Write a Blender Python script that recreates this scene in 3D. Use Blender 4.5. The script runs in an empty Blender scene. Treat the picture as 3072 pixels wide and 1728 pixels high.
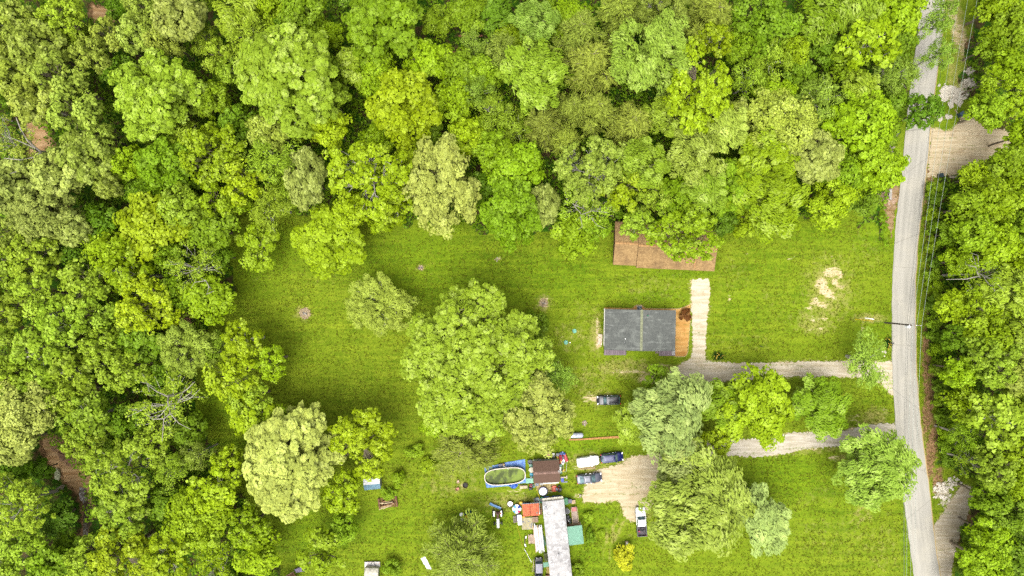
import bpy, bmesh, math, random
import numpy as np
from mathutils import Vector, Matrix
from mathutils.geometry import tessellate_polygon

# ------------------------------------------------------------------ camera, sky, sun, exposure
scene = bpy.context.scene
ALT = 130.0                       # metres above the lawn
FPX = 2049.0                      # focal length in photograph pixels (3072 wide)
cam_data = bpy.data.cameras.new('camera')
cam = bpy.data.objects.new('camera', cam_data)
scene.collection.objects.link(cam)
cam.location = (0, 0, ALT)
cam.rotation_euler = (0, 0, 0)
cam_data.sensor_fit = 'HORIZONTAL'
cam_data.angle = 2 * math.atan(1536.0 / FPX)
cam_data.clip_start = 1.0
cam_data.clip_end = 6000.0
scene.camera = cam

SUN_EL, SUN_AZ = math.radians(72), math.radians(200)      # soft, hazy sun from the south-south-west
world = bpy.data.worlds.new('World')
scene.world = world
world.use_nodes = True
wn = world.node_tree.nodes
sky = wn.new('ShaderNodeTexSky')
sky.sky_type = 'NISHITA'
sky.sun_disc = False
sky.sun_elevation = SUN_EL
sky.sun_rotation = SUN_AZ
sky.air_density = 1.0
sky.dust_density = 6.0
sky.ozone_density = 0.6
bg = wn['Background']
bg.inputs['Strength'].default_value = 0.15
hsv = wn.new('ShaderNodeHueSaturation')           # thin high overcast: the sky is nearly white
hsv.inputs['Saturation'].default_value = 0.12
world.node_tree.links.new(sky.outputs[0], hsv.inputs['Color'])
world.node_tree.links.new(hsv.outputs[0], bg.inputs['Color'])

sun_data = bpy.data.lights.new('sun', 'SUN')
sun_data.energy = 0.9
sun_data.angle = math.radians(50)
sun_data.color = (1.0, 0.95, 0.86)
sun = bpy.data.objects.new('sun', sun_data)
scene.collection.objects.link(sun)
sd = Vector((math.sin(SUN_AZ) * math.cos(SUN_EL), math.cos(SUN_AZ) * math.cos(SUN_EL), math.sin(SUN_EL)))
sun.rotation_euler = sd.to_track_quat('Z', 'Y').to_euler()
sun.location = sd * 200

vs = scene.view_settings
vs.view_transform = 'Standard'
vs.look = 'None'
vs.exposure = 1.52
vs.gamma = 1.0
vs.use_curve_mapping = False
scene.cycles.use_denoising = False
scene.cycles.max_bounces = 5
scene.cycles.diffuse_bounces = 3
scene.cycles.glossy_bounces = 2
scene.cycles.transmission_bounces = 3
scene.cycles.transparent_max_bounces = 4
scene.cycles.caustics_reflective = False
scene.cycles.caustics_refractive = False

# ------------------------------------------------------------------ helpers
rng = np.random.default_rng(7)
rnd = random.Random(11)
COL = scene.collection
GAIN = 0.44
DS = 3072.0 / 2576.0

def G(px, py, z=0.0):             # photograph pixel -> ground point at height z
    k = (ALT - z) / FPX
    return Vector(((px - 1536) * k, (864 - py) * k, z))
def D(dx, dy, z=0.0):
    return G(dx * DS, dy * DS, z)
def S(px, z=0.0):                 # photograph pixels -> metres at height z
    return px * (ALT - z) / FPX

def lin(v):
    v /= 255.0
    return v / 12.92 if v <= 0.04045 else ((v + 0.055) / 1.055) ** 2.4
def c(r, g, b, k=None):
    k = GAIN if k is None else k
    return (lin(r) * k, lin(g) * k, lin(b) * k, 1.0)

class NT:                          # tiny node helper
    def __init__(self, mat):
        mat.use_nodes = True
        self.t = mat.node_tree
        self.n = self.t.nodes
        for x in list(self.n):
            self.n.remove(x)
        self.out = self.n.new('ShaderNodeOutputMaterial')
    def link(self, a, b):
        self.t.links.new(a, b)
    def node(self, kind, **ins):
        nd = self.n.new(kind)
        for k, v in ins.items():
            self.put(nd.inputs[k.replace('_', ' ')], v)
        return nd
    def put(self, sock, v):
        if hasattr(v, 'is_output') or isinstance(v, bpy.types.NodeSocket):
            self.link(v, sock)
        else:
            sock.default_value = v
    def coord(self):
        return self.n.new('ShaderNodeTexCoord').outputs['Object']
    def mapping(self, vec, scale=(1, 1, 1), rot=0.0):
        m = self.n.new('ShaderNodeMapping')
        self.link(vec, m.inputs['Vector'])
        m.inputs['Scale'].default_value = scale
        m.inputs['Rotation'].default_value = (0, 0, rot)
        return m.outputs[0]
    def noise(self, vec, scale, detail=3.0, rough=0.55, dist=0.0):
        nd = self.n.new('ShaderNodeTexNoise')
        if vec is not None:
            self.link(vec, nd.inputs['Vector'])
        nd.inputs['Scale'].default_value = scale
        nd.inputs['Detail'].default_value = detail
        nd.inputs['Roughness'].default_value = rough
        nd.inputs['Distortion'].default_value = dist
        return nd.outputs['Fac']
    def voronoi(self, vec, scale, out='Distance'):
        nd = self.n.new('ShaderNodeTexVoronoi')
        self.link(vec, nd.inputs['Vector'])
        nd.inputs['Scale'].default_value = scale
        return nd.outputs[out]
    def ramp(self, fac, a, b, lo=0.0, hi=1.0):
        m = self.n.new('ShaderNodeMapRange')
        self.put(m.inputs['Value'], fac)
        m.inputs['From Min'].default_value = a
        m.inputs['From Max'].default_value = b
        m.inputs['To Min'].default_value = lo
        m.inputs['To Max'].default_value = hi
        m.interpolation_type = 'SMOOTHSTEP'
        return m.outputs[0]
    def math(self, op, a, b=0.0):
        m = self.n.new('ShaderNodeMath')
        m.operation = op
        self.put(m.inputs[0], a)
        self.put(m.inputs[1], b)
        return m.outputs[0]
    def mix(self, fac, a, b, mode='MIX'):
        m = self.n.new('ShaderNodeMix')
        m.data_type = 'RGBA'
        m.blend_type = mode
        self.put(m.inputs[0], fac)
        self.put(m.inputs[6], a)
        self.put(m.inputs[7], b)
        return m.outputs[2]
    def bump(self, height, strength=0.4, dist=0.05):
        b = self.n.new('ShaderNodeBump')
        self.link(height, b.inputs['Height'])
        b.inputs['Strength'].default_value = strength
        b.inputs['Distance'].default_value = dist
        return b.outputs[0]
    def finish(self, col, rough=0.8, metal=0.0, spec=0.3, normal=None, coat=0.0):
        p = self.n.new('ShaderNodeBsdfPrincipled')
        self.put(p.inputs['Base Color'], col)
        self.put(p.inputs['Roughness'], rough)
        p.inputs['Metallic'].default_value = metal
        p.inputs['Specular IOR Level'].default_value = spec
        p.inputs['Coat Weight'].default_value = coat
        if normal is not None:
            self.link(normal, p.inputs['Normal'])
        self.link(p.outputs[0], self.out.inputs['Surface'])
        return p

MATS = {}
def M(name, col, rough=0.75, metal=0.0, var=0.16, scale=2.5, bump=0.25, spec=0.3, coat=0.0, col2=None):
    """plain painted / wooden / plastic surface with grime, fading and fine relief"""
    if name in MATS:
        return MATS[name]
    m = bpy.data.materials.new(name)
    t = NT(m)
    co = t.coord()
    n1 = t.noise(co, scale, 4, 0.6)
    n2 = t.noise(co, scale * 7, 3, 0.6)
    dark = tuple(x * (1 - 2.2 * var) for x in col[:3]) + (1,)
    lite = tuple(min(0.9, x * (1 + 1.4 * var)) for x in col[:3]) + (1,)
    base = t.mix(t.ramp(n1, 0.3, 0.7), dark, lite)
    if col2 is not None:
        base = t.mix(t.ramp(t.noise(co, scale * 1.7, 5, 0.7, 0.6), 0.5, 0.62), base, col2)
    base = t.mix(t.ramp(n2, 0.62, 0.78, 0, 0.35), base, tuple(x * 0.55 for x in col[:3]) + (1,))
    rr = t.ramp(n2, 0.3, 0.7, max(0.03, rough - 0.1), min(1, rough + 0.1))
    t.finish(base, rr, metal, spec, t.bump(n2, bump, 0.01), coat)
    MATS[name] = m
    return m

def mesh_np(name, v, f, mat=None, smooth=False, attr=None):
    """mesh from numpy arrays; f is (n,3) or (n,4)"""
    me = bpy.data.meshes.new(name)
    v = np.asarray(v, np.float32)
    f = np.asarray(f, np.int32)
    n, k = f.shape
    me.vertices.add(len(v))
    me.vertices.foreach_set('co', v.ravel())
    me.loops.add(n * k)
    me.loops.foreach_set('vertex_index', f.ravel())
    me.polygons.add(n)
    me.polygons.foreach_set('loop_start', np.arange(0, n * k, k, dtype=np.int32))
    if smooth:
        me.polygons.foreach_set('use_smooth', np.ones(n, dtype=bool))
    if attr is not None:
        for an, arr in attr.items():
            a = me.attributes.new(an, 'FLOAT_COLOR', 'POINT')
            a.data.foreach_set('color', np.asarray(arr, np.float32).ravel())
    me.update()
    if mat:
        me.materials.append(mat)
    return me

def link(name, me, parent=None):
    o = bpy.data.objects.new(name, me)
    COL.objects.link(o)
    if parent is not None:
        o.parent = parent
    return o

def tag(o, label=None, cat=None, group=None, kind=None):
    if label:
        o['label'] = label
    if cat:
        o['category'] = cat
    if group:
        o['group'] = group
    if kind:
        o['kind'] = kind
    return o

def thing(name, label, cat, loc=(0, 0, 0), rz=0.0, group=None):
    o = link(name, None)
    o.location = loc
    o.rotation_euler = (0, 0, rz)
    o.empty_display_size = 0.3
    return tag(o, label, cat, group)

class MB:
    """collects shapes, builds ONE mesh object"""
    def __init__(self):
        self.v, self.f = [], []
    def add(self, vs_, fs_):
        o = len(self.v)
        self.v += [tuple(p) for p in vs_]
        self.f += [tuple(i + o for i in q) for q in fs_]
        return self
    def box(self, cx, cy, cz, sx, sy, sz, rz=0.0, bev=0.0, rx=0.0, ry=0.0):
        """centre, full sizes; bev > 0 chamfers the vertical and top edges"""
        x, y, z = sx / 2, sy / 2, sz / 2
        if bev > 0:
            b = min(bev, x * 0.9, y * 0.9, z * 0.9)
            def ring(ix, iy, zz):
                return [(-ix + b, -iy, zz), (ix - b, -iy, zz), (ix, -iy + b, zz), (ix, iy - b, zz),
                        (ix - b, iy, zz), (-ix + b, iy, zz), (-ix, iy - b, zz), (-ix, -iy + b, zz)]
            pts = ring(x, y, -z) + ring(x, y, z - b) + ring(x - b * 0.7, y - b * 0.7, z)
            fs_ = [tuple(range(7, -1, -1)), tuple(range(16, 24))]
            for k in (0, 8):
                fs_ += [(k + i, k + (i + 1) % 8, k + 8 + (i + 1) % 8, k + 8 + i) for i in range(8)]
        else:
            pts = [(-x, -y, -z), (x, -y, -z), (x, y, -z), (-x, y, -z), (-x, -y, z), (x, -y, z), (x, y, z), (-x, y, z)]
            fs_ = [(3, 2, 1, 0), (4, 5, 6, 7), (0, 1, 5, 4), (1, 2, 6, 5), (2, 3, 7, 6), (3, 0, 4, 7)]
        R = Matrix.Rotation(rz, 3, 'Z') @ Matrix.Rotation(ry, 3, 'Y') @ Matrix.Rotation(rx, 3, 'X')
        return self.add([R @ Vector(p) + Vector((cx, cy, cz)) for p in pts], fs_)
    def tube(self, pts, r, n=7, cap=True):
        pts = [Vector(p) for p in pts]
        rs = r if isinstance(r, (list, tuple)) else [r] * len(pts)
        rings = []
        for i, p in enumerate(pts):
            d = (pts[min(i + 1, len(pts) - 1)] - pts[max(i - 1, 0)]).normalized()
            a = d.orthogonal().normalized() if abs(d.z) < 0.95 else Vector((1, 0, 0))
            a = (a - d * a.dot(d)).normalized()
            b = d.cross(a)
            rings.append([p + (a * math.cos(2 * math.pi * k / n) + b * math.sin(2 * math.pi * k / n)) * rs[i] for k in range(n)])
        vs_ = [q for r_ in rings for q in r_]
        fs_ = []
        for i in range(len(pts) - 1):
            fs_ += [(i * n + k, i * n + (k + 1) % n, (i + 1) * n + (k + 1) % n, (i + 1) * n + k) for k in range(n)]
        if cap:
            fs_ += [tuple(range(n - 1, -1, -1)), tuple((len(pts) - 1) * n + k for k in range(n))]
        return self.add(vs_, fs_)
    def lathe(self, prof, n=20, cx=0, cy=0, cz=0, axis='Z', capped=True):
        """profile [(radius, height)] spun about an axis"""
        vs_ = []
        for r, h in prof:
            for k in range(n):
                a = 2 * math.pi * k / n
                p = (r * math.cos(a), r * math.sin(a), h)
                if axis == 'X':
                    p = (h, r * math.cos(a), r * math.sin(a))
                elif axis == 'Y':
                    p = (r * math.sin(a), h, r * math.cos(a))
                vs_.append((p[0] + cx, p[1] + cy, p[2] + cz))
        fs_ = []
        for i in range(len(prof) - 1):
            fs_ += [(i * n + k, i * n + (k + 1) % n, (i + 1) * n + (k + 1) % n, (i + 1) * n + k) for k in range(n)]
        if capped:
            fs_ += [tuple(range(n - 1, -1, -1)), tuple((len(prof) - 1) * n + k for k in range(n))]
        return self.add(vs_, fs_)
    def prism(self, poly, z0, z1):
        n = len(poly)
        tris = tessellate_polygon([[Vector((p[0], p[1], 0)) for p in poly]])
        vs_ = [(p[0], p[1], z0) for p in poly] + [(p[0], p[1], z1) for p in poly]
        fs_ = [(i, (i + 1) % n, n + (i + 1) % n, n + i) for i in range(n)]
        fs_ += [tuple(n + i for i in t) for t in tris] + [tuple(reversed(t)) for t in tris]
        return self.add(vs_, fs_)
    def grid(self, fn, nu, nv):
        vs_ = [fn(i / nu, j / nv) for i in range(nu + 1) for j in range(nv + 1)]
        w = nv + 1
        fs_ = [(i * w + j, (i + 1) * w + j, (i + 1) * w + j + 1, i * w + j + 1) for i in range(nu) for j in range(nv)]
        return self.add(vs_, fs_)
    def mesh(self, name, mat, smooth=False):
        me = bpy.data.meshes.new(name)
        me.from_pydata(self.v, [], self.f)
        bm = bmesh.new()
        bm.from_mesh(me)
        bmesh.ops.recalc_face_normals(bm, faces=bm.faces)
        bm.to_mesh(me)
        bm.free()
        if smooth:
            me.polygons.foreach_set('use_smooth', [True] * len(me.polygons))
            try:
                me.set_sharp_from_angle(angle=math.radians(38))
            except Exception:
                pass
        me.materials.append(mat)
        return me
    def build(self, name, mat, parent=None, smooth=False):
        return link(name, self.mesh(name, mat, smooth), parent)

def jag(poly, step=1.0, amp=0.25, seed=0):
    """densify a polygon and roughen its edge"""
    r = random.Random(seed)
    out = []
    n = len(poly)
    for i in range(n):
        a, b = Vector(poly[i][:2]), Vector(poly[(i + 1) % n][:2])
        k = max(1, int((b - a).length / step))
        nr = Vector((-(b - a).y, (b - a).x)).normalized() if (b - a).length > 1e-6 else Vector((0, 0))
        for j in range(k):
            out.append(a.lerp(b, j / k) + nr * r.uniform(-amp, amp))
    return out

def sheet(name, poly, z, mat, thick=0.0):
    tris = tessellate_polygon([[Vector((p[0], p[1], 0)) for p in poly]])
    me = bpy.data.meshes.new(name)
    me.from_pydata([(p[0], p[1], z) for p in poly], [], [tuple(t) for t in tris])
    bm = bmesh.new(); bm.from_mesh(me)
    for f in bm.faces:
        if f.normal.z < 0:
            f.normal_flip()
    bm.to_mesh(me); bm.free()
    me.materials.append(mat)
    return link(name, me)

def inpoly(x, y, poly):
    """vectorised point-in-polygon"""
    inside = np.zeros(x.shape, bool)
    n = len(poly)
    for i in range(n):
        x0, y0 = poly[i][0], poly[i][1]
        x1, y1 = poly[(i + 1) % n][0], poly[(i + 1) % n][1]
        if y0 == y1:
            continue
        cnd = ((y0 > y) != (y1 > y)) & (x < (x1 - x0) * (y - y0) / (y1 - y0) + x0)
        inside ^= cnd
    return inside

def dpoly(pts, z=0.0):
    return [D(a, b, z) for a, b in pts]

def vnoise(x, y, scale, seed=0):
    """cheap value noise 0..1"""
    r = np.random.default_rng(seed)
    T = r.random((64, 64))
    u, w = x * scale + 100, y * scale + 100
    i, j = np.floor(u).astype(int), np.floor(w).astype(int)
    fu, fw = u - i, w - j
    fu, fw = fu * fu * (3 - 2 * fu), fw * fw * (3 - 2 * fw)
    g = lambda a, b: T[a % 64, b % 64]
    return (g(i, j) * (1 - fu) + g(i + 1, j) * fu) * (1 - fw) + (g(i, j + 1) * (1 - fu) + g(i + 1, j + 1) * fu) * fw
# ------------------------------------------------------------------ layout of the place (positions read off the photograph, in 2576-wide units)
LAWN = dpoly([(570, 548), (700, 520), (930, 545), (1230, 580), (1450, 590), (1550, 570), (1830, 560), (1990, 560), (2120, 525), (2215, 590), (2262, 640),
              (2262, 900), (2262, 1020), (2280, 1260), (2310, 1560), (690, 1560), (700, 1400), (680, 1310), (600, 1250), (560, 1150), (505, 1060),
              (490, 960), (470, 900), (520, 810), (590, 745), (578, 640)])
VERGE = dpoly([(2300, -80), (2455, -80), (2440, 60), (2425, 160), (2430, 230), (2440, 300), (2540, 325), (2550, 375), (2440, 440), (2355, 450), (2335, 700), (2345, 960), (2370, 1180), (2470, 1215), (2420, 1340), (2400, 1530), (2290, 1530),
               (2240, 1000), (2235, 700), (2225, 540), (2235, 430), (2270, 300)])
CREEK = dpoly([(100, 1100), (140, 1098), (180, 1130), (200, 1170), (235, 1200), (232, 1250), (240, 1290), (226, 1330), (226, 1390), (210, 1400), (205, 1330), (212, 1280),
               (195, 1240), (165, 1212), (140, 1200), (118, 1160)], -1.2)
CREEK2 = dpoly([(60, 290), (95, 290), (135, 370), (120, 430), (80, 410), (70, 350)], -1.2)
CREEK3 = dpoly([(225, 10), (290, 20), (285, 60), (230, 50)], -0.6)

DRIVE = [(2247, 908), (2200, 910), (2150, 908), (2050, 909), (1900, 913), (1800, 912), (1774, 906), (1774, 884), (1779, 800), (1786, 740), (1784, 703), (1762, 701), (1740, 703), (1739, 760), (1742, 830), (1744, 880), (1735, 905), (1715, 915), (1690, 930), (1680, 940), (1720, 962), (1770, 966), (1850, 957), (2000, 946), (2150, 949), (2215, 962), (2235, 985), (2250, 998)]
LANE = [(2256, 1070), (2235, 1064), (2205, 1066), (2144, 1080), (2060, 1086), (1990, 1088), (1940, 1100), (1880, 1106), (1784, 1108), (1700, 1125), (1640, 1150), (1640, 1175), (1700, 1170), (1817, 1145), (1904, 1150), (1977, 1141), (2034, 1129), (2140, 1121), (2210, 1118), (2245, 1130), (2263, 1150)]
PARK = [(1660, 1140), (1622, 1145), (1592, 1146), (1562, 1165), (1530, 1176), (1492, 1184), (1478, 1210), (1469, 1235), (1464, 1262), (1512, 1264), (1552, 1259), (1565, 1275), (1570, 1296), (1585, 1312), (1612, 1305), (1640, 1270), (1660, 1200)]
TANDRIVE = [(2341, 318), (2372, 330), (2400, 325), (2428, 283), (2445, 296), (2470, 318), (2534, 328), (2640, 330), (2640, 380), (2544, 372), (2484, 402), (2427, 436), (2375, 440), (2334, 446)]
TRACK = [(2349, 1325), (2372, 1290), (2398, 1250), (2420, 1220), (2455, 1225), (2462, 1232), (2437, 1288), (2418, 1333), (2400, 1400), (2388, 1470), (2382, 1530), (2372, 1530), (2364, 1440), (2352, 1370)]
ROAD_L = [(2318, -60), (2316, 0), (2306, 100), (2292, 200), (2284, 267), (2274, 370), (2262, 483), (2251, 583), (2245, 683), (2243, 816), (2243, 916), (2246, 966), (2252, 1066), (2261, 1166), (2274, 1266), (2287, 1366), (2299, 1449), (2310, 1530)]
ROAD_R = [(2384, -60), (2379, 0), (2371, 100), (2356, 200), (2347, 267), (2338, 370), (2326, 483), (2313, 583), (2305, 683), (2304, 816), (2306, 916), (2309, 966), (2317, 1066), (2331, 1166), (2344, 1266), (2353, 1366), (2367, 1449), (2381, 1530)]

def field(X, Y, items):
    out = np.zeros_like(X)
    for it in items:
        cx, cy, rx, ry = it[:4]
        rot = math.radians(it[4]) if len(it) > 4 else 0.0
        st = it[5] if len(it) > 5 else 1.0
        p = D(cx, cy)
        k = 130.0 / 1718.2
        u = (X - p.x) * math.cos(rot) + (Y - p.y) * math.sin(rot)
        w = -(X - p.x) * math.sin(rot) + (Y - p.y) * math.cos(rot)
        d = np.sqrt((u / (rx * k)) ** 2 + (w / (ry * k)) ** 2)
        out = np.maximum(out, st * np.clip(1.5 - d, 0, 1))
    return out

DRY = [(1440, 850, 60, 60, 0, .55), (1500, 840, 18, 60, 0, .9), (1570, 925, 90, 30, 0, .8), (1640, 950, 45, 22, 0, 1), (1510, 1000, 60, 30, 0, .7), (1480, 960, 60, 50, 0, .6),
       (1300, 1265, 110, 28, 0, .8), (1140, 1220, 90, 40, 0, .6), (1010, 1200, 60, 50, 0, .3), (1480, 1160, 60, 28, 0, .8), (1500, 1190, 60, 20, 8, .9), (2085, 730, 75, 95, 0, .75), (2050, 810, 70, 40, 0, .7),
       (1950, 760, 60, 60, 0, .35), (1850, 690, 40, 80, 0, .4), (1640, 720, 110, 50, 0, .45), (1880, 860, 90, 40, 0, .35), (2200, 1065, 40, 45, 0, .9), (2140, 1080, 60, 12, 0, .6), (2050, 1135, 110, 10, 4, .7),
       (2120, 1150, 20, 12, 0, .9), (2110, 1350, 160, 70, 0, .4), (2220, 1380, 60, 90, 0, .45), (1560, 1330, 60, 60, 0, .35), (1620, 1290, 30, 30, 0, .7), (1600, 1390, 80, 60, 0, .2), (760, 790, 26, 24, 0, .8), (1368, 762, 26, 24, 0, .8), (1060, 673, 14, 12, 0, .8),
       (1255, 652, 16, 6, 0, .8), (2190, 800, 50, 14, 0, .9), (2290, 700, 30, 700, 0, .3), (1480, 790, 60, 40, 0, .45), (1700, 930, 120, 14, 0, .8), (2410, 60, 18, 120, 8, 1.0), (2400, 190, 22, 80, 8, .8), (640, 700, 60, 60, 0, .25), (800, 700, 90, 30, 0, .3), (1150, 700, 250, 40, 0, .2), (1760, 640, 60, 30, 0, .3), (2180, 640, 70, 70, 0, .4), (1830, 860, 60, 30, 0, .4),
       (1545, 1322, 4, 38, -22, 1.0), (1560, 1330, 4, 44, -22, 1.0), (1524, 1362, 4, 44, -8, .9), (1538, 1372, 4, 44, -8, .9), (2158, 1290, 4, 40, -38, .9), (2178, 1296, 4, 44, -38, .9), (2050, 1250, 100, 30, 20, .4), (2170, 1290, 40, 50, -30, .5), (1420, 1440, 60, 30, 0, .3), (880, 1350, 90, 60, 0, .2)]
BARE = [(2093, 685, 24, 12, 0, 1), (2112, 690, 10, 12, 0, .9), (2066, 712, 14, 16, -40, 1.1), (2082, 732, 30, 9, -42, 1.2), (2074, 733, 20, 9, -42, 1.2), (2103, 712, 18, 8, -55, 1), (2116, 722, 9, 12, 0, .8), (2052, 758, 14, 10, 0, .9), (2072, 768, 18, 9, 0, .9), (2034, 775, 12, 7, 0, .9), (2046, 802, 16, 8, 0, .7), (2072, 803, 18, 5, 0, .8), (2060, 827, 20, 6, 0, .6), (2042, 828, 12, 5, 0, .8), (2090, 650, 30, 8, 0, .45),
        (1640, 955, 40, 12, 0, .9), (1585, 935, 60, 7, 0, .75), (1660, 920, 30, 6, 0, .8), (1503, 822, 7, 26, 0, .9), (1506, 860, 9, 22, 0, .9), (1503, 1003, 22, 8, 10, 1.2), (1480, 1000, 18, 14, 0, .7), (1368, 762, 13, 14, 0, 1.1), (766, 788, 11, 12, 0, 1.2), (1059, 673, 6, 6, 0, 1.2), (1254, 652, 9, 3, 0, 1), (1470, 1064, 7, 7, 0, .9), (1836, 750, 5, 7, 0, .9), (1415, 848, 9, 4, 0, .6), (1445, 822, 9, 6, 0, .6), (1790, 670, 12, 8, 0, .7), (1990, 650, 10, 4, 0, .7), (1878, 640, 14, 5, 45, .5), (2178, 804, 28, 5, 0, .8), (2170, 826, 5, 14, 0, .7), (2145, 1080, 14, 6, 0, .8), (2096, 1152, 14, 9, 0, .8), (1455, 1180, 30, 8, 0, .6), (1540, 1188, 40, 10, 12, .8), (1580, 1270, 14, 30, 0, .7), (1600, 1210, 60, 60, 0, .6),
        (1080, 1175, 18, 8, 0, .5), (1165, 1222, 14, 8, 0, .7), (1300, 1240, 30, 14, 0, .5), (1380, 1235, 16, 8, 0, .8), (1450, 1248, 12, 6, 0, .7), (2400, 60, 14, 80, 8, .8), (2425, 110, 14, 60, 8, .8), (1310, 1210, 8, 36, 0, .6), (2225, 1040, 12, 26, 0, .5), (2150, 1055, 22, 14, 0, .6)]
LUSH_AND_SHADE = [(1030, 650, 260, 60, 0, .8), (1150, 730, 200, 50, 0, .9), (1400, 690, 120, 60, 0, .9), (1650, 745, 90, 16, 0, 1), (1600, 900, 50, 10, 0, 1), (2000, 760, 40, 60, 0, .5), (1930, 660, 60, 50, 0, .6), (1870, 780, 50, 70, 0, .7), (1470, 1120, 90, 30, 0, .9), (1500, 1300, 60, 30, 0, .9), (1480, 1400, 40, 60, 0, .9), (2000, 1200, 100, 60, 0, 1), (1950, 1180, 70, 40, 0, 1), (2100, 1260, 100, 80, 0, .5), (1000, 700, 120, 40, 0, .8), (640, 660, 60, 80, 0, .8), (700, 620, 80, 60, 0, .9), (560, 1000, 60, 70, 0, 1), (640, 1120, 80, 60, 0, 1), (780, 1340, 100, 60, 0, 1), (950, 1330, 90, 50, 0, .6), (1240, 1330, 90, 60, 0, .6), (2200, 600, 60, 40, 0, .9), (2050, 590, 90, 30, 0, .8), (1700, 690, 90, 12, 0, .9), (2200, 850, 60, 60, 0, .7), (2210, 1000, 40, 30, 0, .6), (2280, 1400, 12, 120, 6, 1), (2365, 250, 20, 120, 8, .8)]  # longer, greener grass, with soft shade by trees and buildings painted in
RED = [(2330, 560, 9, 130, 4, .6), (2330, 900, 12, 120, 0, .8), (2336, 1020, 14, 90, -5, 1.0), (2345, 1130, 16, 90, -8, 1.0), (2360, 1210, 14, 40, -8, .9), (2252, 470, 14, 60, 10, .9), (2235, 495, 22, 14, 0, 1), (2420, 1400, 10, 70, 12, .9), (2440, 1310, 8, 40, 20, .9), (2340, 440, 10, 40, 5, .8), (2225, 150, 14, 60, 0, .7), (2435, 90, 20, 60, 10, .5), (250, 30, 30, 16, 0, 1), (160, 1150, 60, 40, -40, .9), (100, 340, 30, 60, 0, .9), (2480, 325, 50, 12, 0, .6)]
PALE = [(2380, 225, 14, 8, 0, .9), (2405, 235, 30, 20, 0, 1), (2440, 180, 12, 12, 0, 1), (2430, 210, 14, 8, 0, .9), (2365, 298, 9, 9, 0, 1), (2385, 293, 9, 5, 0, .9), (2220, 190, 14, 26, 0, .8), (2370, 1235, 22, 22, 0, .9), (2380, 1260, 20, 30, -15, .6), (2396, 1215, 24, 10, 0, .7), (2400, 445, 14, 6, 0, .8), (2240, 380, 14, 30, 0, .7), (2250, 330, 14, 30, 0, .6), (2335, 500, 6, 10, 0, .9)]

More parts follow.
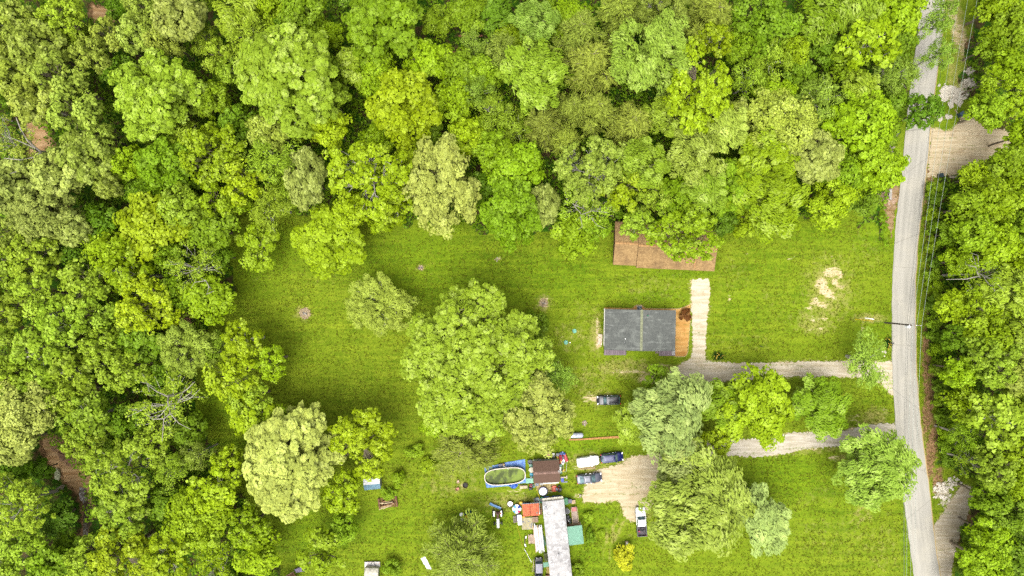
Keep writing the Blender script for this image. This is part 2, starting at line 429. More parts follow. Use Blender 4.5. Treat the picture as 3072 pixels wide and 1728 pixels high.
# ------------------------------------------------------------------ ground material
def ground_material():
    m = bpy.data.materials.new('lawn_and_woodland_soil')
    t = NT(m)
    co = t.coord()
    at = t.n.new('ShaderNodeAttribute'); at.attribute_name = 'mask'
    sp = t.n.new('ShaderNodeSeparateColor'); t.link(at.outputs['Color'], sp.inputs[0])
    woods, dry, bare = sp.outputs
    at2 = t.n.new('ShaderNodeAttribute'); at2.attribute_name = 'mask2'
    sp2 = t.n.new('ShaderNodeSeparateColor'); t.link(at2.outputs['Color'], sp2.inputs[0])
    lush_and_shade, red, pale = sp2.outputs
    big = t.noise(co, 0.05, 3, 0.5)
    mid = t.noise(co, 0.35, 4, 0.6)
    fine = t.noise(co, 2.2, 4, 0.65)
    vfine = t.noise(co, 6.5, 2, 0.7)
    mow = t.noise(t.mapping(co, (0.06, 0.9, 1)), 1.0, 3, 0.6)
    mow2 = t.noise(t.mapping(co, (0.5, 2.6, 1)), 1.0, 3, 0.6)
    v = t.math('ADD', t.math('MULTIPLY', fine, 0.42), t.math('MULTIPLY', mid, 0.20))
    v = t.math('ADD', v, t.math('MULTIPLY', mow, 0.32))
    v = t.math('ADD', v, t.math('MULTIPLY', mow2, 0.20))
    grass = t.mix(t.ramp(v, 0.44, 0.72), c(100, 128, 10), c(152, 170, 36))
    grass = t.mix(t.ramp(big, 0.4, 0.65, 0, 0.5), grass, c(130, 154, 22))
    lush_shade_col = t.mix(t.ramp(v, 0.44, 0.70), c(88, 124, 6), c(136, 166, 18))  # darker green of long grass, doubling as painted soft shade
    grass = t.mix(t.math('MULTIPLY', lush_and_shade, 0.75), grass, lush_shade_col)
    # tufts of darker, longer grass
    tuft = t.ramp(t.noise(co, 1.1, 4, 0.75, 0.4), 0.60, 0.70)
    grass = t.mix(t.math('MULTIPLY', tuft, 0.38), grass, c(80, 106, 10))
    dryc = t.mix(t.ramp(vfine, 0.3, 0.7), c(150, 152, 62), c(196, 186, 112))
    dmask = t.ramp(t.math('ADD', t.math('MULTIPLY', dry, 0.7), t.math('MULTIPLY', t.math('SUBTRACT', t.noise(co, 0.9, 5, 0.7), 0.5), 1.5)), 0.25, 0.75, 0, 0.85)
    grass = t.mix(dmask, grass, dryc)
    # thin yellow blotches everywhere
    yb = t.ramp(t.noise(t.mapping(co, (1, 1.7, 1)), 0.55, 5, 0.72), 0.56, 0.72, 0, 0.5)
    grass = t.mix(yb, grass, c(160, 166, 52))
    # small dark flecks, pale flecks
    fl = t.ramp(t.noise(co, 3.4, 2, 0.6), 0.66, 0.74, 0, 0.5)
    grass = t.mix(fl, grass, c(72, 96, 8))
    soil = t.mix(t.ramp(fine, 0.3, 0.7), c(206, 180, 128), c(244, 226, 184))
    bmask = t.ramp(t.math('ADD', t.math('MULTIPLY', bare, 0.75), t.math('MULTIPLY', t.math('SUBTRACT', t.noise(t.mapping(co, (0.55, 1.7, 1)), 1.5, 5, 0.75), 0.5), 2.0)), 0.36, 0.68)
    col = t.mix(bmask, grass, soil)
    redc = t.mix(t.ramp(fine, 0.3, 0.7), c(120, 88, 58), c(184, 146, 104))
    rmask = t.ramp(t.math('ADD', t.math('MULTIPLY', red, 0.75), t.math('MULTIPLY', t.math('SUBTRACT', t.noise(co, 1.0, 5, 0.7), 0.5), 1.3)), 0.3, 0.6)
    # woodland floor
    litter = t.mix(t.ramp(fine, 0.3, 0.7), c(66, 62, 30), c(112, 92, 56))
    moss = t.mix(t.ramp(vfine, 0.3, 0.7), c(40, 84, 4), c(78, 126, 12))
    wood = t.mix(t.ramp(t.noise(co, 0.5, 4, 0.65), 0.42, 0.6), moss, litter)
    wmask = t.ramp(t.math('ADD', woods, t.math('MULTIPLY', t.math('SUBTRACT', t.noise(co, 0.6, 4, 0.6), 0.5), 0.8)), 0.35, 0.65)
    col = t.mix(wmask, col, wood)
    col = t.mix(rmask, col, redc)
    palec = t.mix(t.ramp(vfine, 0.3, 0.7), c(190, 172, 140), c(235, 226, 205))
    pmask = t.ramp(t.math('ADD', t.math('MULTIPLY', pale, 0.75), t.math('MULTIPLY', t.math('SUBTRACT', t.noise(co, 1.4, 4, 0.7), 0.5), 1.2)), 0.32, 0.55)
    col = t.mix(pmask, col, palec)
    h = t.math('ADD', t.math('MULTIPLY', fine, 1.0), t.math('MULTIPLY', vfine, 0.5))
    t.finish(col, 0.9, 0, 0.12, t.bump(h, 0.55, 0.12))
    return m

def make_ground():
    xs = np.arange(-138, 138.01, 0.6); ys = np.arange(-82, 82.01, 0.6)
    nx, ny = len(xs), len(ys)
    X, Y = np.meshgrid(xs, ys, indexing='ij')
    jx = X + (vnoise(X, Y, 0.35, 1) - .5) * 3.2; jy = Y + (vnoise(X, Y, 0.35, 2) - .5) * 3.2
    lawn = inpoly(jx, jy, LAWN) | inpoly(jx, jy, VERGE)
    woods = (~lawn).astype(float)
    Z = (vnoise(X, Y, 0.12, 3) - .5) * 0.10 - 0.06
    Z -= woods * 0.15 * vnoise(X, Y, 0.3, 4)
    creek = inpoly(X, Y, CREEK) | inpoly(X, Y, CREEK2) | inpoly(X, Y, CREEK3)
    for _ in range(1):
        cz = np.zeros_like(Z); cz[creek] = 1.0
        for k in range(3):
            cz = (cz + np.roll(cz, 1, 0) + np.roll(cz, -1, 0) + np.roll(cz, 1, 1) + np.roll(cz, -1, 1)) / 5
            cz[creek] = 1
    Z -= cz * 1.3
    hardm = np.zeros_like(Z)
    for pts_ in (DRIVE, LANE, PARK, TANDRIVE, TRACK):
        hardm[inpoly(X, Y, dpoly(pts_))] = 1.0
    rl = [D(a, b) for a, b in ROAD_L] + [D(a, b) for a, b in reversed(ROAD_R)]
    roadm = np.where(inpoly(X, Y, rl), 1.0, 0.0)
    for k in range(3):
        hardm = np.maximum(hardm * .9, (hardm + np.roll(hardm, 1, 0) + np.roll(hardm, -1, 0) + np.roll(hardm, 1, 1) + np.roll(hardm, -1, 1)) / 5)
    m1 = np.stack([woods, np.clip(np.maximum(field(X, Y, DRY), hardm), 0, 1), np.clip(np.maximum(field(X, Y, BARE), hardm * .95), 0, 1), np.ones_like(X)], -1)
    m2 = np.stack([np.clip(field(X, Y, LUSH_AND_SHADE), 0, 1), np.clip(field(X, Y, RED) + cz, 0, 1), np.clip(field(X, Y, PALE), 0, 1), np.ones_like(X)], -1)
    edge = (np.abs(X) > 137) | (np.abs(Y) > 81)
    Z[edge] = -0.06
    V = np.stack([X, Y, Z], -1).reshape(-1, 3)
    idx = np.arange(nx * ny).reshape(nx, ny)
    F = np.stack([idx[:-1, :-1], idx[1:, :-1], idx[1:, 1:], idx[:-1, 1:]], -1).reshape(-1, 4)
    # outer skirt out to the horizon
    x0, x1, y0, y1 = xs[0], xs[-1], ys[0], ys[-1]
    B = 2500.0
    ov = np.array([[x0, y0, -.06], [x1, y0, -.06], [x1, y1, -.06], [x0, y1, -.06], [-B, -B, -.06], [B, -B, -.06], [B, B, -.06], [-B, B, -.06]])
    o = len(V)
    of = np.array([[o + 4, o + 5, o + 1, o + 0], [o + 5, o + 6, o + 2, o + 1], [o + 6, o + 7, o + 3, o + 2], [o + 7, o + 4, o + 0, o + 3]])
    ones = np.tile([1, 0, 0, 1.0], (8, 1)); zer = np.tile([0, 0, 0, 1.0], (8, 1))
    me = mesh_np('ground', np.vstack([V, ov]), np.vstack([F, of]), ground_material(), True,
                 {'mask': np.vstack([m1.reshape(-1, 4), ones]), 'mask2': np.vstack([m2.reshape(-1, 4), zer])})
    tag(link('ground', me), kind='structure')
make_ground()

# ------------------------------------------------------------------ road, drives, dirt

def road_material():
    m = bpy.data.materials.new('worn_pale_asphalt')
    t = NT(m)
    co = t.coord()
    at = t.n.new('ShaderNodeAttribute'); at.attribute_name = 'track'
    sp = t.n.new('ShaderNodeSeparateColor'); t.link(at.outputs['Color'], sp.inputs[0])
    u, v_, _ = sp.outputs
    cmb = t.n.new('ShaderNodeCombineXYZ')
    t.link(t.math('MULTIPLY', u, 5.0), cmb.inputs[0]); t.link(t.math('MULTIPLY', v_, 6.0), cmb.inputs[1])
    streak = t.noise(cmb.outputs[0], 1.6, 4, 0.55)
    fine = t.noise(co, 7, 3, 0.7)
    blot = t.noise(co, 0.22, 4, 0.6)
    col = t.mix(t.ramp(streak, 0.3, 0.7), c(180, 176, 164), c(202, 197, 184))
    col = t.mix(t.ramp(blot, 0.45, 0.7, 0, 0.35), col, c(220, 212, 190))
    col = t.mix(t.ramp(fine, 0.4, 0.8, 0, 0.2), col, c(172, 168, 158))
    wave = t.n.new('ShaderNodeTexVoronoi'); wave.feature = 'DISTANCE_TO_EDGE'
    t.link(t.mapping(co, (1, 1, 1)), wave.inputs['Vector']); wave.inputs['Scale'].default_value = 0.07
    crack = t.ramp(wave.outputs['Distance'], 0.0, 0.006, 1, 0)
    col = t.mix(t.math('MULTIPLY', crack, 0.45), col, c(120, 116, 106))
    edge = t.ramp(t.math('ADD', u, t.math('MULTIPLY', t.math('SUBTRACT', blot, 0.5), 0.05)), 0.955, 0.985)
    col = t.mix(edge, col, c(206, 178, 120))
    edge2 = t.ramp(u, 0.035, 0.0)
    col = t.mix(t.math('MULTIPLY', edge2, 0.5), col, c(150, 146, 134))
    t.finish(col, 0.88, 0, 0.2, t.bump(fine, 0.12, 0.01))
    return m

def make_road():
    nA = 10
    V, T = [], []
    Lp = [D(*p) for p in ROAD_L]; Rp = [D(*p) for p in ROAD_R]
    def smooth(P, n=90):
        ys = np.array([-p.y for p in P]); xs = np.array([p.x for p in P])
        yy = np.linspace(ys[0], ys[-1], n)
        x = np.interp(yy, ys, xs)
        k = np.ones(7) / 7
        xp = np.concatenate([np.full(3, x[0]), x, np.full(3, x[-1])])
        return np.convolve(xp, k, 'valid'), -yy
    xl, yl = smooth(Lp); xr, yr = smooth(Rp)
    r = random.Random(3)
    for i in range(len(xl)):
        a = xl[i] + r.uniform(-.09, .09); b = xr[i] + r.uniform(-.07, .07)
        for j in range(nA + 1):
            u = j / nA
            crown = 0.05 * (1 - (2 * u - 1) ** 2)
            V.append((a + (b - a) * u, yl[i] + (yr[i] - yl[i]) * u, 0.02 + crown))
            T.append((u, i / len(xl), 0, 1))
    n = len(xl); w = nA + 1
    F = [(i * w + j, (i + 1) * w + j, (i + 1) * w + j + 1, i * w + j + 1) for i in range(n - 1) for j in range(nA)]
    o = tag(link('road', mesh_np('road', V, np.array(F), road_material(), True, {'track': T})), kind='structure')
make_road()

def gravel_material(name, a, b, d, rutrot=0.0, rut=(0.3, 2.5)):
    m = bpy.data.materials.new(name)
    t = NT(m)
    co = t.coord()
    fine = t.noise(co, 5.5, 4, 0.75)
    mid = t.noise(co, 0.6, 5, 0.65)
    rn = t.noise(t.mapping(co, (rut[0], rut[1], 1), rutrot), 0.8, 4, 0.6, 0.3)
    col = t.mix(t.ramp(rn, 0.3, 0.7), a, b)
    col = t.mix(t.ramp(mid, 0.52, 0.7, 0, 0.7), col, d)
    col = t.mix(t.ramp(fine, 0.5, 0.8, 0, 0.3), col, tuple(x * 0.6 for x in d[:3]) + (1,))
    stones = t.voronoi(co, 4.0)
    col = t.mix(t.ramp(stones, 0.05, 0.2, 0.15, 0), col, tuple(min(.85, x * 1.3) for x in b[:3]) + (1,))
    wd = t.ramp(t.math('ADD', t.math('MULTIPLY', t.noise(co, 1.9, 5, 0.75), .6), t.math('MULTIPLY', t.noise(t.mapping(co, (rut[0] * .5, rut[1] * .6, 1), rutrot), 0.8, 3, 0.5), .5)), 0.60, 0.70, 0, 0.75)
    col = t.mix(wd, col, c(128, 140, 60))
    h = t.math('ADD', fine, t.math('MULTIPLY', rn, 1.2))
    t.finish(col, 0.92, 0, 0.1, t.bump(h, 0.25, 0.05))
    return m
g_white = gravel_material('pale_limestone_gravel', c(208, 192, 158), c(236, 224, 200), c(200, 182, 146))
g_spur = gravel_material('white_gravel_over_soil', c(196, 170, 128), c(246, 236, 218), c(188, 164, 120), math.radians(90))
g_grey = gravel_material('grey_lilac_gravel', c(196, 184, 160), c(230, 221, 202), c(206, 192, 156))
g_tan = gravel_material('tan_packed_dirt', c(206, 186, 148), c(230, 214, 180), c(190, 166, 126), math.radians(-25))
g_tan2 = gravel_material('tan_rutted_dirt', c(200, 178, 140), c(226, 210, 176), c(176, 152, 116), math.radians(-18), (0.25, 4.0))
g_track = gravel_material('pale_track_gravel', c(188, 172, 140), c(218, 206, 182), c(170, 150, 116), math.radians(65), (0.25, 3.0))

def patch(name, pts, z, mat, step, amp, seed):
    return tag(sheet(name, jag(dpoly(pts), step, amp, seed), z, mat), kind='structure')
patch('gravel_driveway', DRIVE, 0.012, g_white, 0.25, 0.2, 1)
patch('gravel_lane', LANE, 0.010, g_grey, 0.25, 0.24, 2)
patch('dirt_parking_area', PARK, 0.018, g_tan, 0.25, 0.26, 3)
patch('dirt_drive', TANDRIVE, 0.014, g_tan2, 0.3, 0.3, 4)
patch('dirt_track', TRACK, 0.014, g_track, 0.25, 0.16, 5)
patch('dirt_margin', [(2240, 440), (2262, 440), (2258, 490), (2247, 560), (2243, 600), (2230, 560), (2222, 500)], 0.008, gravel_material('brown_bank_soil', c(150, 118, 80), c(188, 160, 122), c(120, 92, 60)), 0.5, 0.25, 6)

# creek bed and water
g_creek = gravel_material('brown_creek_gravel', c(176, 136, 90), c(214, 178, 132), c(146, 110, 72), math.radians(-55))
tag(sheet('creek_bed', jag(CREEK, 0.6, 0.25, 9), -1.22, g_creek), kind='structure')
tag(sheet('creek_bed', jag(CREEK2, 0.6, 0.25, 10), -1.22, g_creek), kind='structure')
tag(sheet('creek_bed', jag(CREEK3, 0.6, 0.25, 12), -1.2, g_creek), kind='structure')
mw = bpy.data.materials.new('shallow_brown_water')
t_ = NT(mw)
wn_ = t_.noise(t_.coord(), 2.0, 3, 0.6)
t_.finish(t_.mix(wn_, (0.03, 0.022, 0.012, 1), (0.08, 0.06, 0.035, 1)), 0.06, 0, 0.5, t_.bump(wn_, 0.25, 0.08))
tag(sheet('creek_water', jag(dpoly([(200, 1225), (216, 1230), (222, 1260), (234, 1285), (226, 1330), (222, 1385), (212, 1390), (207, 1330), (212, 1285), (200, 1250)], -1.2), 0.5, 0.2, 11), -1.17, mw), kind='structure')
# ------------------------------------------------------------------ foliage
def leaf_material(name, transl=0.22):
    m = bpy.data.materials.new(name)
    t = NT(m)
    oi = t.n.new('ShaderNodeObjectInfo')
    at = t.n.new('ShaderNodeAttribute'); at.attribute_name = 'leaf'
    sp = t.n.new('ShaderNodeSeparateColor'); t.link(at.outputs['Color'], sp.inputs[0])
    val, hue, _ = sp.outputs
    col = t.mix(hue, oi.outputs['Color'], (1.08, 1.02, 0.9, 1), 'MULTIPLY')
    col = t.mix(_, col, c(214, 220, 140, .5))  # pale tips and sky glints mixed into the leaf colour
    mul = t.n.new('ShaderNodeVectorMath'); mul.operation = 'SCALE'
    t.link(col, mul.inputs[0]); t.link(val, mul.inputs['Scale'])
    p = t.n.new('ShaderNodeBsdfPrincipled')
    t.link(mul.outputs[0], p.inputs['Base Color'])
    p.inputs['Roughness'].default_value = 0.6
    p.inputs['Specular IOR Level'].default_value = 0.10
    tr = t.n.new('ShaderNodeBsdfTranslucent')
    t.link(t.mix(1.0, mul.outputs[0], (1.0, 1.1, 0.6, 1), 'MULTIPLY'), tr.inputs['Color'])
    mx = t.n.new('ShaderNodeMixShader')
    mx.inputs[0].default_value = transl
    t.link(p.outputs[0], mx.inputs[1]); t.link(tr.outputs[0], mx.inputs[2])
    t.link(mx.outputs[0], t.out.inputs['Surface'])
    return m
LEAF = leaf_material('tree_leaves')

def bark_material():
    m = bpy.data.materials.new('bark')
    t = NT(m)
    oi = t.n.new('ShaderNodeObjectInfo')
    co = t.coord()
    n1 = t.noise(t.mapping(co, (3, 3, 0.6)), 2.0, 4, 0.7)
    col = t.mix(t.ramp(n1, 0.3, 0.7), (0.55, 0.55, 0.55, 1), (1.15, 1.12, 1.08, 1))
    col = t.mix(1.0, col, oi.outputs['Color'], 'MULTIPLY')
    t.finish(col, 0.9, 0, 0.15, t.bump(n1, 0.6, 0.05))
    return m
BARK = bark_material()

def unit(a):
    return a / np.maximum(np.linalg.norm(a, axis=-1, keepdims=True), 1e-9)

def leaf_quads(P, N, L, W, r, along=None, fold=0.12):
    """diamond leaf faces: centres P, normals N, half lengths L, half widths W"""
    n = len(P)
    N = unit(N)
    ref = unit(r.normal(size=(n, 3))) if along is None else unit(along)
    T = ref - N * (ref * N).sum(1, keepdims=True)
    T = unit(T)
    Bn = np.cross(N, T)
    L = np.broadcast_to(np.asarray(L, float).reshape(-1, 1), (n, 1)); W = np.broadcast_to(np.asarray(W, float).reshape(-1, 1), (n, 1))
    tip = P + T * L - N * L * fold
    tail = P - T * L - N * L * fold
    V = np.stack([tail, P + Bn * W - T * L * .15, tip, P - Bn * W - T * L * .15], 1).reshape(-1, 3)
    F = np.arange(4 * n).reshape(n, 4)
    return V, F

def tubes_np(segs, sides=5):
    """segs: array (n, 8): p0 p1 r0 r1"""
    segs = np.asarray(segs, float)
    n = len(segs)
    p0, p1, r0, r1 = segs[:, 0:3], segs[:, 3:6], segs[:, 6:7], segs[:, 7:8]
    d = unit(p1 - p0)
    ref = np.where(np.abs(d[:, 2:3]) < 0.9, np.array([[0, 0, 1.0]]), np.array([[1.0, 0, 0]]))
    a = unit(np.cross(d, ref)); b = np.cross(d, a)
    V = []
    for k in range(sides):
        an = 2 * math.pi * k / sides
        V.append(p0 + (a * math.cos(an) + b * math.sin(an)) * r0)
    for k in range(sides):
        an = 2 * math.pi * k / sides
        V.append(p1 + (a * math.cos(an) + b * math.sin(an)) * r1)
    V = np.stack(V, 1).reshape(-1, 3)
    base = (np.arange(n) * 2 * sides)[:, None]
    F = []
    for k in range(sides):
        k2 = (k + 1) % sides
        F.append(np.concatenate([base + k, base + k2, base + sides + k2, base + sides + k], 1))
    return V, np.stack(F, 1).reshape(-1, 4)

def limb(p0, p1, r0, r1, r, n=3, wob=0.12):
    p0, p1 = np.asarray(p0, float), np.asarray(p1, float)
    L = np.linalg.norm(p1 - p0)
    pts = [p0 + (p1 - p0) * k / n + (r.normal(size=3) * wob * L / n if 0 < k < n else 0) for k in range(n + 1)]
    rs = [r0 + (r1 - r0) * k / n for k in range(n + 1)]
    return [np.concatenate([pts[k], pts[k + 1], [rs[k], rs[k + 1]]]) for k in range(n)], pts

KINDS = {
    # lobes, lobe size, clump radius, leaves per clump, leaf half length, half width, crown depth, density, height factor
    'maple':   dict(nl=11, ls=.40, rc=.72, K=44, L=.25, W=.19, rz=.72, dens=1.0, twig=.25),
    'cotton':  dict(nl=15, ls=.34, rc=.58, K=46, L=.21, W=.16, rz=.80, dens=1.15, twig=.2),
    'ash':     dict(nl=11, ls=.30, rc=.40, K=20, L=.20, W=.16, rz=.62, dens=.95, twig=.6),
    'bare':    dict(nl=9, ls=.32, rc=.55, K=24, L=.15, W=.10, rz=.60, dens=.8, twig=1.0),
    'wind':    dict(nl=12, ls=.38, rc=.7, K=44, L=.32, W=.11, rz=.72, dens=1.0, twig=.2),
    'feather': dict(nl=10, ls=.40, rc=.7, K=46, L=.26, W=.07, rz=.62, dens=.8, twig=.6),
    'round':   dict(nl=16, ls=.34, rc=.60, K=44, L=.22, W=.17, rz=.68, dens=1.1, twig=.15),
    'shrub':   dict(nl=6, ls=.52, rc=.40, K=34, L=.13, W=.09, rz=.75, dens=1.2, twig=.2),
}

def tree_meshes(kind, R, seed):
    """returns trunk mesh, crown mesh, total height; crown radius R, base at origin"""
    r = np.random.default_rng(seed)
    if kind == 'cedar':
        return cedar_meshes(R, seed)
    p = KINDS[kind]
    rz = R * p['rz']
    stem = (0.25 * R if kind == 'shrub' else 0.75 * R + 2.2)
    C = np.array([0, 0, stem + rz * 0.55])
    nl = max(5, int(p['nl'] * (0.75 + R / 20)))
    # lobes over the upper part of the crown, jittered
    k = np.arange(nl) + 0.5
    ph = np.arccos(np.clip(1 - 1.22 * k / nl, -1, 1)); th = math.pi * (1 + 5 ** .5) * k + r.uniform(0, 6)
    dirs = np.stack([np.cos(th) * np.sin(ph), np.sin(th) * np.sin(ph), np.cos(ph)], 1)
    dirs = unit(dirs + r.normal(size=(nl, 3)) * .16)
    rad = r.uniform(.50, .74, (nl, 1))
    rad[0] = .72; dirs[0] = unit(np.array([[r.normal() * .2, r.normal() * .2, 1.0]]))[0]
    LC = C + dirs * rad * np.array([R, R, rz])
    LR = R * p['ls'] * r.uniform(.75, 1.2, nl)
    segs = []
    tr0 = 0.045 * R + 0.06
    top = C + np.array([r.normal() * .06 * R, r.normal() * .06 * R, -0.15 * rz])
    s_, tp = limb((0, 0, -0.2), top, tr0 * 1.25, tr0 * .62, r, 4, .05)
    segs += s_
    P, N, CB = [], [], []
    vj = r.uniform(.8, 1.3); lj = r.uniform(.82, 1.22)
    rc0 = vj * p['rc'] * 1.1 * (0.75 + R / 24) if kind != 'shrub' else min(p['rc'], R * .35)
    for i in range(nl):
        start = tp[2] * .5 + tp[3] * .5 if r.random() < .5 else tp[-1]
        s_, lp = limb(start, LC[i], tr0 * .32, tr0 * .12, r, 3, .16)
        segs += s_
        nc = max(4, int(p['dens'] * 1.7 * LR[i] ** 2 / rc0 ** 2))
        u = unit(r.normal(size=(nc, 3)))
        out = dirs[i] * .55 + np.array([0, 0, .6])
        u = unit(u + out * .75)
        cc = LC[i] + u * LR[i] * r.uniform(.45, 1.12, (nc, 1)) * np.array([1, 1, .9])
        for q in range(nc):
            if r.random() < p['twig']:
                e = cc[q] + u[q] * rc0 * (.35 if kind != 'bare' else .9)
                s_, _ = limb(lp[r.integers(1, 4)], e, tr0 * .11 + .012, .012, r, 2, .2)
                segs += s_
        K = int(p['K'] * 1.2)
        v = unit(r.normal(size=(nc, K, 3)))
        v[..., 2] = np.abs(v[..., 2]) * .9 - .12
        rcq = rc0 * r.uniform(.6, 1.45, (nc, 1, 1))
        pos = cc[:, None, :] + v * rcq * (1.05 - .5 * r.random((nc, K, 1)) ** 2)
        nr = unit(v * .75 + np.array([0, 0, .55]) + u[:, None, :] * .3 + r.normal(size=(nc, K, 3)) * .33)
        P.append(pos.reshape(-1, 3)); N.append(nr.reshape(-1, 3))
        CB.append(np.repeat(r.uniform(.78, 1.2, nc), K))
    # inner mass of the crown between the lobes
    cf = {'ash': .22, 'bare': .35, 'feather': .4}.get(kind, 1.0)
    nc = int(cf * 5.5 * (.62 * R) ** 2 / rc0 ** 2) + 4
    u = unit(r.normal(size=(nc, 3)) + np.array([0, 0, .5]))
    cc = C + u * np.array([R, R, rz]) * r.uniform(.15, .60, (nc, 1)) - np.array([0, 0, .22 * rz])
    K = max(10, int(p['K'] * .6))
    v = unit(r.normal(size=(nc, K, 3))); v[..., 2] = np.abs(v[..., 2]) * .9 - .12
    pos = cc[:, None, :] + v * rc0 * r.uniform(.5, 1.3, (nc, K, 1))
    P.append(pos.reshape(-1, 3)); N.append(unit(v * .6 + np.array([0, 0, .6]) + r.normal(size=(nc, K, 3)) * .35).reshape(-1, 3)); CB.append(np.repeat(r.uniform(.78, 1.2, nc), K))
    P = np.concatenate(P); N = np.concatenate(N); CB = np.concatenate(CB)
    n = len(P)
    sz = lj * r.uniform(.6, 1.4, n) * (1.0 if kind == 'shrub' else 0.85 + R / 40)
    along = None
    if kind == 'wind':
        th = .7 * np.sin(P[:, 0] * .35 + seed) + .5 * np.cos(P[:, 1] * .3) + r.normal(size=n) * .45
        along = np.stack([np.cos(th - .9), np.sin(th - .9), r.normal(size=n) * .12], 1)
        N = unit(N + np.array([0, 0, .5]))
    if kind == 'feather':
        rr = P - C; rr[:, 2] *= .2
        along = unit(unit(rr) + r.normal(size=(n, 3)) * .7)
    V, F = leaf_quads(P, N, p['L'] * sz, p['W'] * sz, r, along)
    val = np.repeat(CB * r.uniform(.86, 1.14, n), 4)
    hue = np.repeat(np.clip(r.normal(.35, .25, n), 0, 1), 4)
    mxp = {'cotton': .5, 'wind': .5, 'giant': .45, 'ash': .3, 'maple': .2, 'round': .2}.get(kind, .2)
    pale = np.repeat(np.clip((CB - .95) * 3.2, 0, 1) * mxp * r.random(n), 4)  # brighter clumps get pale new growth and painted sky glints
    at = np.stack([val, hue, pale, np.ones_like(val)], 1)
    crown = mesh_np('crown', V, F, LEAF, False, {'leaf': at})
    tv, tf = tubes_np(segs)
    trunk = mesh_np('trunk', tv, tf, BARK, True)
    h = float(P[:, 2].max())
    return trunk, crown, h, float(np.percentile(np.hypot(P[:, 0], P[:, 1]), 96.5))

def cedar_meshes(R, seed):
    r = np.random.default_rng(seed)
    H = 2.4 * R + 2.5
    segs = []
    s_, tp = limb((0, 0, -.2), (r.normal() * .1, r.normal() * .1, H * .96), .05 * R + .08, .03, r, 5, .02)
    segs += s_
    P, N, A = [], [], []
    nb = int(70 + 16 * R)
    tops = [(0.0, 0.0, 1.0)] + [(r.normal() * .42 * R, r.normal() * .42 * R, r.uniform(.6, .9)) for _ in range(3 if R < 5 else 6)]
    for (tx_, ty_, th_) in tops[1:]:
        s_, _ = limb((0, 0, H * .25), (tx_, ty_, H * th_), .03 * R + .03, .02, r, 3, .06)
        segs += s_
    for i in range(nb):
        tx_, ty_, th_ = tops[0] if i % 2 else tops[r.integers(0, len(tops))]
        sc_ = 1.0 if (tx_, ty_) == (0.0, 0.0) else .55
        f = r.uniform(.1, 1) ** .8
        z0 = H * th_ * (.16 + .82 * f)
        L = sc_ * R * (1.05 - f) ** .7 * r.uniform(.4, 1.25) + .35
        an = r.uniform(0, 2 * math.pi)
        d = np.array([math.cos(an), math.sin(an), r.uniform(.05, .55)])
        o_ = np.array([tx_ * (.3 + .7 * f), ty_ * (.3 + .7 * f), z0])
        p1 = o_ + d * L
        s_, lp = limb(o_, p1, .028 + .005 * R, .012, r, 3, .14)
        segs += s_
        m = int(14 + 24 * L)
        t = r.uniform(.25, 1.12, (m, 1))
        side = np.cross(d, [0, 0, 1.0])
        sp = (1.15 - np.abs(t - .5)) * .20 * L + .08
        sg = r.normal(size=(m, 1)) * .75
        pos = o_ + d * L * t + side * sg * sp + r.normal(size=(m, 3)) * .08
        pos[:, 2] -= (t[:, 0] ** 2) * .14 * L * (r.random(m) * .8)
        al = d * 1.0 + side * np.sign(sg) * .75 + r.normal(size=(m, 3)) * .25
        P.append(pos); A.append(al)
        N.append(np.array([0, 0, 1.0]) + r.normal(size=(m, 3)) * .45)
    P = np.concatenate(P); N = np.concatenate(N); A = np.concatenate(A)
    n = len(P)
    sz = r.uniform(.7, 1.35, n)
    V, F = leaf_quads(P, N, .34 * sz, .085 * sz, r, A, .08)
    val = np.repeat(r.uniform(.7, 1.25, n), 4)
    hue = np.repeat(np.clip(r.normal(.4, .25, n), 0, 1), 4)
    at = np.stack([val, hue, np.zeros_like(val), np.ones_like(val)], 1)
    crown = mesh_np('crown', V, F, LEAF, False, {'leaf': at})
    tv, tf = tubes_np(segs)
    return mesh_np('trunk', tv, tf, BARK, True), crown, H, float(np.percentile(np.hypot(P[:, 0], P[:, 1]), 96.5))

PROTO = {}
SIZES = {'maple': [3.4, 5.2, 7.2], 'cotton': [3.6, 5.6, 7.6], 'ash': [4.0, 6.4], 'bare': [5.0], 'wind': [3.6, 5.6, 8.0], 'feather': [3.8, 5.4],
         'round': [3.6, 5.4, 7.4], 'shrub': [0.8, 2.0], 'cedar': [3.4, 6.5]}
def proto(kind, R, i):
    sizes = SIZES[kind]
    s = min(sizes, key=lambda q: abs(math.log(q / R)))
    nvar = 3 if kind in ('maple', 'cotton', 'ash', 'wind', 'cedar') else 2
    key = (kind, s, i % nvar)
    if key not in PROTO:
        PROTO[key] = tree_meshes(kind, s, hash_seed(kind) + int(s * 10) + 97 * (i % nvar))
    return PROTO[key][:3], PROTO[key][3]
def hash_seed(k):
    return sum(ord(ch) * (q + 3) for q, ch in enumerate(k))

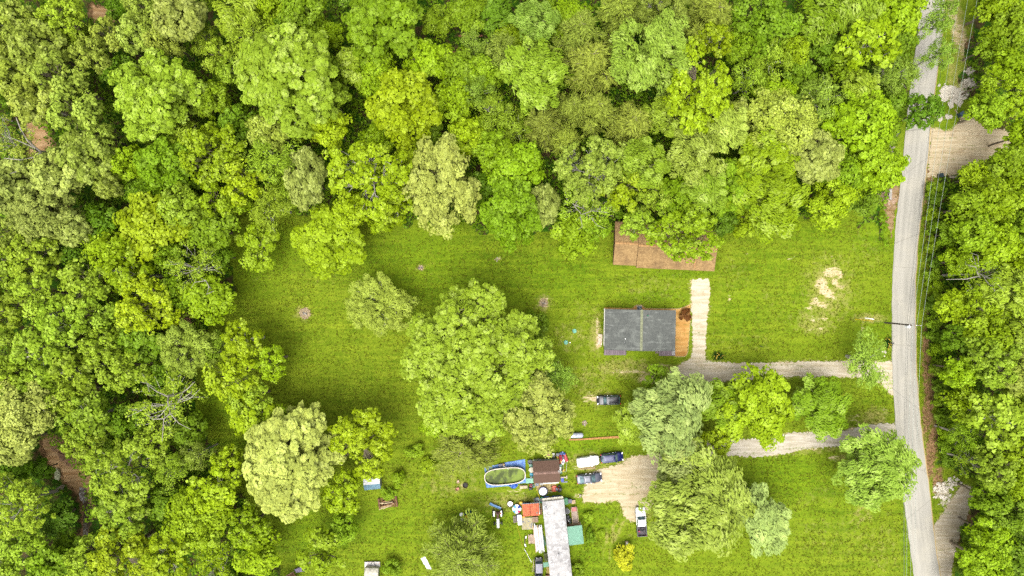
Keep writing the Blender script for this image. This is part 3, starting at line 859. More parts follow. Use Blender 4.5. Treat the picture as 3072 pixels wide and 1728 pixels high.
HUES = {'P': (186, 202, 92), 'Q': (178, 200, 72), 'Y': (174, 202, 22), 'L': (166, 198, 48), 'G': (146, 182, 26), 'B': (162, 196, 20), 'D': (112, 154, 22), 'T': (150, 190, 24), 'O': (160, 178, 66), 'S': (184, 206, 110), 'F': (160, 196, 66), 'U': (126, 164, 24), 'A': (224, 222, 40), 'R': (134, 84, 42)}
TONE = {'P': 'cream-yellow', 'Q': 'pale yellow-green', 'Y': 'bright yellow-green', 'L': 'light lime-green', 'G': 'rich green', 'B': 'vivid green', 'D': 'deep green', 'T': 'emerald-green', 'O': 'olive', 'S': 'silvery green', 'F': 'pale green', 'U': 'dark green', 'A': 'golden-yellow', 'R': 'reddish-brown'}
NOUN = {'maple': 'leafy tree', 'cotton': 'billowy-crowned tree', 'ash': 'open-crowned tree', 'bare': 'tree with bare grey twigs', 'wind': 'windblown tree', 'feather': 'wispy tree', 'round': 'round-crowned tree', 'shrub': 'bush', 'cedar': 'feathery cedar'}
OBJN = {'maple': 'deciduous_tree', 'cotton': 'cottonwood_tree', 'ash': 'ash_tree', 'bare': 'sparse_tree', 'wind': 'windblown_tree', 'feather': 'locust_tree', 'round': 'maple_tree', 'shrub': 'shrub', 'cedar': 'cedar_tree'}

# x, y, crown radius (2576-wide units), kind, hue, height or None, label or None, aspect y/x
TREES = [
 # north-west wood, pale trees along the creek
 (62, 72, 56, 'cotton', 'Q', 18, None), (118, 132, 60, 'cotton', 'Q', 19, None), (188, 52, 58, 'ash', 'L', 17, None), (58, 190, 58, 'cotton', 'Q', 18, None), (165, 205, 62, 'ash', 'Q', 19, None),
 (245, 150, 46, 'ash', 'Q', 16, None), (104, 262, 60, 'cotton', 'Q', 18, None), (205, 292, 62, 'ash', 'Q', 18, None), (46, 362, 66, 'bare', 'Q', 18, 'pale yellow-green tree leaning left with a thick bare grey fork by brown creek bank'),
 (162, 440, 64, 'cotton', 'P', 18, None), (232, 405, 58, 'cotton', 'Q', 17, None), (275, 352, 40, 'ash', 'Q', 15, None), (285, 470, 34, 'cotton', 'Q', 15, None), (58, 478, 64, 'cotton', 'P', 18, None), (128, 545, 66, 'cotton', 'P', 18, None),
 (200, 578, 46, 'cotton', 'P', 15, None), (36, 590, 50, 'ash', 'Q', 15, None), (12, 34, 36, 'maple', 'D', 12, None), (4, 215, 38, 'maple', 'D', 12, None), (290, 100, 44, 'ash', 'Q', 15, None), (205, 100, 40, 'maple', 'G', 11, None), (20, 440, 30, 'maple', 'D', 11, None), (10, 130, 40, 'cotton', 'Q', 15, None),
 (385, 40, 52, 'ash', 'Q', 16, None), (360, 95, 44, 'cotton', 'Q', 16, None), (468, 48, 62, 'cotton', 'P', 19, 'tall cream-yellow billowy tree near the top edge, left of centre'), (430, 110, 44, 'cotton', 'Q', 15, None), (612, 45, 56, 'wind', 'L', 16, None), (690, 24, 46, 'maple', 'B', 14, None), (640, 105, 54, 'feather', 'L', 15, None),
 (765, 30, 54, 'round', 'G', 14, None), (560, 150, 44, 'ash', 'L', 14, None), (520, 105, 40, 'feather', 'L', 14, None), (590, 190, 36, 'ash', 'L', 13, None), (720, 80, 40, 'maple', 'U', 11, None), (310, 190, 46, 'maple', 'D', 12, None), (310, 30, 30, 'maple', 'D', 11, None),
 (405, 240, 104, 'cotton', 'L', 20, 'broad lime-green tree, largest crown of the upper left wood'), (540, 255, 44, 'round', 'G', 13, None), (733, 200, 122, 'cotton', 'L', 21, 'very broad pale-flecked green tree below the top edge'), (842, 262, 42, 'ash', 'L', 15, None), (850, 190, 40, 'maple', 'G', 13, None),
 (422, 424, 68, 'round', 'T', 15, 'emerald round-crowned tree alone of its colour in the left wood'), (328, 418, 46, 'maple', 'B', 13, None), (548, 396, 78, 'ash', 'Y', 17, None), (692, 415, 62, 'feather', 'L', 16, None), (622, 462, 54, 'ash', 'Y', 16, None), (690, 332, 52, 'cotton', 'Q', 15, None), (838, 322, 50, 'round', 'Y', 14, None), (600, 320, 50, 'maple', 'U', 12, None), (480, 345, 46, 'feather', 'L', 13, None), (760, 310, 44, 'round', 'G', 13, None),
 (778, 452, 46, 'cotton', 'P', 16, 'small cream-yellow tree at the top of the lawn, left of the bright yellow ones', 1.55),
 # north, middle
 (972, 62, 100, 'maple', 'G', 17, None), (905, 168, 52, 'cotton', 'L', 14, None), (1076, 158, 56, 'maple', 'B', 14, None), (1017, 278, 86, 'round', 'Y', 17, 'round bright yellow-green tree standing out in the middle of the wood'), (945, 196, 50, 'round', 'B', 14, None), (1150, 182, 52, 'maple', 'G', 12, None), (1140, 255, 54, 'maple', 'B', 13, None),
 (1212, 195, 46, 'round', 'G', 11, None), (1258, 132, 44, 'feather', 'O', 13, None), (1350, 62, 54, 'wind', 'F', 14, None), (1426, 54, 50, 'maple', 'B', 9, None), (1346, 196, 78, 'wind', 'L', 17, None), (1443, 204, 24, 'feather', 'T', 9, None), (1460, 88, 56, 'cedar', 'O', 14, None), (1486, 160, 62, 'cedar', 'O', 15, None),
 (1552, 30, 56, 'cedar', 'O', 15, None), (1652, 36, 66, 'feather', 'O', 16, None), (1640, 152, 100, 'wind', 'F', 20, 'big pale windblown tree with swept leaves, upper right of the cedars'), (1556, 130, 38, 'cedar', 'O', 12, None), (1199, 236, 46, 'feather', 'F', 13, None), (1252, 292, 54, 'feather', 'L', 13, None), (1362, 318, 50, 'cedar', 'O', 14, None),
 (1438, 280, 44, 'cedar', 'O', 13, None), (1500, 280, 48, 'cedar', 'O', 14, None), (1418, 356, 40, 'cedar', 'Q', 13, 'small pale olive cedar with dry twigs, lowest of the cedar group'), (1586, 320, 58, 'cedar', 'O', 15, None), (1745, 244, 88, 'ash', 'Y', 19, 'large golden-green tree right of the pale windblown tree', 1.25), (1680, 300, 54, 'wind', 'L', 15, None),
 (1742, 392, 74, 'wind', 'Q', 17, None), (1818, 322, 56, 'wind', 'Q', 16, None), (1616, 416, 62, 'wind', 'L', 16, None), (1482, 436, 84, 'ash', 'Q', 17, None), (1560, 480, 56, 'ash', 'Y', 15, None), (1240, 380, 50, 'round', 'T', 14, None), (1302, 424, 62, 'round', 'T', 15, None), (1284, 540, 72, 'round', 'T', 16, 'emerald cauliflower-crowned tree bulging over the lawn edge', 1.15),
 (1114, 470, 88, 'cotton', 'P', 18, 'tall cream-yellow tree at the lawn edge, brightest crown above the lawn', 1.3), (938, 452, 100, 'ash', 'Y', 18, None), (1368, 520, 36, 'cotton', 'P', 14, 'narrow cream-yellow tree right of the emerald cauliflower-crowned tree', 1.4), (1474, 520, 66, 'bare', 'L', 15, 'light green tree with tangled white-grey bare twigs left of the brown roof'), (1440, 588, 56, 'maple', 'G', 12, None),
 (1180, 345, 46, 'round', 'B', 13, None), (1080, 345, 40, 'maple', 'U', 11, None), (960, 350, 40, 'maple', 'B', 12, None), (1040, 400, 40, 'round', 'Y', 12, None), (1205, 330, 40, 'maple', 'G', 11, None), (1210, 470, 36, 'maple', 'D', 11, None), (1300, 330, 44, 'feather', 'L', 12, None),
 (1100, 60, 40, 'maple', 'G', 9, None), (1180, 40, 50, 'maple', 'G', 8, None), (1250, 40, 44, 'maple', 'D', 8, None), (1290, 100, 40, 'maple', 'B', 8, None), (1190, 115, 36, 'feather', 'F', 8, None),
 # north-east wood
 (1788, 48, 60, 'cedar', 'O', 15, None), (1928, 54, 82, 'maple', 'U', 17, None), (2050, 52, 62, 'wind', 'G', 16, None), (2150, 38, 56, 'wind', 'L', 15, None), (2238, 44, 60, 'round', 'B', 15, None), (2166, 120, 70, 'ash', 'B', 17, None), (2250, 112, 46, 'maple', 'U', 12, None), (2350, 55, 46, 'feather', 'F', 15, 'thin-leaved tree reaching over the road at the top edge'),
 (2352, 140, 40, 'feather', 'F', 12, 'thin-leaved tree overhanging the road, second from the top edge'), (1993, 134, 36, 'round', 'Y', 15, None), (1930, 152, 60, 'feather', 'L', 15, None), (1784, 112, 44, 'ash', 'Y', 16, None), (1882, 205, 50, 'feather', 'L', 14, None), (1946, 244, 46, 'round', 'B', 13, None), (2048, 252, 60, 'feather', 'F', 16, 'pale wispy green tree with white bare twigs, left of the road'),
 (2156, 226, 40, 'wind', 'L', 14, None), (2128, 165, 48, 'maple', 'G', 13, None), (2244, 196, 52, 'feather', 'F', 14, None), (2236, 255, 44, 'maple', 'U', 10, None), (2314, 284, 46, 'ash', 'D', 13, 'sparse dark-leaved tree hanging over the middle of the road'), (2160, 318, 92, 'maple', 'B', 17, None), (2200, 425, 60, 'maple', 'B', 14, None), (2110, 430, 54, 'maple', 'G', 13, None),
 (1952, 312, 86, 'cotton', 'Q', 17, None), (2040, 402, 62, 'cotton', 'P', 16, 'cream-tinted billowy tree near the road, upper right of the brown roof'), (1922, 398, 76, 'wind', 'B', 17, None), (1840, 300, 44, 'wind', 'O', 14, None), (1932, 504, 88, 'wind', 'B', 16, None), (2086, 508, 60, 'maple', 'B', 13, None), (1838, 470, 64, 'maple', 'G', 14, None), (1770, 480, 56, 'wind', 'L', 14, None),
 (2170, 500, 44, 'maple', 'U', 8, None), (2030, 330, 40, 'maple', 'U', 11, None), (2070, 130, 44, 'maple', 'U', 11, None), (1860, 120, 44, 'maple', 'G', 12, None), (2216, 330, 44, 'maple', 'G', 10, None), (2000, 190, 46, 'maple', 'U', 12, None), (2280, 20, 36, 'maple', 'U', 10, None), (1700, 500, 50, 'maple', 'G', 12, None), (1640, 500, 44, 'ash', 'L', 12, None),
 (1716, 592, 86, 'ash', 'B', 15, 'open-crowned tree with grey limbs spreading over the brown shingle roof', .85), (1596, 566, 42, 'ash', 'L', 13, 'small light tree at the upper left corner of the brown roof'), (1890, 560, 46, 'maple', 'B', 10, None), (1500, 575, 40, 'ash', 'G', 11, None),
 # wood east of the road
 (2500, 20, 50, 'maple', 'B', 12, None), (2524, 78, 52, 'maple', 'G', 14, None), (2484, 120, 34, 'maple', 'G', 11, None), (2540, 172, 50, 'maple', 'B', 14, None), (2484, 282, 48, 'maple', 'G', 13, None), (2552, 256, 50, 'ash', 'B', 14, None), (2560, 346, 36, 'maple', 'B', 12, None), (2486, 210, 34, 'ash', 'B', 12, None), (2452, 448, 42, 'maple', 'B', 10, None), (2520, 420, 52, 'maple', 'G', 13, None),
 (2372, 590, 34, 'maple', 'G', 8, None), (2418, 524, 52, 'maple', 'G', 13, None), (2484, 512, 50, 'round', 'B', 14, None), (2548, 490, 46, 'maple', 'B', 14, None), (2440, 590, 46, 'round', 'T', 14, None), (2496, 620, 52, 'round', 'B', 15, None), (2556, 570, 48, 'maple', 'G', 14, None), (2552, 660, 46, 'maple', 'B', 14, None), (2456, 690, 58, 'bare', 'B', 15, 'green tree with long pale bare limbs beside the road, right of the pole wires'), (2390, 660, 36, 'maple', 'B', 10, None),
 (2526, 736, 66, 'wind', 'L', 16, None), (2374, 768, 44, 'maple', 'B', 11, None), (2440, 780, 50, 'ash', 'B', 14, None), (2480, 842, 56, 'maple', 'B', 15, None), (2550, 830, 50, 'wind', 'L', 15, None), (2400, 850, 44, 'maple', 'U', 11, None), (2477, 915, 66, 'ash', 'L', 16, None), (2548, 935, 52, 'wind', 'Q', 16, None), (2390, 930, 42, 'round', 'B', 12, None), (2404, 1010, 46, 'maple', 'B', 12, None),
 (2486, 1046, 72, 'ash', 'L', 16, None), (2552, 1020, 46, 'maple', 'L', 15, None), (2540, 1116, 54, 'ash', 'B', 15, None), (2400, 1090, 44, 'feather', 'G', 11, None), (2420, 1160, 42, 'bare', 'G', 12, None), (2480, 1176, 56, 'ash', 'L', 15, None), (2548, 1196, 50, 'maple', 'B', 14, None), (2484, 1250, 44, 'maple', 'G', 13, None), (2528, 1296, 60, 'maple', 'U', 13, None), (2480, 1336, 46, 'maple', 'B', 12, None), (2464, 1406, 62, 'round', 'B', 13, None), (2548, 1392, 56, 'maple', 'U', 12, None),
 # west wood, below the pale trees
 (266, 560, 48, 'maple', 'D', 12, None), (400, 566, 80, 'maple', 'Y', 16, None), (468, 522, 54, 'cotton', 'L', 16, None), (536, 576, 56, 'round', 'G', 13, None), (496, 668, 62, 'bare', 'L', 14, 'sparse tree with bleached bare twigs at the left edge of the lawn'), (284, 632, 56, 'maple', 'B', 14, None), (340, 690, 58, 'ash', 'B', 15, None), (232, 716, 62, 'ash', 'L', 16, None), (104, 652, 62, 'ash', 'L', 16, None), (30, 680, 52, 'ash', 'L', 15, None),
 (112, 736, 62, 'ash', 'L', 16, None), (40, 780, 54, 'ash', 'L', 15, None), (172, 810, 60, 'ash', 'L', 16, None), (252, 790, 50, 'ash', 'L', 15, None), (384, 766, 74, 'ash', 'Y', 16, None), (532, 752, 60, 'round', 'B', 13, 'vivid green tree jutting into the lawn just above the brush pile'), (352, 846, 62, 'maple', 'U', 12, None), (270, 870, 52, 'ash', 'L', 15, None), (116, 880, 66, 'ash', 'L', 16, None), (40, 880, 50, 'ash', 'L', 15, None),
 (52, 945, 44, 'ash', 'L', 15, None), (196, 930, 56, 'ash', 'L', 15, None), (320, 925, 56, 'ash', 'L', 14, None), (482, 880, 66, 'feather', 'Q', 14, 'pale wispy tree at the lawn edge just below the brush pile'), (622, 856, 50, 'ash', 'Y', 13, None), (592, 940, 64, 'ash', 'Y', 14, None), (690, 906, 46, 'ash', 'B', 11, None), (545, 870, 36, 'feather', 'L', 11, None), (640, 1000, 50, 'ash', 'L', 12, None), (420, 640, 46, 'maple', 'G', 12, None), (450, 740, 46, 'maple', 'G', 12, None), (560, 645, 30, 'maple', 'U', 9, None), (200, 650, 46, 'maple', 'D', 11, None),
 (420, 955, 46, 'maple', 'U', 11, None), (130, 610, 40, 'feather', 'F', 14, None), (470, 460, 44, 'maple', 'U', 11, None), (370, 490, 44, 'maple', 'U', 11, None),
 # trees standing on the lawn
 (652, 622, 52, 'ash', 'B', 9, 'small bright green tree standing alone near the upper left corner of lawn', 1.15), (830, 610, 88, 'round', 'B', 11, 'dense round yellow-green tree on the upper left part of the lawn', .92), (690, 520, 60, 'feather', 'L', 14, None), (556, 508, 46, 'ash', 'Y', 15, None), (740, 490, 40, 'feather', 'L', 13, None), (890, 530, 44, 'round', 'Y', 13, None), (1130, 560, 40, 'feather', 'G', 8, None), (600, 500, 40, 'maple', 'B', 12, None), (1000, 520, 50, 'ash', 'Y', 13, None), (960, 560, 30, 'maple', 'Y', 10, None),
 (958, 772, 84, 'feather', 'Q', 9, 'olive wispy tree alone in the middle of the lawn, left of the biggest tree', .85), (1198, 915, 172, 'giant', 'L', 19, 'enormous light green tree in the middle of the lawn, the biggest crown'), (1348, 820, 36, 'shrub', 'U', 5, 'dark round bush tucked at the upper right of the biggest tree'), (1350, 1034, 90, 'cotton', 'P', 17, 'cream-yellow tree above the brown shed roof, lower right of the biggest tree', 1.05), (1400, 945, 46, 'feather', 'F', 11, 'pale wispy small tree between the biggest tree and the black car'),
 (1096, 1060, 36, 'maple', 'B', 9, 'small vivid green tree at the lower left of the biggest tree', 1.2), (1162, 1132, 80, 'cedar', 'O', 9, 'sparse brown-olive cedar with drooping twigs above the green pool', .8), (1158, 1398, 90, 'cedar', 'O', 11, 'wide dark olive cedar clump at the bottom edge, left of the mobile home'), (985, 1432, 24, 'shrub', 'G', 3, 'small green bush right of the little camper trailer'), (1072, 1169, 24, 'shrub', 'B', 2, 'low round bush on the lawn left of the pool cedar', .75), (1042, 1135, 24, 'shrub', 'G', 2.2, 'low bush under the yellow-green tree, above the white shed', .8),
 (1578, 1406, 31, 'shrub', 'A', 3.2, 'golden-yellow bush below the small beige cart', 1.1), (1512, 1341, 10, 'shrub', 'B', 1.0, 'small green sprout on the lawn right of the green metal awning'), (1725, 792, 16, 'shrub', 'R', 1.6, 'reddish-brown bush in the orange mulch bed'), (1480, 1300, 14, 'shrub', 'G', 1.6, 'leafy vine bush beside the wooden ramp'), (1484, 1350, 12, 'shrub', 'U', 1.6, 'dark leafy bush at the right edge of the green metal awning', 1.8), (1450, 1440, 22, 'shrub', 'G', 2.2, 'green bush against the mobile home at the bottom edge'),
 (918, 1100, 88, 'ash', 'Y', 14, 'bright yellow-green open tree spreading above the little white and blue shed', .95), (862, 1232, 52, 'ash', 'Y', 12, 'yellow-green open tree left of the little white and blue shed', 1.15), (735, 1160, 108, 'cotton', 'P', 17, 'huge cream-yellow tree, largest pale crown in the lower left', 1.25), (812, 1385, 58, 'ash', 'B', 11, 'yellow-green tree at the bottom edge left of the camper trailer', 1.05), (978, 1240, 20, 'shrub', 'G', 2.0, 'green bush growing behind the firewood stack'), (1000, 1210, 16, 'shrub', 'B', 3.0, 'bright small bush right of the little white and blue shed', 1.4), (865, 1330, 40, 'maple', 'G', 8, 'darker green tree just above the bottom-edge yellow-green tree'),
 # belt between the two drives and along the road
 (1688, 1040, 92, 'wind', 'S', 16, 'silvery windblown willow between the two gravel drives', 1.2), (1742, 1262, 124, 'wind', 'Q', 17, 'very large pale willow right of the white pickup truck', 1.08), (1590, 1066, 46, 'wind', 'L', 9, 'bright green shrubby tree right of the black car'), (1806, 1010, 56, 'wind', 'G', 10, 'dark green bushy willow just right of the silvery willow'), (1908, 1018, 92, 'maple', 'B', 13, 'bright green leafy tree overlapping the upper gravel driveway', 1.15), (2062, 1022, 72, 'wind', 'G', 9, 'soft green bushy tree between drives, nearest the road'),
 (2172, 905, 54, 'feather', 'F', 10, 'thin feathery tree over the driveway mouth beside the road', 1.3), (2192, 1178, 96, 'wind', 'F', 13, 'broad pale willow beside the road below the second drive'), (1922, 1306, 62, 'wind', 'S', 11, 'silvery-green small willow on the lower right lawn', 1.2), (1892, 1236, 26, 'feather', 'G', 5, 'small green sapling above the silvery-green small willow'), (1700, 1150, 60, 'wind', 'S', 14, 'silvery leafy tree joining the two willow crowns'), (1650, 950, 34, 'ash', 'G', 8, 'small green tree at the left end of the upper gravel driveway'), (1800, 1110, 40, 'ash', 'Y', 8, 'yellow-green small tree at the left end of the second drive'),
 # south-west wood
 (62, 1030, 84, 'cotton', 'P', 17, 'large cream-yellow tree on the left edge above the sandy creek bed'), (46, 1112, 50, 'cotton', 'P', 14, None), (424, 1008, 84, 'bare', 'L', 16, 'light green tree with big branching pale grey limbs on the lower left'), (236, 1046, 62, 'ash', 'L', 15, None), (186, 990, 50, 'ash', 'L', 14, None), (222, 1104, 50, 'ash', 'L', 14, None), (322, 1182, 88, 'ash', 'L', 16, None), (444, 1172, 46, 'feather', 'L', 13, None), (502, 1140, 40, 'feather', 'Q', 12, None), (642, 1040, 60, 'ash', 'Y', 12, 'thin yellow-green open tree leaning over the lower left lawn', 1.1),
 (700, 1058, 40, 'ash', 'B', 11, None), (584, 1160, 42, 'ash', 'Y', 12, None), (556, 1226, 64, 'ash', 'Y', 14, None), (504, 1300, 78, 'round', 'B', 14, None), (630, 1320, 52, 'ash', 'B', 13, None), (316, 1282, 64, 'ash', 'L', 15, None), (320, 1384, 84, 'ash', 'Y', 15, None), (242, 1398, 54, 'ash', 'L', 14, None), (430, 1398, 66, 'ash', 'Y', 14, None), (548, 1406, 56, 'bare', 'Y', 13, None),
 (652, 1388, 58, 'maple', 'B', 12, None), (62, 1266, 78, 'ash', 'L', 16, None), (30, 1180, 46, 'maple', 'D', 11, None), (150, 1300, 48, 'maple', 'D', 7, None), (180, 1370, 36, 'maple', 'U', 7, None), (78, 1364, 54, 'ash', 'L', 14, None), (136, 1424, 56, 'round', 'G', 12, None), (20, 1430, 50, 'ash', 'L', 13, None), (420, 1260, 46, 'maple', 'U', 11, None), (330, 1060, 46, 'maple', 'U', 11, None), (300, 1110, 40, 'maple', 'U', 10, None), (480, 1080, 44, 'maple', 'U', 10, None), (400, 1100, 44, 'ash', 'L', 13, None), (110, 960, 44, 'ash', 'L', 14, None), (110, 1180, 26, 'maple', 'D', 6, None),
]
TREES += [(2352, 475, 20, 'shrub', 'G', 3, None), (2360, 505, 22, 'shrub', 'U', 3.5, None), (2350, 540, 20, 'shrub', 'B', 3, None), (2356, 575, 22, 'shrub', 'G', 3.5, None), (2348, 615, 20, 'shrub', 'B', 3, None), (2352, 650, 22, 'shrub', 'U', 3.4, None), (2346, 690, 20, 'shrub', 'G', 3, None), (2350, 725, 22, 'shrub', 'B', 3.4, None), (2348, 765, 20, 'shrub', 'U', 3, None), (2352, 805, 22, 'shrub', 'G', 3.4, None), (2356, 845, 22, 'shrub', 'U', 3.4, None), (2358, 885, 20, 'shrub', 'B', 3, None), (2362, 925, 22, 'shrub', 'G', 3.4, None), (2366, 965, 22, 'shrub', 'U', 3.4, None), (2372, 1005, 22, 'shrub', 'G', 3.4, None), (2376, 1045, 22, 'shrub', 'U', 3.4, None), (2380, 1085, 20, 'shrub', 'B', 3, None), (2386, 1125, 22, 'shrub', 'G', 3.4, None), (2392, 1160, 20, 'shrub', 'U', 3, None), (2440, 1345, 20, 'shrub', 'U', 3, None), (2432, 1385, 20, 'shrub', 'G', 3, None), (2424, 1425, 20, 'shrub', 'U', 3, None)]
TREES = [((t[0] + 12, t[1], t[2] - 2) + tuple(t[3:]) if (t[3] != 'shrub' and 2360 < t[0] < 2430 and t[1] > 430) else t) for t in TREES]
KINDS['giant'] = dict(nl=34, ls=.215, rc=.40, K=28, L=.17, W=.13, rz=.60, dens=.95, twig=.3)
SIZES['giant'] = [11.8]
OBJN['giant'] = 'broad_tree'

LANDMARKS = [('the two-slope grey house', 1610, 830), ('the brown shingle roof', 1670, 640), ('the brush pile', 470, 797), ('the sandy creek bed', 165, 1180), ('the emerald left-wood tree', 422, 424), ('the tall cream-yellow top-edge tree', 468, 48),
             ('the broadest upper left crown', 405, 240), ('the very broad pale-flecked tree', 733, 200), ('the round yellow-green mid-wood tree', 1017, 278), ('the brightest cream tree', 1114, 470), ('the emerald lawn-edge tree', 1284, 540), ('the fallen logs', 1190, 90),
             ('the big pale windblown tree', 1640, 152), ('the lowest cedar', 1418, 356), ('the large golden-green tree', 1745, 244), ('the pale wispy white-twigged tree', 2048, 252), ('the rubble heap', 2405, 240), ('the tan dirt drive', 2450, 375), ('the utility pole', 2280, 815),
             ('the dirt track fork', 2420, 1260), ('the grey forked trunk', 130, 390), ('the bleached-twig lawn tree', 496, 668), ('the pale grey-limbed tree', 424, 1008), ('the huge cream tree', 735, 1160), ('the left-edge cream tree', 62, 1030), ('the lone small lawn tree', 652, 622),
             ('the dense round lawn tree', 830, 610), ('the pale-limbed roadside tree', 2456, 690), ('the cream-tinted roadside tree', 2040, 402), ('the concrete rubble bank', 2240, 495)]
DIRS = ['right of', 'upper right of', 'above', 'upper left of', 'left of', 'lower left of', 'below', 'lower right of']
ORD = ['', 'second ', 'third ', 'fourth ', 'fifth ', 'sixth ', 'seventh ', 'eighth ', 'ninth ', 'tenth ', 'eleventh ', 'twelfth ']

def auto_labels(trs):
    pend = {}
    for i, t in enumerate(trs):
        if t[6]:
            continue
        best = min(LANDMARKS, key=lambda q: math.hypot(q[1] - t[0], q[2] - t[1]) + (40 if math.hypot(q[1] - t[0], q[2] - t[1]) < 12 else 0))
        dx, dy = t[0] - best[1], best[2] - t[1]
        di = int(round(math.atan2(dy, dx) / (math.pi / 4))) % 8
        size = 'small ' if t[2] < 42 else ('large ' if t[2] > 72 else '')
        base = f"{size}{TONE[t[4]]} {NOUN.get(t[3], 'tree')} {DIRS[di]} {best[0]}"
        pend.setdefault(base, []).append((math.hypot(dx, dy), i))
    out = {}
    for base, lst in pend.items():
        lst.sort()
        for k, (_, i) in enumerate(lst):
            out[i] = base if len(lst) == 1 else (('nearest ' if k == 0 else ORD[min(k, 11)] + 'nearest ') + base)
    return out

# understorey trees where the listed crowns leave the wood open
def fill_trees():
    r = random.Random(21)
    got = [(t[0], t[1], t[2] * (1.0 if t[2] < 150 else 1.0)) for t in TREES]
    keep_out = [(dpoly([(90, 1090), (250, 1190), (250, 1400), (195, 1400), (110, 1180)])), (dpoly([(2330, -50), (2450, -50), (2440, 300), (2560, 330), (2560, 380), (2440, 445), (2350, 450)])), (dpoly([(2300, 400), (2362, 430), (2352, 960), (2380, 1190), (2470, 1215), (2400, 1460), (2290, 1460)])), dpoly([(60, 290), (100, 290), (140, 370), (120, 430), (70, 420)]), dpoly([(455, 775), (490, 775), (490, 820), (455, 820)]), dpoly([(225, 10), (290, 20), (285, 60), (230, 50)]), dpoly([(2200, 430), (2262, 430), (2262, 640), (2200, 560)]), dpoly([(1110, 20), (1290, 20), (1290, 145), (1110, 145)])]
    new = []
    for _ in range(9000):
        x, y = r.uniform(-50, 2626), r.uniform(-50, 1499)
        p = D(x, y)
        a, b = np.array([p.x]), np.array([p.y])
        if inpoly(a, b, LAWN)[0] or any(inpoly(a, b, k)[0] for k in keep_out) or (2230 < x < 2395):
            continue
        rr = r.uniform(30, 42)
        if min(math.hypot(x - q[0], y - q[1]) - q[2] * 0.80 for q in got) < rr * 0.95:
            continue
        kind = r.choice(['maple', 'maple', 'round', 'feather', 'ash'])
        hue = r.choice(['G', 'U', 'D', 'B', 'G', 'U'])
        new.append((x, y, rr, kind, hue, r.uniform(7, 11), None))
        got.append((x, y, rr))
    new.sort(key=lambda t: -t[2])
    return new[:30]
EXTRA = fill_trees()
ALLT = TREES + EXTRA
AUTO = auto_labels(ALLT)

GROUPS = {'cedar': 'cedar trees', 'shrub': 'bushes'}
for i, t in enumerate(ALLT):
    x, y, rd, kind, hue, h, label = t[:7]
    asp = t[7] if len(t) > 7 else 1.0
    h = h or 12
    R0 = rd * (ALT - 0.6 * h) / 1718.2
    (trunk_me, crown_me, ph), ps = proto(kind, R0, i)
    pos = D(x, y, 0.62 * h)
    o = link(OBJN[kind], None)
    o.location = (pos.x, pos.y, 0)
    sc = R0 / ps * 1.03
    zs = h / ph
    o.scale = (sc, sc * asp, zs)
    o.rotation_euler = (0, 0, (rnd.uniform(-.5, .5) if kind == 'wind' else (rnd.uniform(0, 6.28) if asp == 1.0 else rnd.choice([0, math.pi]) + rnd.uniform(-.2, .2))))
    o.empty_display_size = 0.5
    tag(o, label or AUTO[i], 'bush' if kind == 'shrub' else 'tree', GROUPS.get(kind, 'trees of the wood and lawn'))
    tk = link('trunk', trunk_me, o)
    cr = link('crown', crown_me, o)
    j = [rnd.uniform(.93, 1.05) for _ in range(3)]
    w = rnd.uniform(.84, 1.12)
    k = c(*HUES[hue], .47)
    cr.color = (k[0] * w * j[0], k[1] * w, k[2] * w * j[2], 1)
    pale = kind in ('bare', 'feather') or (kind in ('ash', 'cotton') and i % 3 == 0)
    b = rnd.uniform(.8, 1.15)
    tk.color = (0.36 * b, 0.34 * b, 0.29 * b, 1) if pale else (0.17 * b, 0.14 * b, 0.10 * b, 1)

# ------------------------------------------------------------------ undergrowth of the woods (nobody could count it)
def undergrowth():
    r = np.random.default_rng(5)
    n = 260000
    X = r.uniform(-118, 118, n); Y = r.uniform(-72, 72, n)
    jx = X + (vnoise(X, Y, .35, 1) - .5) * 3.2; jy = Y + (vnoise(X, Y, .35, 2) - .5) * 3.2
    roadp = [D(a - 6, b) for a, b in ROAD_L] + [D(a + 6, b) for a, b in reversed(ROAD_R)]
    ok = ~inpoly(jx, jy, LAWN) & ~inpoly(X, Y, VERGE) & ~inpoly(X, Y, CREEK) & ~inpoly(X, Y, CREEK2) & ~inpoly(X, Y, CREEK3) & ~inpoly(X, Y, roadp)
    brush = D(470, 797); ok &= np.hypot(X - brush.x, Y - brush.y) > 2.0
    logs = D(1200, 85); near = np.hypot(X - logs.x, Y - logs.y) < 9
    dens = vnoise(X, Y, .18, 8) * .7 + vnoise(X, Y, .6, 9) * .3
    ok &= (dens > .30) & (~near | (r.random(n) < .6))
    X, Y, dens = X[ok], Y[ok], dens[ok]
    n = len(X)
    hgt = np.clip((vnoise(X, Y, .3, 12) * .6 + vnoise(X, Y, .9, 13) * .5 - .2), 0.02, 1) * 4.5
    Z = hgt * r.uniform(.45, 1.0, n) + .05
    P = np.stack([X, Y, Z], 1)
    N = np.array([0, 0, 1.0]) + r.normal(size=(n, 3)) * .5
    sz = r.uniform(.6, 1.35, n)
    V, F = leaf_quads(P, N, .30 * sz, .20 * sz, r)
    tone = vnoise(X, Y, .15, 20)
    val = np.repeat(r.uniform(.65, 1.2, n) * (0.75 + .5 * vnoise(X, Y, .5, 21)), 4)
    hue = np.repeat(np.clip(tone * 1.2 - .2 + r.normal(0, .15, n), 0, 1), 4)
    o = link('undergrowth', mesh_np('undergrowth', V, F, LEAF, False, {'leaf': np.stack([val, hue, 0 * val, 0 * val + 1], 1)}))
    o.color = c(128, 168, 24, .46)
    tag(o, 'low leafy undergrowth covering the woodland floor', 'undergrowth', None, 'stuff')
undergrowth()

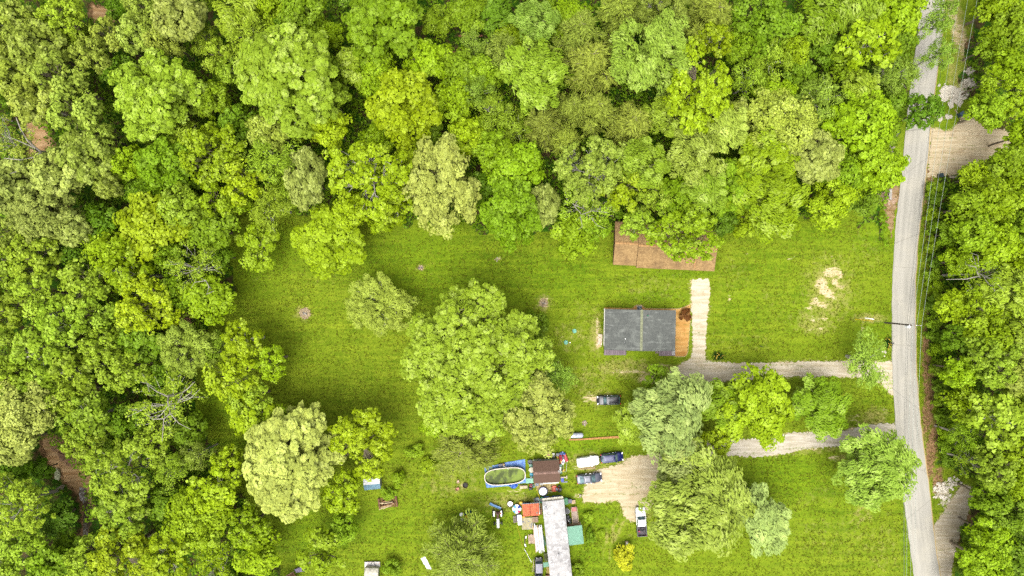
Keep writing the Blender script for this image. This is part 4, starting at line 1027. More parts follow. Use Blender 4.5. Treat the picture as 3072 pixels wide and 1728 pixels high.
def grass():
    r = np.random.default_rng(6)
    n = 150000
    X = r.uniform(-60, 86, n); Y = r.uniform(-72, 26, n)
    ok = inpoly(X, Y, LAWN)
    extra = inpoly(X, Y, VERGE)
    roadp = [D(a - 2, b) for a, b in ROAD_L] + [D(a + 2, b) for a, b in reversed(ROAD_R)]
    hard = inpoly(X, Y, roadp)
    for nm in ('gravel_driveway', 'gravel_lane', 'dirt_parking_area', 'dirt_drive', 'dirt_track'):
        me = bpy.data.objects[nm].data
        poly = [v.co for v in me.vertices]
        hard |= inpoly(X + r.normal(size=n) * .15, Y + r.normal(size=n) * .15, poly)
    def rect(x0, y0, x1, y1):
        a, b = G(x0, y0), G(x1, y1)
        return (X > a.x) & (X < b.x) & (Y < a.y) & (Y > b.y)
    hard |= rect(1808, 925, 2115, 1070) | rect(1840, 668, 2150, 812) | rect(1615, 1480, 1730, 1728) | rect(1440, 1380, 1680, 1480) | rect(1590, 1375, 1700, 1460)
    ok = (ok | extra) & ~hard
    bare = field(X, Y, BARE)
    ok &= (bare < .55) | (r.random(n) < .2)
    cl = vnoise(X, Y, .7, 30) * .5 + vnoise(X, Y, 1.9, 31) * .5
    ok &= (cl > .44) | (r.random(n) < .25)
    X, Y, cl = X[ok], Y[ok], cl[ok]
    n = len(X)
    hh = r.uniform(.05, .13, n) * (0.7 + cl)
    P = np.stack([X, Y, hh * .5 - .02], 1)
    N = np.array([0, 0, .9]) + r.normal(size=(n, 3)) * .55
    V, F = leaf_quads(P, N, r.uniform(.12, .26, n), r.uniform(.03, .09, n), r)
    val = np.repeat(r.uniform(.7, 1.15, n) * (1.1 - .35 * cl), 4)
    hue = np.repeat(np.clip(vnoise(X, Y, .2, 33) + r.normal(0, .25, n), 0, 1), 4)
    o = link('grass', mesh_np('grass', V, F, LEAF, False, {'leaf': np.stack([val, hue, 0 * val, 0 * val + 1], 1)}))
    o.color = c(136, 148, 28, .44)
    tag(o, 'short tufted grass over the lawn and verges', 'grass', None, 'stuff')
grass()
# ------------------------------------------------------------------ surfaces for buildings
def shingle_material(name, a, b, stain, course=0.14, axis=0, streak=None):
    m = bpy.data.materials.new(name)
    t = NT(m)
    co = t.coord()
    sepx = t.n.new('ShaderNodeSeparateXYZ'); t.link(co, sepx.inputs[0])
    cell = t.voronoi(t.mapping(co, (1 / course, 3.2, 1) if axis == 0 else (3.2, 1 / course, 1)), 1.0, 'Color')
    bw = t.n.new('ShaderNodeRGBToBW'); t.link(cell, bw.inputs[0])
    n1 = t.noise(co, 0.5, 5, 0.65)
    n2 = t.noise(co, 9, 3, 0.7)
    col = t.mix(t.math('ADD', t.math('MULTIPLY', bw.outputs[0], .6), t.math('MULTIPLY', n2, .4)), a, b)
    col = t.mix(t.ramp(n1, 0.45, 0.72, 0, 0.6), col, stain)
    if streak:
        sn = t.noise(t.mapping(co, (0.35, 1.6, 1) if axis == 0 else (1.6, 0.35, 1)), 1.2, 4, 0.6)
        col = t.mix(t.ramp(sn, 0.52, 0.75, 0, 0.45), col, streak)
    t.finish(col, 0.92, 0, 0.15, t.bump(t.math('ADD', n2, bw.outputs[0]), 0.5, 0.02))
    return m

def gable(root, L, W, ze, zr, mroof, mwall, mtrim, courses=22, ov=0.35, axis='x', z0=0.0, cap=None, name_slope='roof_slope'):
    """gable building centred on root: ridge along x (length L), roof plan width W; walls inset by the overhang"""
    wl, ww = L - 2 * ov, W - 2 * ov
    def tr(p):
        return p if axis == 'x' else (-p[1], p[0], p[2])
    # walls with gable triangles
    mb = MB()
    zt = ze - 0.02 + (zr - ze) * (ov / (W / 2))
    zp = ze - 0.02 + (zr - ze) * 1.0 - 0.05
    for s in (-1, 1):
        x = s * wl / 2
        mb.add([tr(p) for p in [(x, -ww / 2, z0), (x, ww / 2, z0), (x, ww / 2, zt - .03), (x, 0, zp), (x, -ww / 2, zt - .03)]], [(0, 1, 2, 3, 4)])
        y = s * ww / 2
        mb.add([tr(p) for p in [(-wl / 2, y, z0), (wl / 2, y, z0), (wl / 2, y, zt - .03), (-wl / 2, y, zt - .03)]], [(0, 1, 2, 3)])
    wall = mb.build('wall', mwall, root)
    # slopes: overlapping courses, each a step thicker at its lower edge
    for s in (-1, 1):
        mb = MB()
        for k in range(courses):
            a, b = k / courses, (k + 1) / courses
            ya, yb = s * W / 2 * (1 - a), s * W / 2 * (1 - b)
            za, zb = ze + (zr - ze) * a, ze + (zr - ze) * b
            j = 0.0
            mb.add([tr(p) for p in [(-L / 2, ya, za + .035), (L / 2, ya, za + .035), (L / 2, yb, zb + .012), (-L / 2, yb, zb + .012),
                                    (-L / 2, ya, za - .01), (L / 2, ya, za - .01)]], [(0, 1, 2, 3), (4, 5, 1, 0)])
        # underside and rakes
        mb.add([tr(p) for p in [(-L / 2, s * W / 2, ze - .03), (L / 2, s * W / 2, ze - .03), (L / 2, 0, zr - .03), (-L / 2, 0, zr - .03)]], [(0, 1, 2, 3)])
        mb.build(name_slope, mroof, root)
        f = MB()
        f.add([tr(p) for p in [(-L / 2, s * (W / 2 + .015), ze - .16), (L / 2, s * (W / 2 + .015), ze - .16), (L / 2, s * (W / 2 + .015), ze + .02), (-L / 2, s * (W / 2 + .015), ze + .02)]], [(0, 1, 2, 3)])
        for e in (-1, 1):
            x = e * (L / 2 + .012)
            f.add([tr(p) for p in [(x, s * W / 2, ze - .16), (x, 0, zr - .16), (x, 0, zr + .03), (x, s * W / 2, ze + .03)]], [(0, 1, 2, 3)])
        f.build('fascia', mtrim, root)
    cp = MB()
    cw = 0.24
    n = max(6, int(L / .3))
    for k in range(n):
        x0, x1 = -L / 2 + L * k / n, -L / 2 + L * (k + 1) / n
        sl = (zr - ze) / (W / 2)
        cp.add([tr(p) for p in [(x0, -cw, zr + .05 - cw * sl), (x1, -cw, zr + .04 - cw * sl), (x1, 0, zr + .06), (x0, 0, zr + .075), (x1, cw, zr + .04 - cw * sl), (x0, cw, zr + .05 - cw * sl)]], [(0, 1, 2, 3), (3, 2, 4, 5)])
    cp.build('ridge_cap', cap or mroof, root)
    return wall

def window(root, x, y, z, w, h, rz, mframe, mglass):
    """frame, two panes and sill, facing -y before rotation"""
    f = MB()
    for a, b, sx, sz in ((0, h / 2, w + .1, .07), (0, -h / 2, w + .1, .07), (-w / 2, 0, .07, h - .07), (w / 2, 0, .07, h - .07), (0, 0, w - .07, .04)):
        f.box(a, -.03, b, sx, .06, sz)
    fo = f.build('window', mframe, root)
    fo.location = (x, y, z); fo.rotation_euler = (0, 0, rz)
    for s in (-1, 1):
        MB().box(0, -.012, s * h / 4, w - .08, .012, h / 2 - .07).build('pane', mglass, fo)
    MB().box(0, -.06, -h / 2 - .06, w + .2, .13, .05).build('sill', mframe, fo)
    return fo

def door(root, x, y, z0, rz, mdoor, mframe):
    d = MB().box(0, -.03, 1.0, .9, .05, 2.0).build('door', mdoor, root)
    d.location = (x, y, z0); d.rotation_euler = (0, 0, rz)
    MB().box(-.49, -.04, 1.0, .08, .09, 2.05).box(.49, -.04, 1.0, .08, .09, 2.05).box(0, -.04, 2.08, 1.06, .09, .1).build('frame', mframe, d)
    MB().lathe([(.03, 0), (.035, .04), (.02, .06)], 10, .36, -.12, 1.0, 'Y').build('handle', MATS['steel'], d)
    return d

white_trim = M('white_trim', c(236, 232, 224), .6, var=.06)
glass = M('dark_glass', (0.02, 0.025, 0.03, 1), .08, var=.1, bump=.02, spec=.6)
M('steel', (0.45, 0.46, 0.47, 1), .35, .8, var=.1)
wood_grey = M('weathered_grey_wood', c(150, 136, 130), .85, var=.22, scale=4)
wood_tan = M('raw_tan_wood', c(216, 186, 144), .8, var=.2, scale=4)
wood_brown = M('brown_wood', c(132, 92, 62), .85, var=.22, scale=4)
black_rubber = M('black_rubber', (0.018, 0.018, 0.02, 1), .8, var=.15)
black_pl = M('black_plastic', (0.022, 0.022, 0.025, 1), .45, var=.15)
concrete = M('pale_concrete', c(226, 214, 196), .85, var=.12)
dark_metal = M('dark_metal', (0.06, 0.06, 0.065, 1), .5, .6)
white_pl = M('white_plastic', (0.72, 0.72, 0.70, 1), .45, var=.06)
red_pl = M('red_plastic', c(205, 44, 58), .45)
pink_pl = M('pink_plastic', c(214, 128, 128), .5)
blue_pl = M('blue_plastic', c(40, 70, 200), .45)
cyan_pl = M('cyan_plastic', c(60, 170, 200), .5)
aqua_pl = M('faded_aqua_plastic', c(130, 176, 160), .55)
yellow_pl = M('yellow_plastic', c(250, 208, 16), .5)
green_pl = M('green_plastic', c(30, 140, 92), .5)
grey_pl = M('grey_plastic', c(112, 114, 128), .55)
tan_pl = M('tan_cardboard', c(206, 180, 136), .8)

def planks(root, name, n, length, wid, gap, thick, mat, along='x', z=0.0, start=None, jit=0.01, names='plank'):
    """n separate boards side by side, sharing one mesh; board length runs along `along`"""
    me = MB().box(0, 0, 0, length, wid, thick).mesh(names, mat)
    tot = n * (wid + gap) - gap
    out = []
    for k in range(n):
        o = link(names, me, root)
        q = -tot / 2 + wid / 2 + k * (wid + gap)
        o.location = (rnd.uniform(-jit, jit), q, z + rnd.uniform(-jit, jit) * .3) if along == 'x' else (q, rnd.uniform(-jit, jit), z + rnd.uniform(-jit, jit) * .3)
        if along == 'y':
            o.rotation_euler = (0, 0, math.pi / 2)
        out.append(o)
    return out

# ------------------------------------------------------------------ grey-roofed house
r_grey = shingle_material('charcoal_shingles', c(84, 88, 86), c(124, 126, 120), c(146, 150, 142), .14, 0, c(178, 182, 174))
cap_green = M('grey_green_ridge', c(150, 154, 122), .9, var=.12)
siding = M('cream_siding', c(222, 214, 196), .7, var=.06)
ZE, ZR = 2.8, 4.2
p = G(1920.3, 990, ZE)
LX, WY = S(212.5, ZE), S(122, ZE)
house = thing('house', 'low house with dark grey shingle roof and orange mulch bed beside it', 'house', (p.x, p.y, 0), math.radians(-1.0))
gable(house, WY, LX, ZE, ZR, r_grey, siding, white_trim, 46, .3, 'y', cap=cap_green)
g = MB().box(-LX / 2 - .09, .4, ZE - .06, .12, WY - .6, .11, bev=.03)
g.tube([(-LX / 2 - .09, WY / 2 - .1, ZE - .1), (-LX / 2 - .05, WY / 2 - .1, ZE - .5), (-LX / 2 + .22, WY / 2 - .25, ZE - .8), (-LX / 2 + .22, WY / 2 - .25, .1)], .05)
g.build('gutter', white_trim, house)
MB().lathe([(.05, 0), (.055, .35), (.05, .36)], 10, 1.1, 2.75, 3.95).lathe([(.12, 0), (.1, .12), (.02, .16)], 12, 1.1, 2.75, 4.3).build('vent_cap', green_pl, house)
MB().lathe([(.05, 0), (.05, .4)], 10, -2.9, -1.6, 3.5).lathe([(.09, 0), (.02, .06)], 10, -2.9, -1.6, 3.9).build('vent_pipe', white_pl, house)
MB().lathe([(.03, 0), (.03, .3)], 8, -3.05, -2.25, 3.5).build('vent_pipe', white_pl, house)
MB().box(.35, WY / 2 + .05, 1.4, .1, .1, 2.7).build('downpipe', white_trim, house)
hx, hy = LX / 2 - .3, WY / 2 - .3
for wx in (-4.6, -2.2, 2.6, 4.8):
    window(house, wx, hy + .02, 1.5, 1.0, 1.1, math.pi, white_trim, glass)
window(house, -hx - .02, 1.4, 1.5, 1.0, 1.1, -math.pi / 2, white_trim, glass)
window(house, hx + .02, -1.2, 1.5, 1.4, 1.1, math.pi / 2, white_trim, glass)
window(house, -1.0, -hy - .02, 1.5, 1.0, 1.0, 0, white_trim, glass)
door(house, -5.0, -hy - .02, .45, 0, wood_brown, white_trim)
door(house, 5.2, -hy - .02, .45, 0, M('dark_red_door', c(120, 50, 44)), white_trim)
door(house, -hx - .02, -1.9, .12, -math.pi / 2, white_trim, white_trim)

deck_m = M('grey_lilac_deck_boards', c(146, 130, 138), .85, var=.25, scale=5)
def deck(label, x0, y0, x1, y1, z, n, extra=False):
    a, b = G(x0, y0, z), G(x1, y1, z)
    w, d = b.x - a.x, a.y - b.y
    o = thing('wooden_deck', label, 'deck', ((a.x + b.x) / 2, (a.y + b.y) / 2, 0))
    planks(o, 'plank', n, w, d / n - .012, .012, .035, deck_m, 'x', z, jit=.03)
    me = MB().box(0, 0, z / 2 - .03, .1, .1, z - .04).mesh('post', wood_grey)
    for sx in (-1, 1):
        for sy in (-1, 1):
            q = link('post', me, o); q.location = (sx * (w / 2 - .1), sy * (d / 2 - .1), 0)
    MB().box(0, -d / 2 - .02, z - .08, w, .035, .16).build('rim_board', wood_grey, o)
    if extra:
        planks2 = MB().box(w / 2 - .35, -.1, z + .05, .62, d * .75, .05).build('landing_mat', M('pale_grey_mat', c(190, 186, 186)), o)
        MB().box(-w / 2 - .2, -.05, z * .4, .35, .8, .06).box(-w / 2 - .45, -.05, z * .15, .3, .8, .05).build('step', wood_grey, o)
    return o
deck('weathered plank deck at the lower left corner of the grey-roofed house', 1812, 1040, 1878.5, 1065, .5, 9)
deck('weathered plank deck at the lower right corner of the grey-roofed house', 1977, 1040, 2025.5, 1067, .5, 9, True)

mulch = gravel_material('orange_wood_mulch', c(204, 150, 78), c(234, 188, 116), c(190, 132, 66))
def F_(x, y):
    return G(1780 + x / 6.9, 880 + y / 6.9)
tag(sheet('mulch_bed', jag([F_(*q) for q in [(222, 292), (500, 300), (800, 308), (860, 270), (900, 250), (1000, 250), (1040, 290), (1070, 318), (1400, 324), (1750, 328), (1860, 300), (2010, 232), (2005, 400), (2000, 560), (1988, 700), (1965, 1000), (1948, 1200), (1925, 1260), (1895, 1292), (1800, 1300), (1500, 1298), (1500, 400), (300, 420)]], .3, .03, 31), .03, mulch), kind='structure')
ed = thing('garden_edging', 'thin beige edging strip around the orange mulch bed', 'edging', F_(1800, 700))
pts = [F_(*q) - F_(1800, 700) for q in [(240, 322), (800, 320), (860, 262), (900, 240), (1000, 240), (1045, 285), (1080, 312), (1400, 318), (1750, 320), (1860, 292), (2005, 228)]]
pts2 = [F_(*q) - F_(1800, 700) for q in [(2008, 560), (1996, 700), (1974, 1000), (1958, 1200), (1932, 1268), (1900, 1302), (1800, 1312), (1690, 1308)]]
edge_m = M('beige_edging', c(228, 200, 140), .7)
MB().tube([q + Vector((0, 0, .05)) for q in pts], .055, 6).build('edging_strip', edge_m, ed)
MB().tube([q + Vector((0, 0, .05)) for q in pts2], .06, 6).build('edging_strip', edge_m, ed)

p = F_(950, 305)
ac = thing('air_conditioner', 'grey outdoor air-conditioning unit by the upper wall of grey-roofed house', 'air conditioner', p)
MB().box(0, 0, .05, .95, .95, .1).build('pad', concrete, ac)
MB().box(0, 0, .5, .72, .72, .78, bev=.06).build('casing', M('ac_grey', c(112, 128, 140), .5, .3), ac)
fan = MB().lathe([(.29, .895), (.29, .915), (.25, .915), (.25, .895)], 24).build('fan_grille', black_pl, ac)
mbf = MB()
for k in range(5):
    a = k * 2 * math.pi / 5
    mbf.box(.13 * math.cos(a), .13 * math.sin(a), .905, .2, .09, .01, a, rx=.3)
mbf.build('blade', M('pale_blade', c(190, 200, 205)), fan)
p = F_(138, 955)
st = thing('concrete_step', 'cream concrete pad stained brown, left of grey-roofed house', 'step', p, math.radians(-3))
MB().box(0, 0, .1, S(13), S(33), .2, bev=.03).build('slab', M('stained_cream_concrete', c(246, 232, 204), .8, var=.08, col2=c(190, 140, 96)), st)

# ------------------------------------------------------------------ brown-roofed house
r_brown = shingle_material('brown_shingles', c(140, 108, 70), c(208, 174, 120), c(122, 96, 68), .16, 1, c(104, 84, 64))
cap_br = M('tan_ridge', c(196, 152, 98), .9)
wall_br = M('brown_plank_wall', c(128, 96, 72), .85, var=.15)
ZE2, ZR2 = 2.7, 4.0
p = G(1994, 740, ZE2)
bh = thing('house', 'long low house with brown shingle roof half hidden by tree', 'house', (p.x, p.y, 0), math.radians(-2.6))
Lb, Wb = S(304, ZE2), S(134, ZE2)
sub = bh
# main block and a slightly lower left bay, each with its own slopes
main = link('main_block', None, bh); main.location = (Lb * .115, 0, 0)
gable(main, Lb * .77, Wb, ZE2, ZR2, r_brown, wall_br, wood_brown, 28, .3, 'x', cap=cap_br)
bay = link('garage_bay', None, bh); bay.location = (-Lb * .385, .25, -.22)
gable(bay, Lb * .228, Wb * .97, ZE2, ZR2, r_brown, wall_br, wood_brown, 27, .25, 'x', z0=.22, cap=cap_br)
sl = (ZR2 - ZE2) / (Wb / 2)
fl = MB()
for k in range(12):
    y = -Wb * .2 - k * Wb * .022
    fl.box(Lb * .30, y, ZR2 + .06 - abs(y) * sl, .32, Wb * .023, .03, rx=math.atan(sl))
fl.build('flashing_strip', cap_br, bh)
for wx in (-3.5, 0.5, 3.8):
    window(bh, wx + Lb * .115, -Wb / 2 + .28, 1.4, 1.2, 1.0, 0, white_trim, glass)
door(bh, -1.6 + Lb * .115, -Wb / 2 + .28, .1, 0, wood_brown, white_trim)

# ------------------------------------------------------------------ mobile home
def roof_coat():
    m = bpy.data.materials.new('patched_white_roof_coating')
    t = NT(m)
    co = t.coord()
    n1 = t.noise(co, 0.45, 5, 0.6, 0.8); n2 = t.noise(co, 1.6, 5, 0.65, 1.2); n3 = t.noise(co, 8, 3, 0.7)
    col = t.mix(t.ramp(n1, 0.35, 0.62), c(150, 147, 146), c(190, 187, 185))
    col = t.mix(t.ramp(n2, 0.52, 0.60, 0, .8), col, c(222, 220, 218))
    col = t.mix(t.ramp(n2, 0.40, 0.34, 0, .7), col, c(122, 120, 119))
    col = t.mix(t.ramp(n3, .62, .8, 0, .3), col, c(140, 136, 132))
    t.finish(col, 0.6, 0, 0.3, t.bump(n2, 0.3, 0.02))
    return m
ZT = 3.3
tl, tr_ = G(1626, 1503, ZT), G(1692, 1501, ZT)
Wm = (tr_ - tl).length
Lm = 19.5
ax = (G(1650, 1728, ZT) - G(1626, 1503, ZT)).normalized()
mid = (tl + tr_) / 2 + ax * (Lm / 2)
rot = math.atan2(ax.x, -ax.y)
mh = thing('mobile_home', 'long mobile home with patchy white-grey coated flat roof', 'mobile home', (mid.x, mid.y, 0), rot)
MB().box(0, 0, 1.85, Wm - .3, Lm - .3, 2.6).build('wall', M('cream_metal_siding', c(214, 206, 190), .6), mh)
MB().box(0, 0, .28, Wm - .36, Lm - .36, .55).build('skirting', M('grey_skirting', c(130, 126, 120)), mh)
mb = MB()
mb.grid(lambda u, v: ((u - .5) * Wm, (v - .5) * Lm, 3.17 + .13 * (1 - (2 * u - 1) ** 2) + .012 * math.sin(v * 40)), 10, 40)
mb.add([(-Wm / 2, -Lm / 2, 3.17), (Wm / 2, -Lm / 2, 3.17), (Wm / 2, Lm / 2, 3.17), (-Wm / 2, Lm / 2, 3.17), (-Wm / 2, -Lm / 2, 3.02), (Wm / 2, -Lm / 2, 3.02), (Wm / 2, Lm / 2, 3.02), (-Wm / 2, Lm / 2, 3.02)],
       [(4, 5, 1, 0), (5, 6, 2, 1), (6, 7, 3, 2), (7, 4, 0, 3), (7, 6, 5, 4)])
mb.build('roof', roof_coat(), mh)
for (px_, py_, rr, hh) in ((1636.5, 1523, .28, .3), (1662.7, 1540, .08, .25), (1676, 1663, .12, .3), (1674, 1726, .16, .35), (1696, 1575, .05, .2)):
    q = G(px_, py_, 3.4); lo = mh.matrix_basis.inverted() @ Vector((q.x, q.y, 0)) if False else (Matrix.Rotation(-rot, 4, 'Z') @ Vector((q.x - mid.x, q.y - mid.y, 0)))
    v_ = MB().lathe([(rr * 1.5, 3.24), (rr * 1.4, 3.28), (rr, 3.30), (rr, 3.3 + hh)], 16, lo.x, lo.y).build('roof_vent', white_pl, mh)
    MB().lathe([(rr * 1.25, 3.3 + hh), (rr * 1.2, 3.33 + hh), (rr * .3, 3.38 + hh)], 16, lo.x, lo.y).build('vent_hood', M('vent_hood_grey', c(170, 168, 172)), v_)
MB().box(0, Lm / 2 + .2, 2.75, Wm * .96, .45, .05, rx=-.25).build('end_awning', M('cream_panel', c(238, 230, 206)), mh)
for yy in (-7, -4, 0, 6):
    window(mh, -Wm / 2 + .14, yy, 2.0, .9, .9, -math.pi / 2, white_trim, glass)
    window(mh, Wm / 2 - .14, yy + 1, 2.0, .9, .9, math.pi / 2, white_trim, glass)
window(mh, .6, Lm / 2 - .14, 2.0, 1.2, .9, math.pi, white_trim, glass)
door(mh, Wm / 2 - .14, 3.1, .6, math.pi / 2, white_trim, white_trim)
def ML(px_, py_, z=0.0):          # point near the mobile home, in its own axes
    q = G(px_, py_, z)
    return Matrix.Rotation(-rot, 4, 'Z') @ Vector((q.x - mid.x, q.y - mid.y, 0))

# metal awnings
green_metal = M('green_roof_metal', c(122, 178, 150), .45, .1, var=.06)
def awning(label, x0, y0, x1, y1, z, n, post=True):
    a, b = G(x0, y0, z), G(x1, y1, z)
    w, d = abs(b.x - a.x), abs(a.y - b.y)
    o = thing('metal_awning', label, 'awning', ((a.x + b.x) / 2, (a.y + b.y) / 2, 0), rot)
    pan = MB()
    pan.box(0, 0, z - .03, w, d, .04, ry=.06)
    po = pan.build('roof_panel', green_metal, o)
    me = MB().box(0, 0, 0, w, .07, .06, bev=.02).mesh('rib', green_metal)
    for k in range(n):
        q = link('rib', me, o)
        q.location = (0, -d / 2 + d * (k + .5) / n, z + .018); q.rotation_euler = (0, .06, 0)
    if post:
        pm = MB().box(0, 0, (z - .1) / 2, .1, .1, z - .1).mesh('post', white_trim)
        for sy in (-1, 1):
            q = link('post', pm, o); q.location = (w / 2 - .15, sy * (d / 2 - .15), 0)
    return o
awning('green ribbed metal awning on the right side of the mobile home', 1703, 1578, 1749, 1634, 2.7, 16)
awning('small green ribbed awning on the left side of the mobile home', 1630, 1687, 1647, 1701, 2.4, 5)

# ramp and porch
o = thing('wooden_ramp', 'long narrow plank ramp beside the mobile home with red mat at top', 'ramp', G(1723, 1542), rot)
ra, rb = G(1720, 1516, .5), G(1727, 1566, .8)
wr, lr = S(16.5), (ra - rb).length
planks(o, 'plank', 24, wr, lr / 24 - .015, .015, .04, M('pale_ramp_boards', c(206, 184, 166), .8, var=.16), 'x', .62, jit=.015)
MB().box(0, lr / 2 - .45, .665, wr * .85, .75, .03).build('mat', M('pink_red_mat', c(206, 120, 116), col2=c(232, 170, 160)), o)
rm = MB().box(0, 0, 0, .06, lr, .1).mesh('handrail', wood_tan)
pm = MB().box(0, 0, .75, .07, .07, 1.5).mesh('post', wood_tan)
for s in (-1, 1):
    q = link('handrail', rm, o); q.location = (s * (wr / 2 + .05), 0, 1.5)
    for k in (-1, 0, 1):
        q = link('post', pm, o); q.location = (s * (wr / 2 + .05), k * lr * .45, 0)
o = thing('porch', 'brown board porch floor between ramp and green metal awning', 'porch', G(1721, 1573), rot)
planks(o, 'plank', 16, S(14), .15, .012, .04, M('brown_porch_boards', c(160, 130, 96), .85, var=.2), 'y', .7, jit=.015)
for sx in (-1, 1):
    for sy in (-1, 1):
        MB().box(sx * 1.1, sy * .4, .34, .1, .1, .66).build('post', wood_brown, o)
o = thing('door_landing', 'tan wooden landing board at the upper end of the ramp', 'landing', G(1719.5, 1504), rot)
MB().box(0, 0, .4, S(12), S(11), .06).build('board', wood_tan, o)
MB().box(-.3, 0, .18, .08, .5, .37).box(.3, 0, .18, .08, .5, .37).build('leg', wood_tan, o)

# ------------------------------------------------------------------ brown shed by the pool
r_shed = shingle_material('dark_brown_shingles', c(104, 80, 66), c(124, 98, 84), c(112, 88, 74), .14, 1)
p = G(1639, 1415, 2.2)
shd = thing('garden_shed', 'small shed with dark brown gable roof between pool and parked cars', 'shed', (p.x, p.y, 0), math.radians(3))
Lsd, Wsd = S(79.5, 2.2), S(66, 2.2)
gable(shd, Lsd, Wsd, 2.2, 3.0, r_shed, M('pale_green_siding', c(190, 200, 176)), white_trim, 22, .2, 'x', cap=M('pinkish_ridge', c(150, 118, 104)))
MB().box(Lsd / 2 - .1, .1, 2.98, .5, .45, .12).build('ridge_patch', M('grey_flashing', c(176, 172, 166)), shd)
window(shd, -1.2, Wsd / 2 - .18, 1.3, .8, .7, math.pi, white_trim, glass)
door(shd, .2, -Wsd / 2 + .18, .05, 0, white_trim, white_trim)
MB().box(.75, -Wsd / 2 - .12, 2.06, Lsd * .6, .28, .08, rx=.12).build('eave_board', white_trim, shd)
sh = thing('plank_shelf', 'narrow white-green shelf of boards along the upper side of brown shed', 'shelf', G(1636, 1377), math.radians(2))
MB().box(0, 0, .9, S(76), .3, .05).build('shelf_board', M('mint_white_boards', c(206, 212, 190)), sh)
for k in range(5):
    MB().box(-2.2 + k * 1.1, 0, .44, .08, .25, .87).build('leg', MATS['mint_white_boards'], sh)
MB().box(-1.4, .1, 1.0, .35, .5, .12).box(-.5, .05, .98, .6, .25, .1).build('stacked_board', wood_grey, sh)

# ------------------------------------------------------------------ pool with tarp
def A_(x, y, z=0.0):
    return G(1420 + x / 8.05, 1320 + y / 8.05, z)
def algae():
    m = bpy.data.materials.new('algae_covered_water')
    t = NT(m)
    co = t.coord()
    n1 = t.noise(co, .55, 4, .6, .4); n2 = t.noise(co, 2.2, 5, .7, .6)
    col = t.mix(t.ramp(n1, .4, .6), c(74, 88, 28), c(136, 158, 56))
    col = t.mix(t.ramp(n2, .56, .66, 0, .8), col, c(84, 92, 70))
    t.finish(col, .55, 0, .15, t.bump(n2, .2, .02))
    return m
pc = A_(765, 838)
pool = thing('swimming_pool', 'oval above-ground pool full of green algae water', 'pool', (pc.x, pc.y, 0), math.radians(5.5))
a_, b_ = 3.85, 1.55
HP = 1.15
def oval(a, b, n=48):
    pts_ = []
    for k in range(n):
        th = 2 * math.pi * k / n
        ct, st_ = math.cos(th), math.sin(th)
        pts_.append((a * math.copysign(abs(ct) ** .62, ct), b * math.copysign(abs(st_) ** .78, st_)))
    return pts_
def ring_wall(o1, o2, z0, z1, mb=None):
    mb = mb or MB()
    n = len(o1)
    mb.add([(x, y, z0) for x, y in o1] + [(x, y, z1) for x, y in o1] + [(x, y, z1) for x, y in o2] + [(x, y, z0) for x, y in o2],
           [q for i in range(n) for q in ((i, (i + 1) % n, n + (i + 1) % n, n + i), (n + i, n + (i + 1) % n, 2 * n + (i + 1) % n, 2 * n + i), (2 * n + i, 2 * n + (i + 1) % n, 3 * n + (i + 1) % n, 3 * n + i))])
    return mb
ring_wall(oval(a_, b_), oval(a_ - .05, b_ - .05), 0, HP).build('pool_wall', M('pale_blue_pool_wall', c(190, 206, 214), .5), pool)
ring_wall(oval(a_ - .06, b_ - .06), oval(a_ - .08, b_ - .08), .2, HP - .03).build('liner', M('slimy_liner', c(64, 72, 28), .5), pool)
ring_wall(oval(a_ + .06, b_ + .06), oval(a_ - .09, b_ - .09), HP, HP + .05).build('top_rail', M('cream_pool_rail', c(234, 222, 206), .5), pool)
MB().prism(oval(a_ - .085, b_ - .085), HP - .55, HP - .5).build('water', algae(), pool)
for k in range(0, 48, 4):
    x, y = oval(a_ + .04, b_ + .04)[k]
    MB().box(x, y, HP / 2 - .02, .1, .1, HP - .06).build('upright', white_trim, pool)

def tarp_material():
    m = bpy.data.materials.new('blue_tarpaulin')
    t = NT(m)
    co = t.coord()
    n1 = t.noise(t.mapping(co, (1, 1, 1), .3), 1.6, 4, .65, 1.0)
    col = t.mix(t.ramp(n1, .35, .65), c(60, 116, 206), c(120, 170, 232))
    t.finish(col, .45, 0, .4, t.bump(n1, .9, .12))
    return m
TARP = tarp_material()
def crumple(o_name, label, cat, pts_, z, mat, amp=.06, group=None, seed=1, step=.35):
    """a loose sheet lying on the ground: triangulated with inner points, wrinkled"""
    poly = [Vector((q.x, q.y, 0)) for q in pts_]
    cen = sum(poly, Vector()) / len(poly)
    out = jag(poly, step, .04, seed)
    r = random.Random(seed)
    bm = bmesh.new()
    vs_ = [bm.verts.new((q.x - cen.x, q.y - cen.y, 0)) for q in out]
    f = bm.faces.new(vs_)
    bmesh.ops.triangulate(bm, faces=[f])
    bmesh.ops.subdivide_edges(bm, edges=bm.edges[:], cuts=2, use_grid_fill=True)
    for v in bm.verts:
        v.co.z = z + amp * (abs(math.sin(v.co.x * 5.1 + seed) * math.cos(v.co.y * 4.3)) + r.uniform(0, .7))
    bm.normal_update()
    for f in bm.faces:
        if f.normal.z < 0:
            f.normal_flip()
    me = bpy.data.meshes.new(o_name)
    bm.to_mesh(me); bm.free()
    me.materials.append(mat)
    o = link(o_name, me)
    o.location = (cen.x, cen.y, 0)
    return tag(o, label, cat, group)
crumple('tarpaulin', 'big blue tarp spread on the ground beneath the green pool', 'tarp', [A_(*q) for q in [(262, 665), (420, 622), (600, 585), (760, 545), (1000, 505), (1250, 462), (1258, 700), (1268, 1035), (1080, 1050), (860, 1108), (600, 1130), (325, 1148), (290, 1010), (300, 850)]], .01, TARP, .05, seed=3)
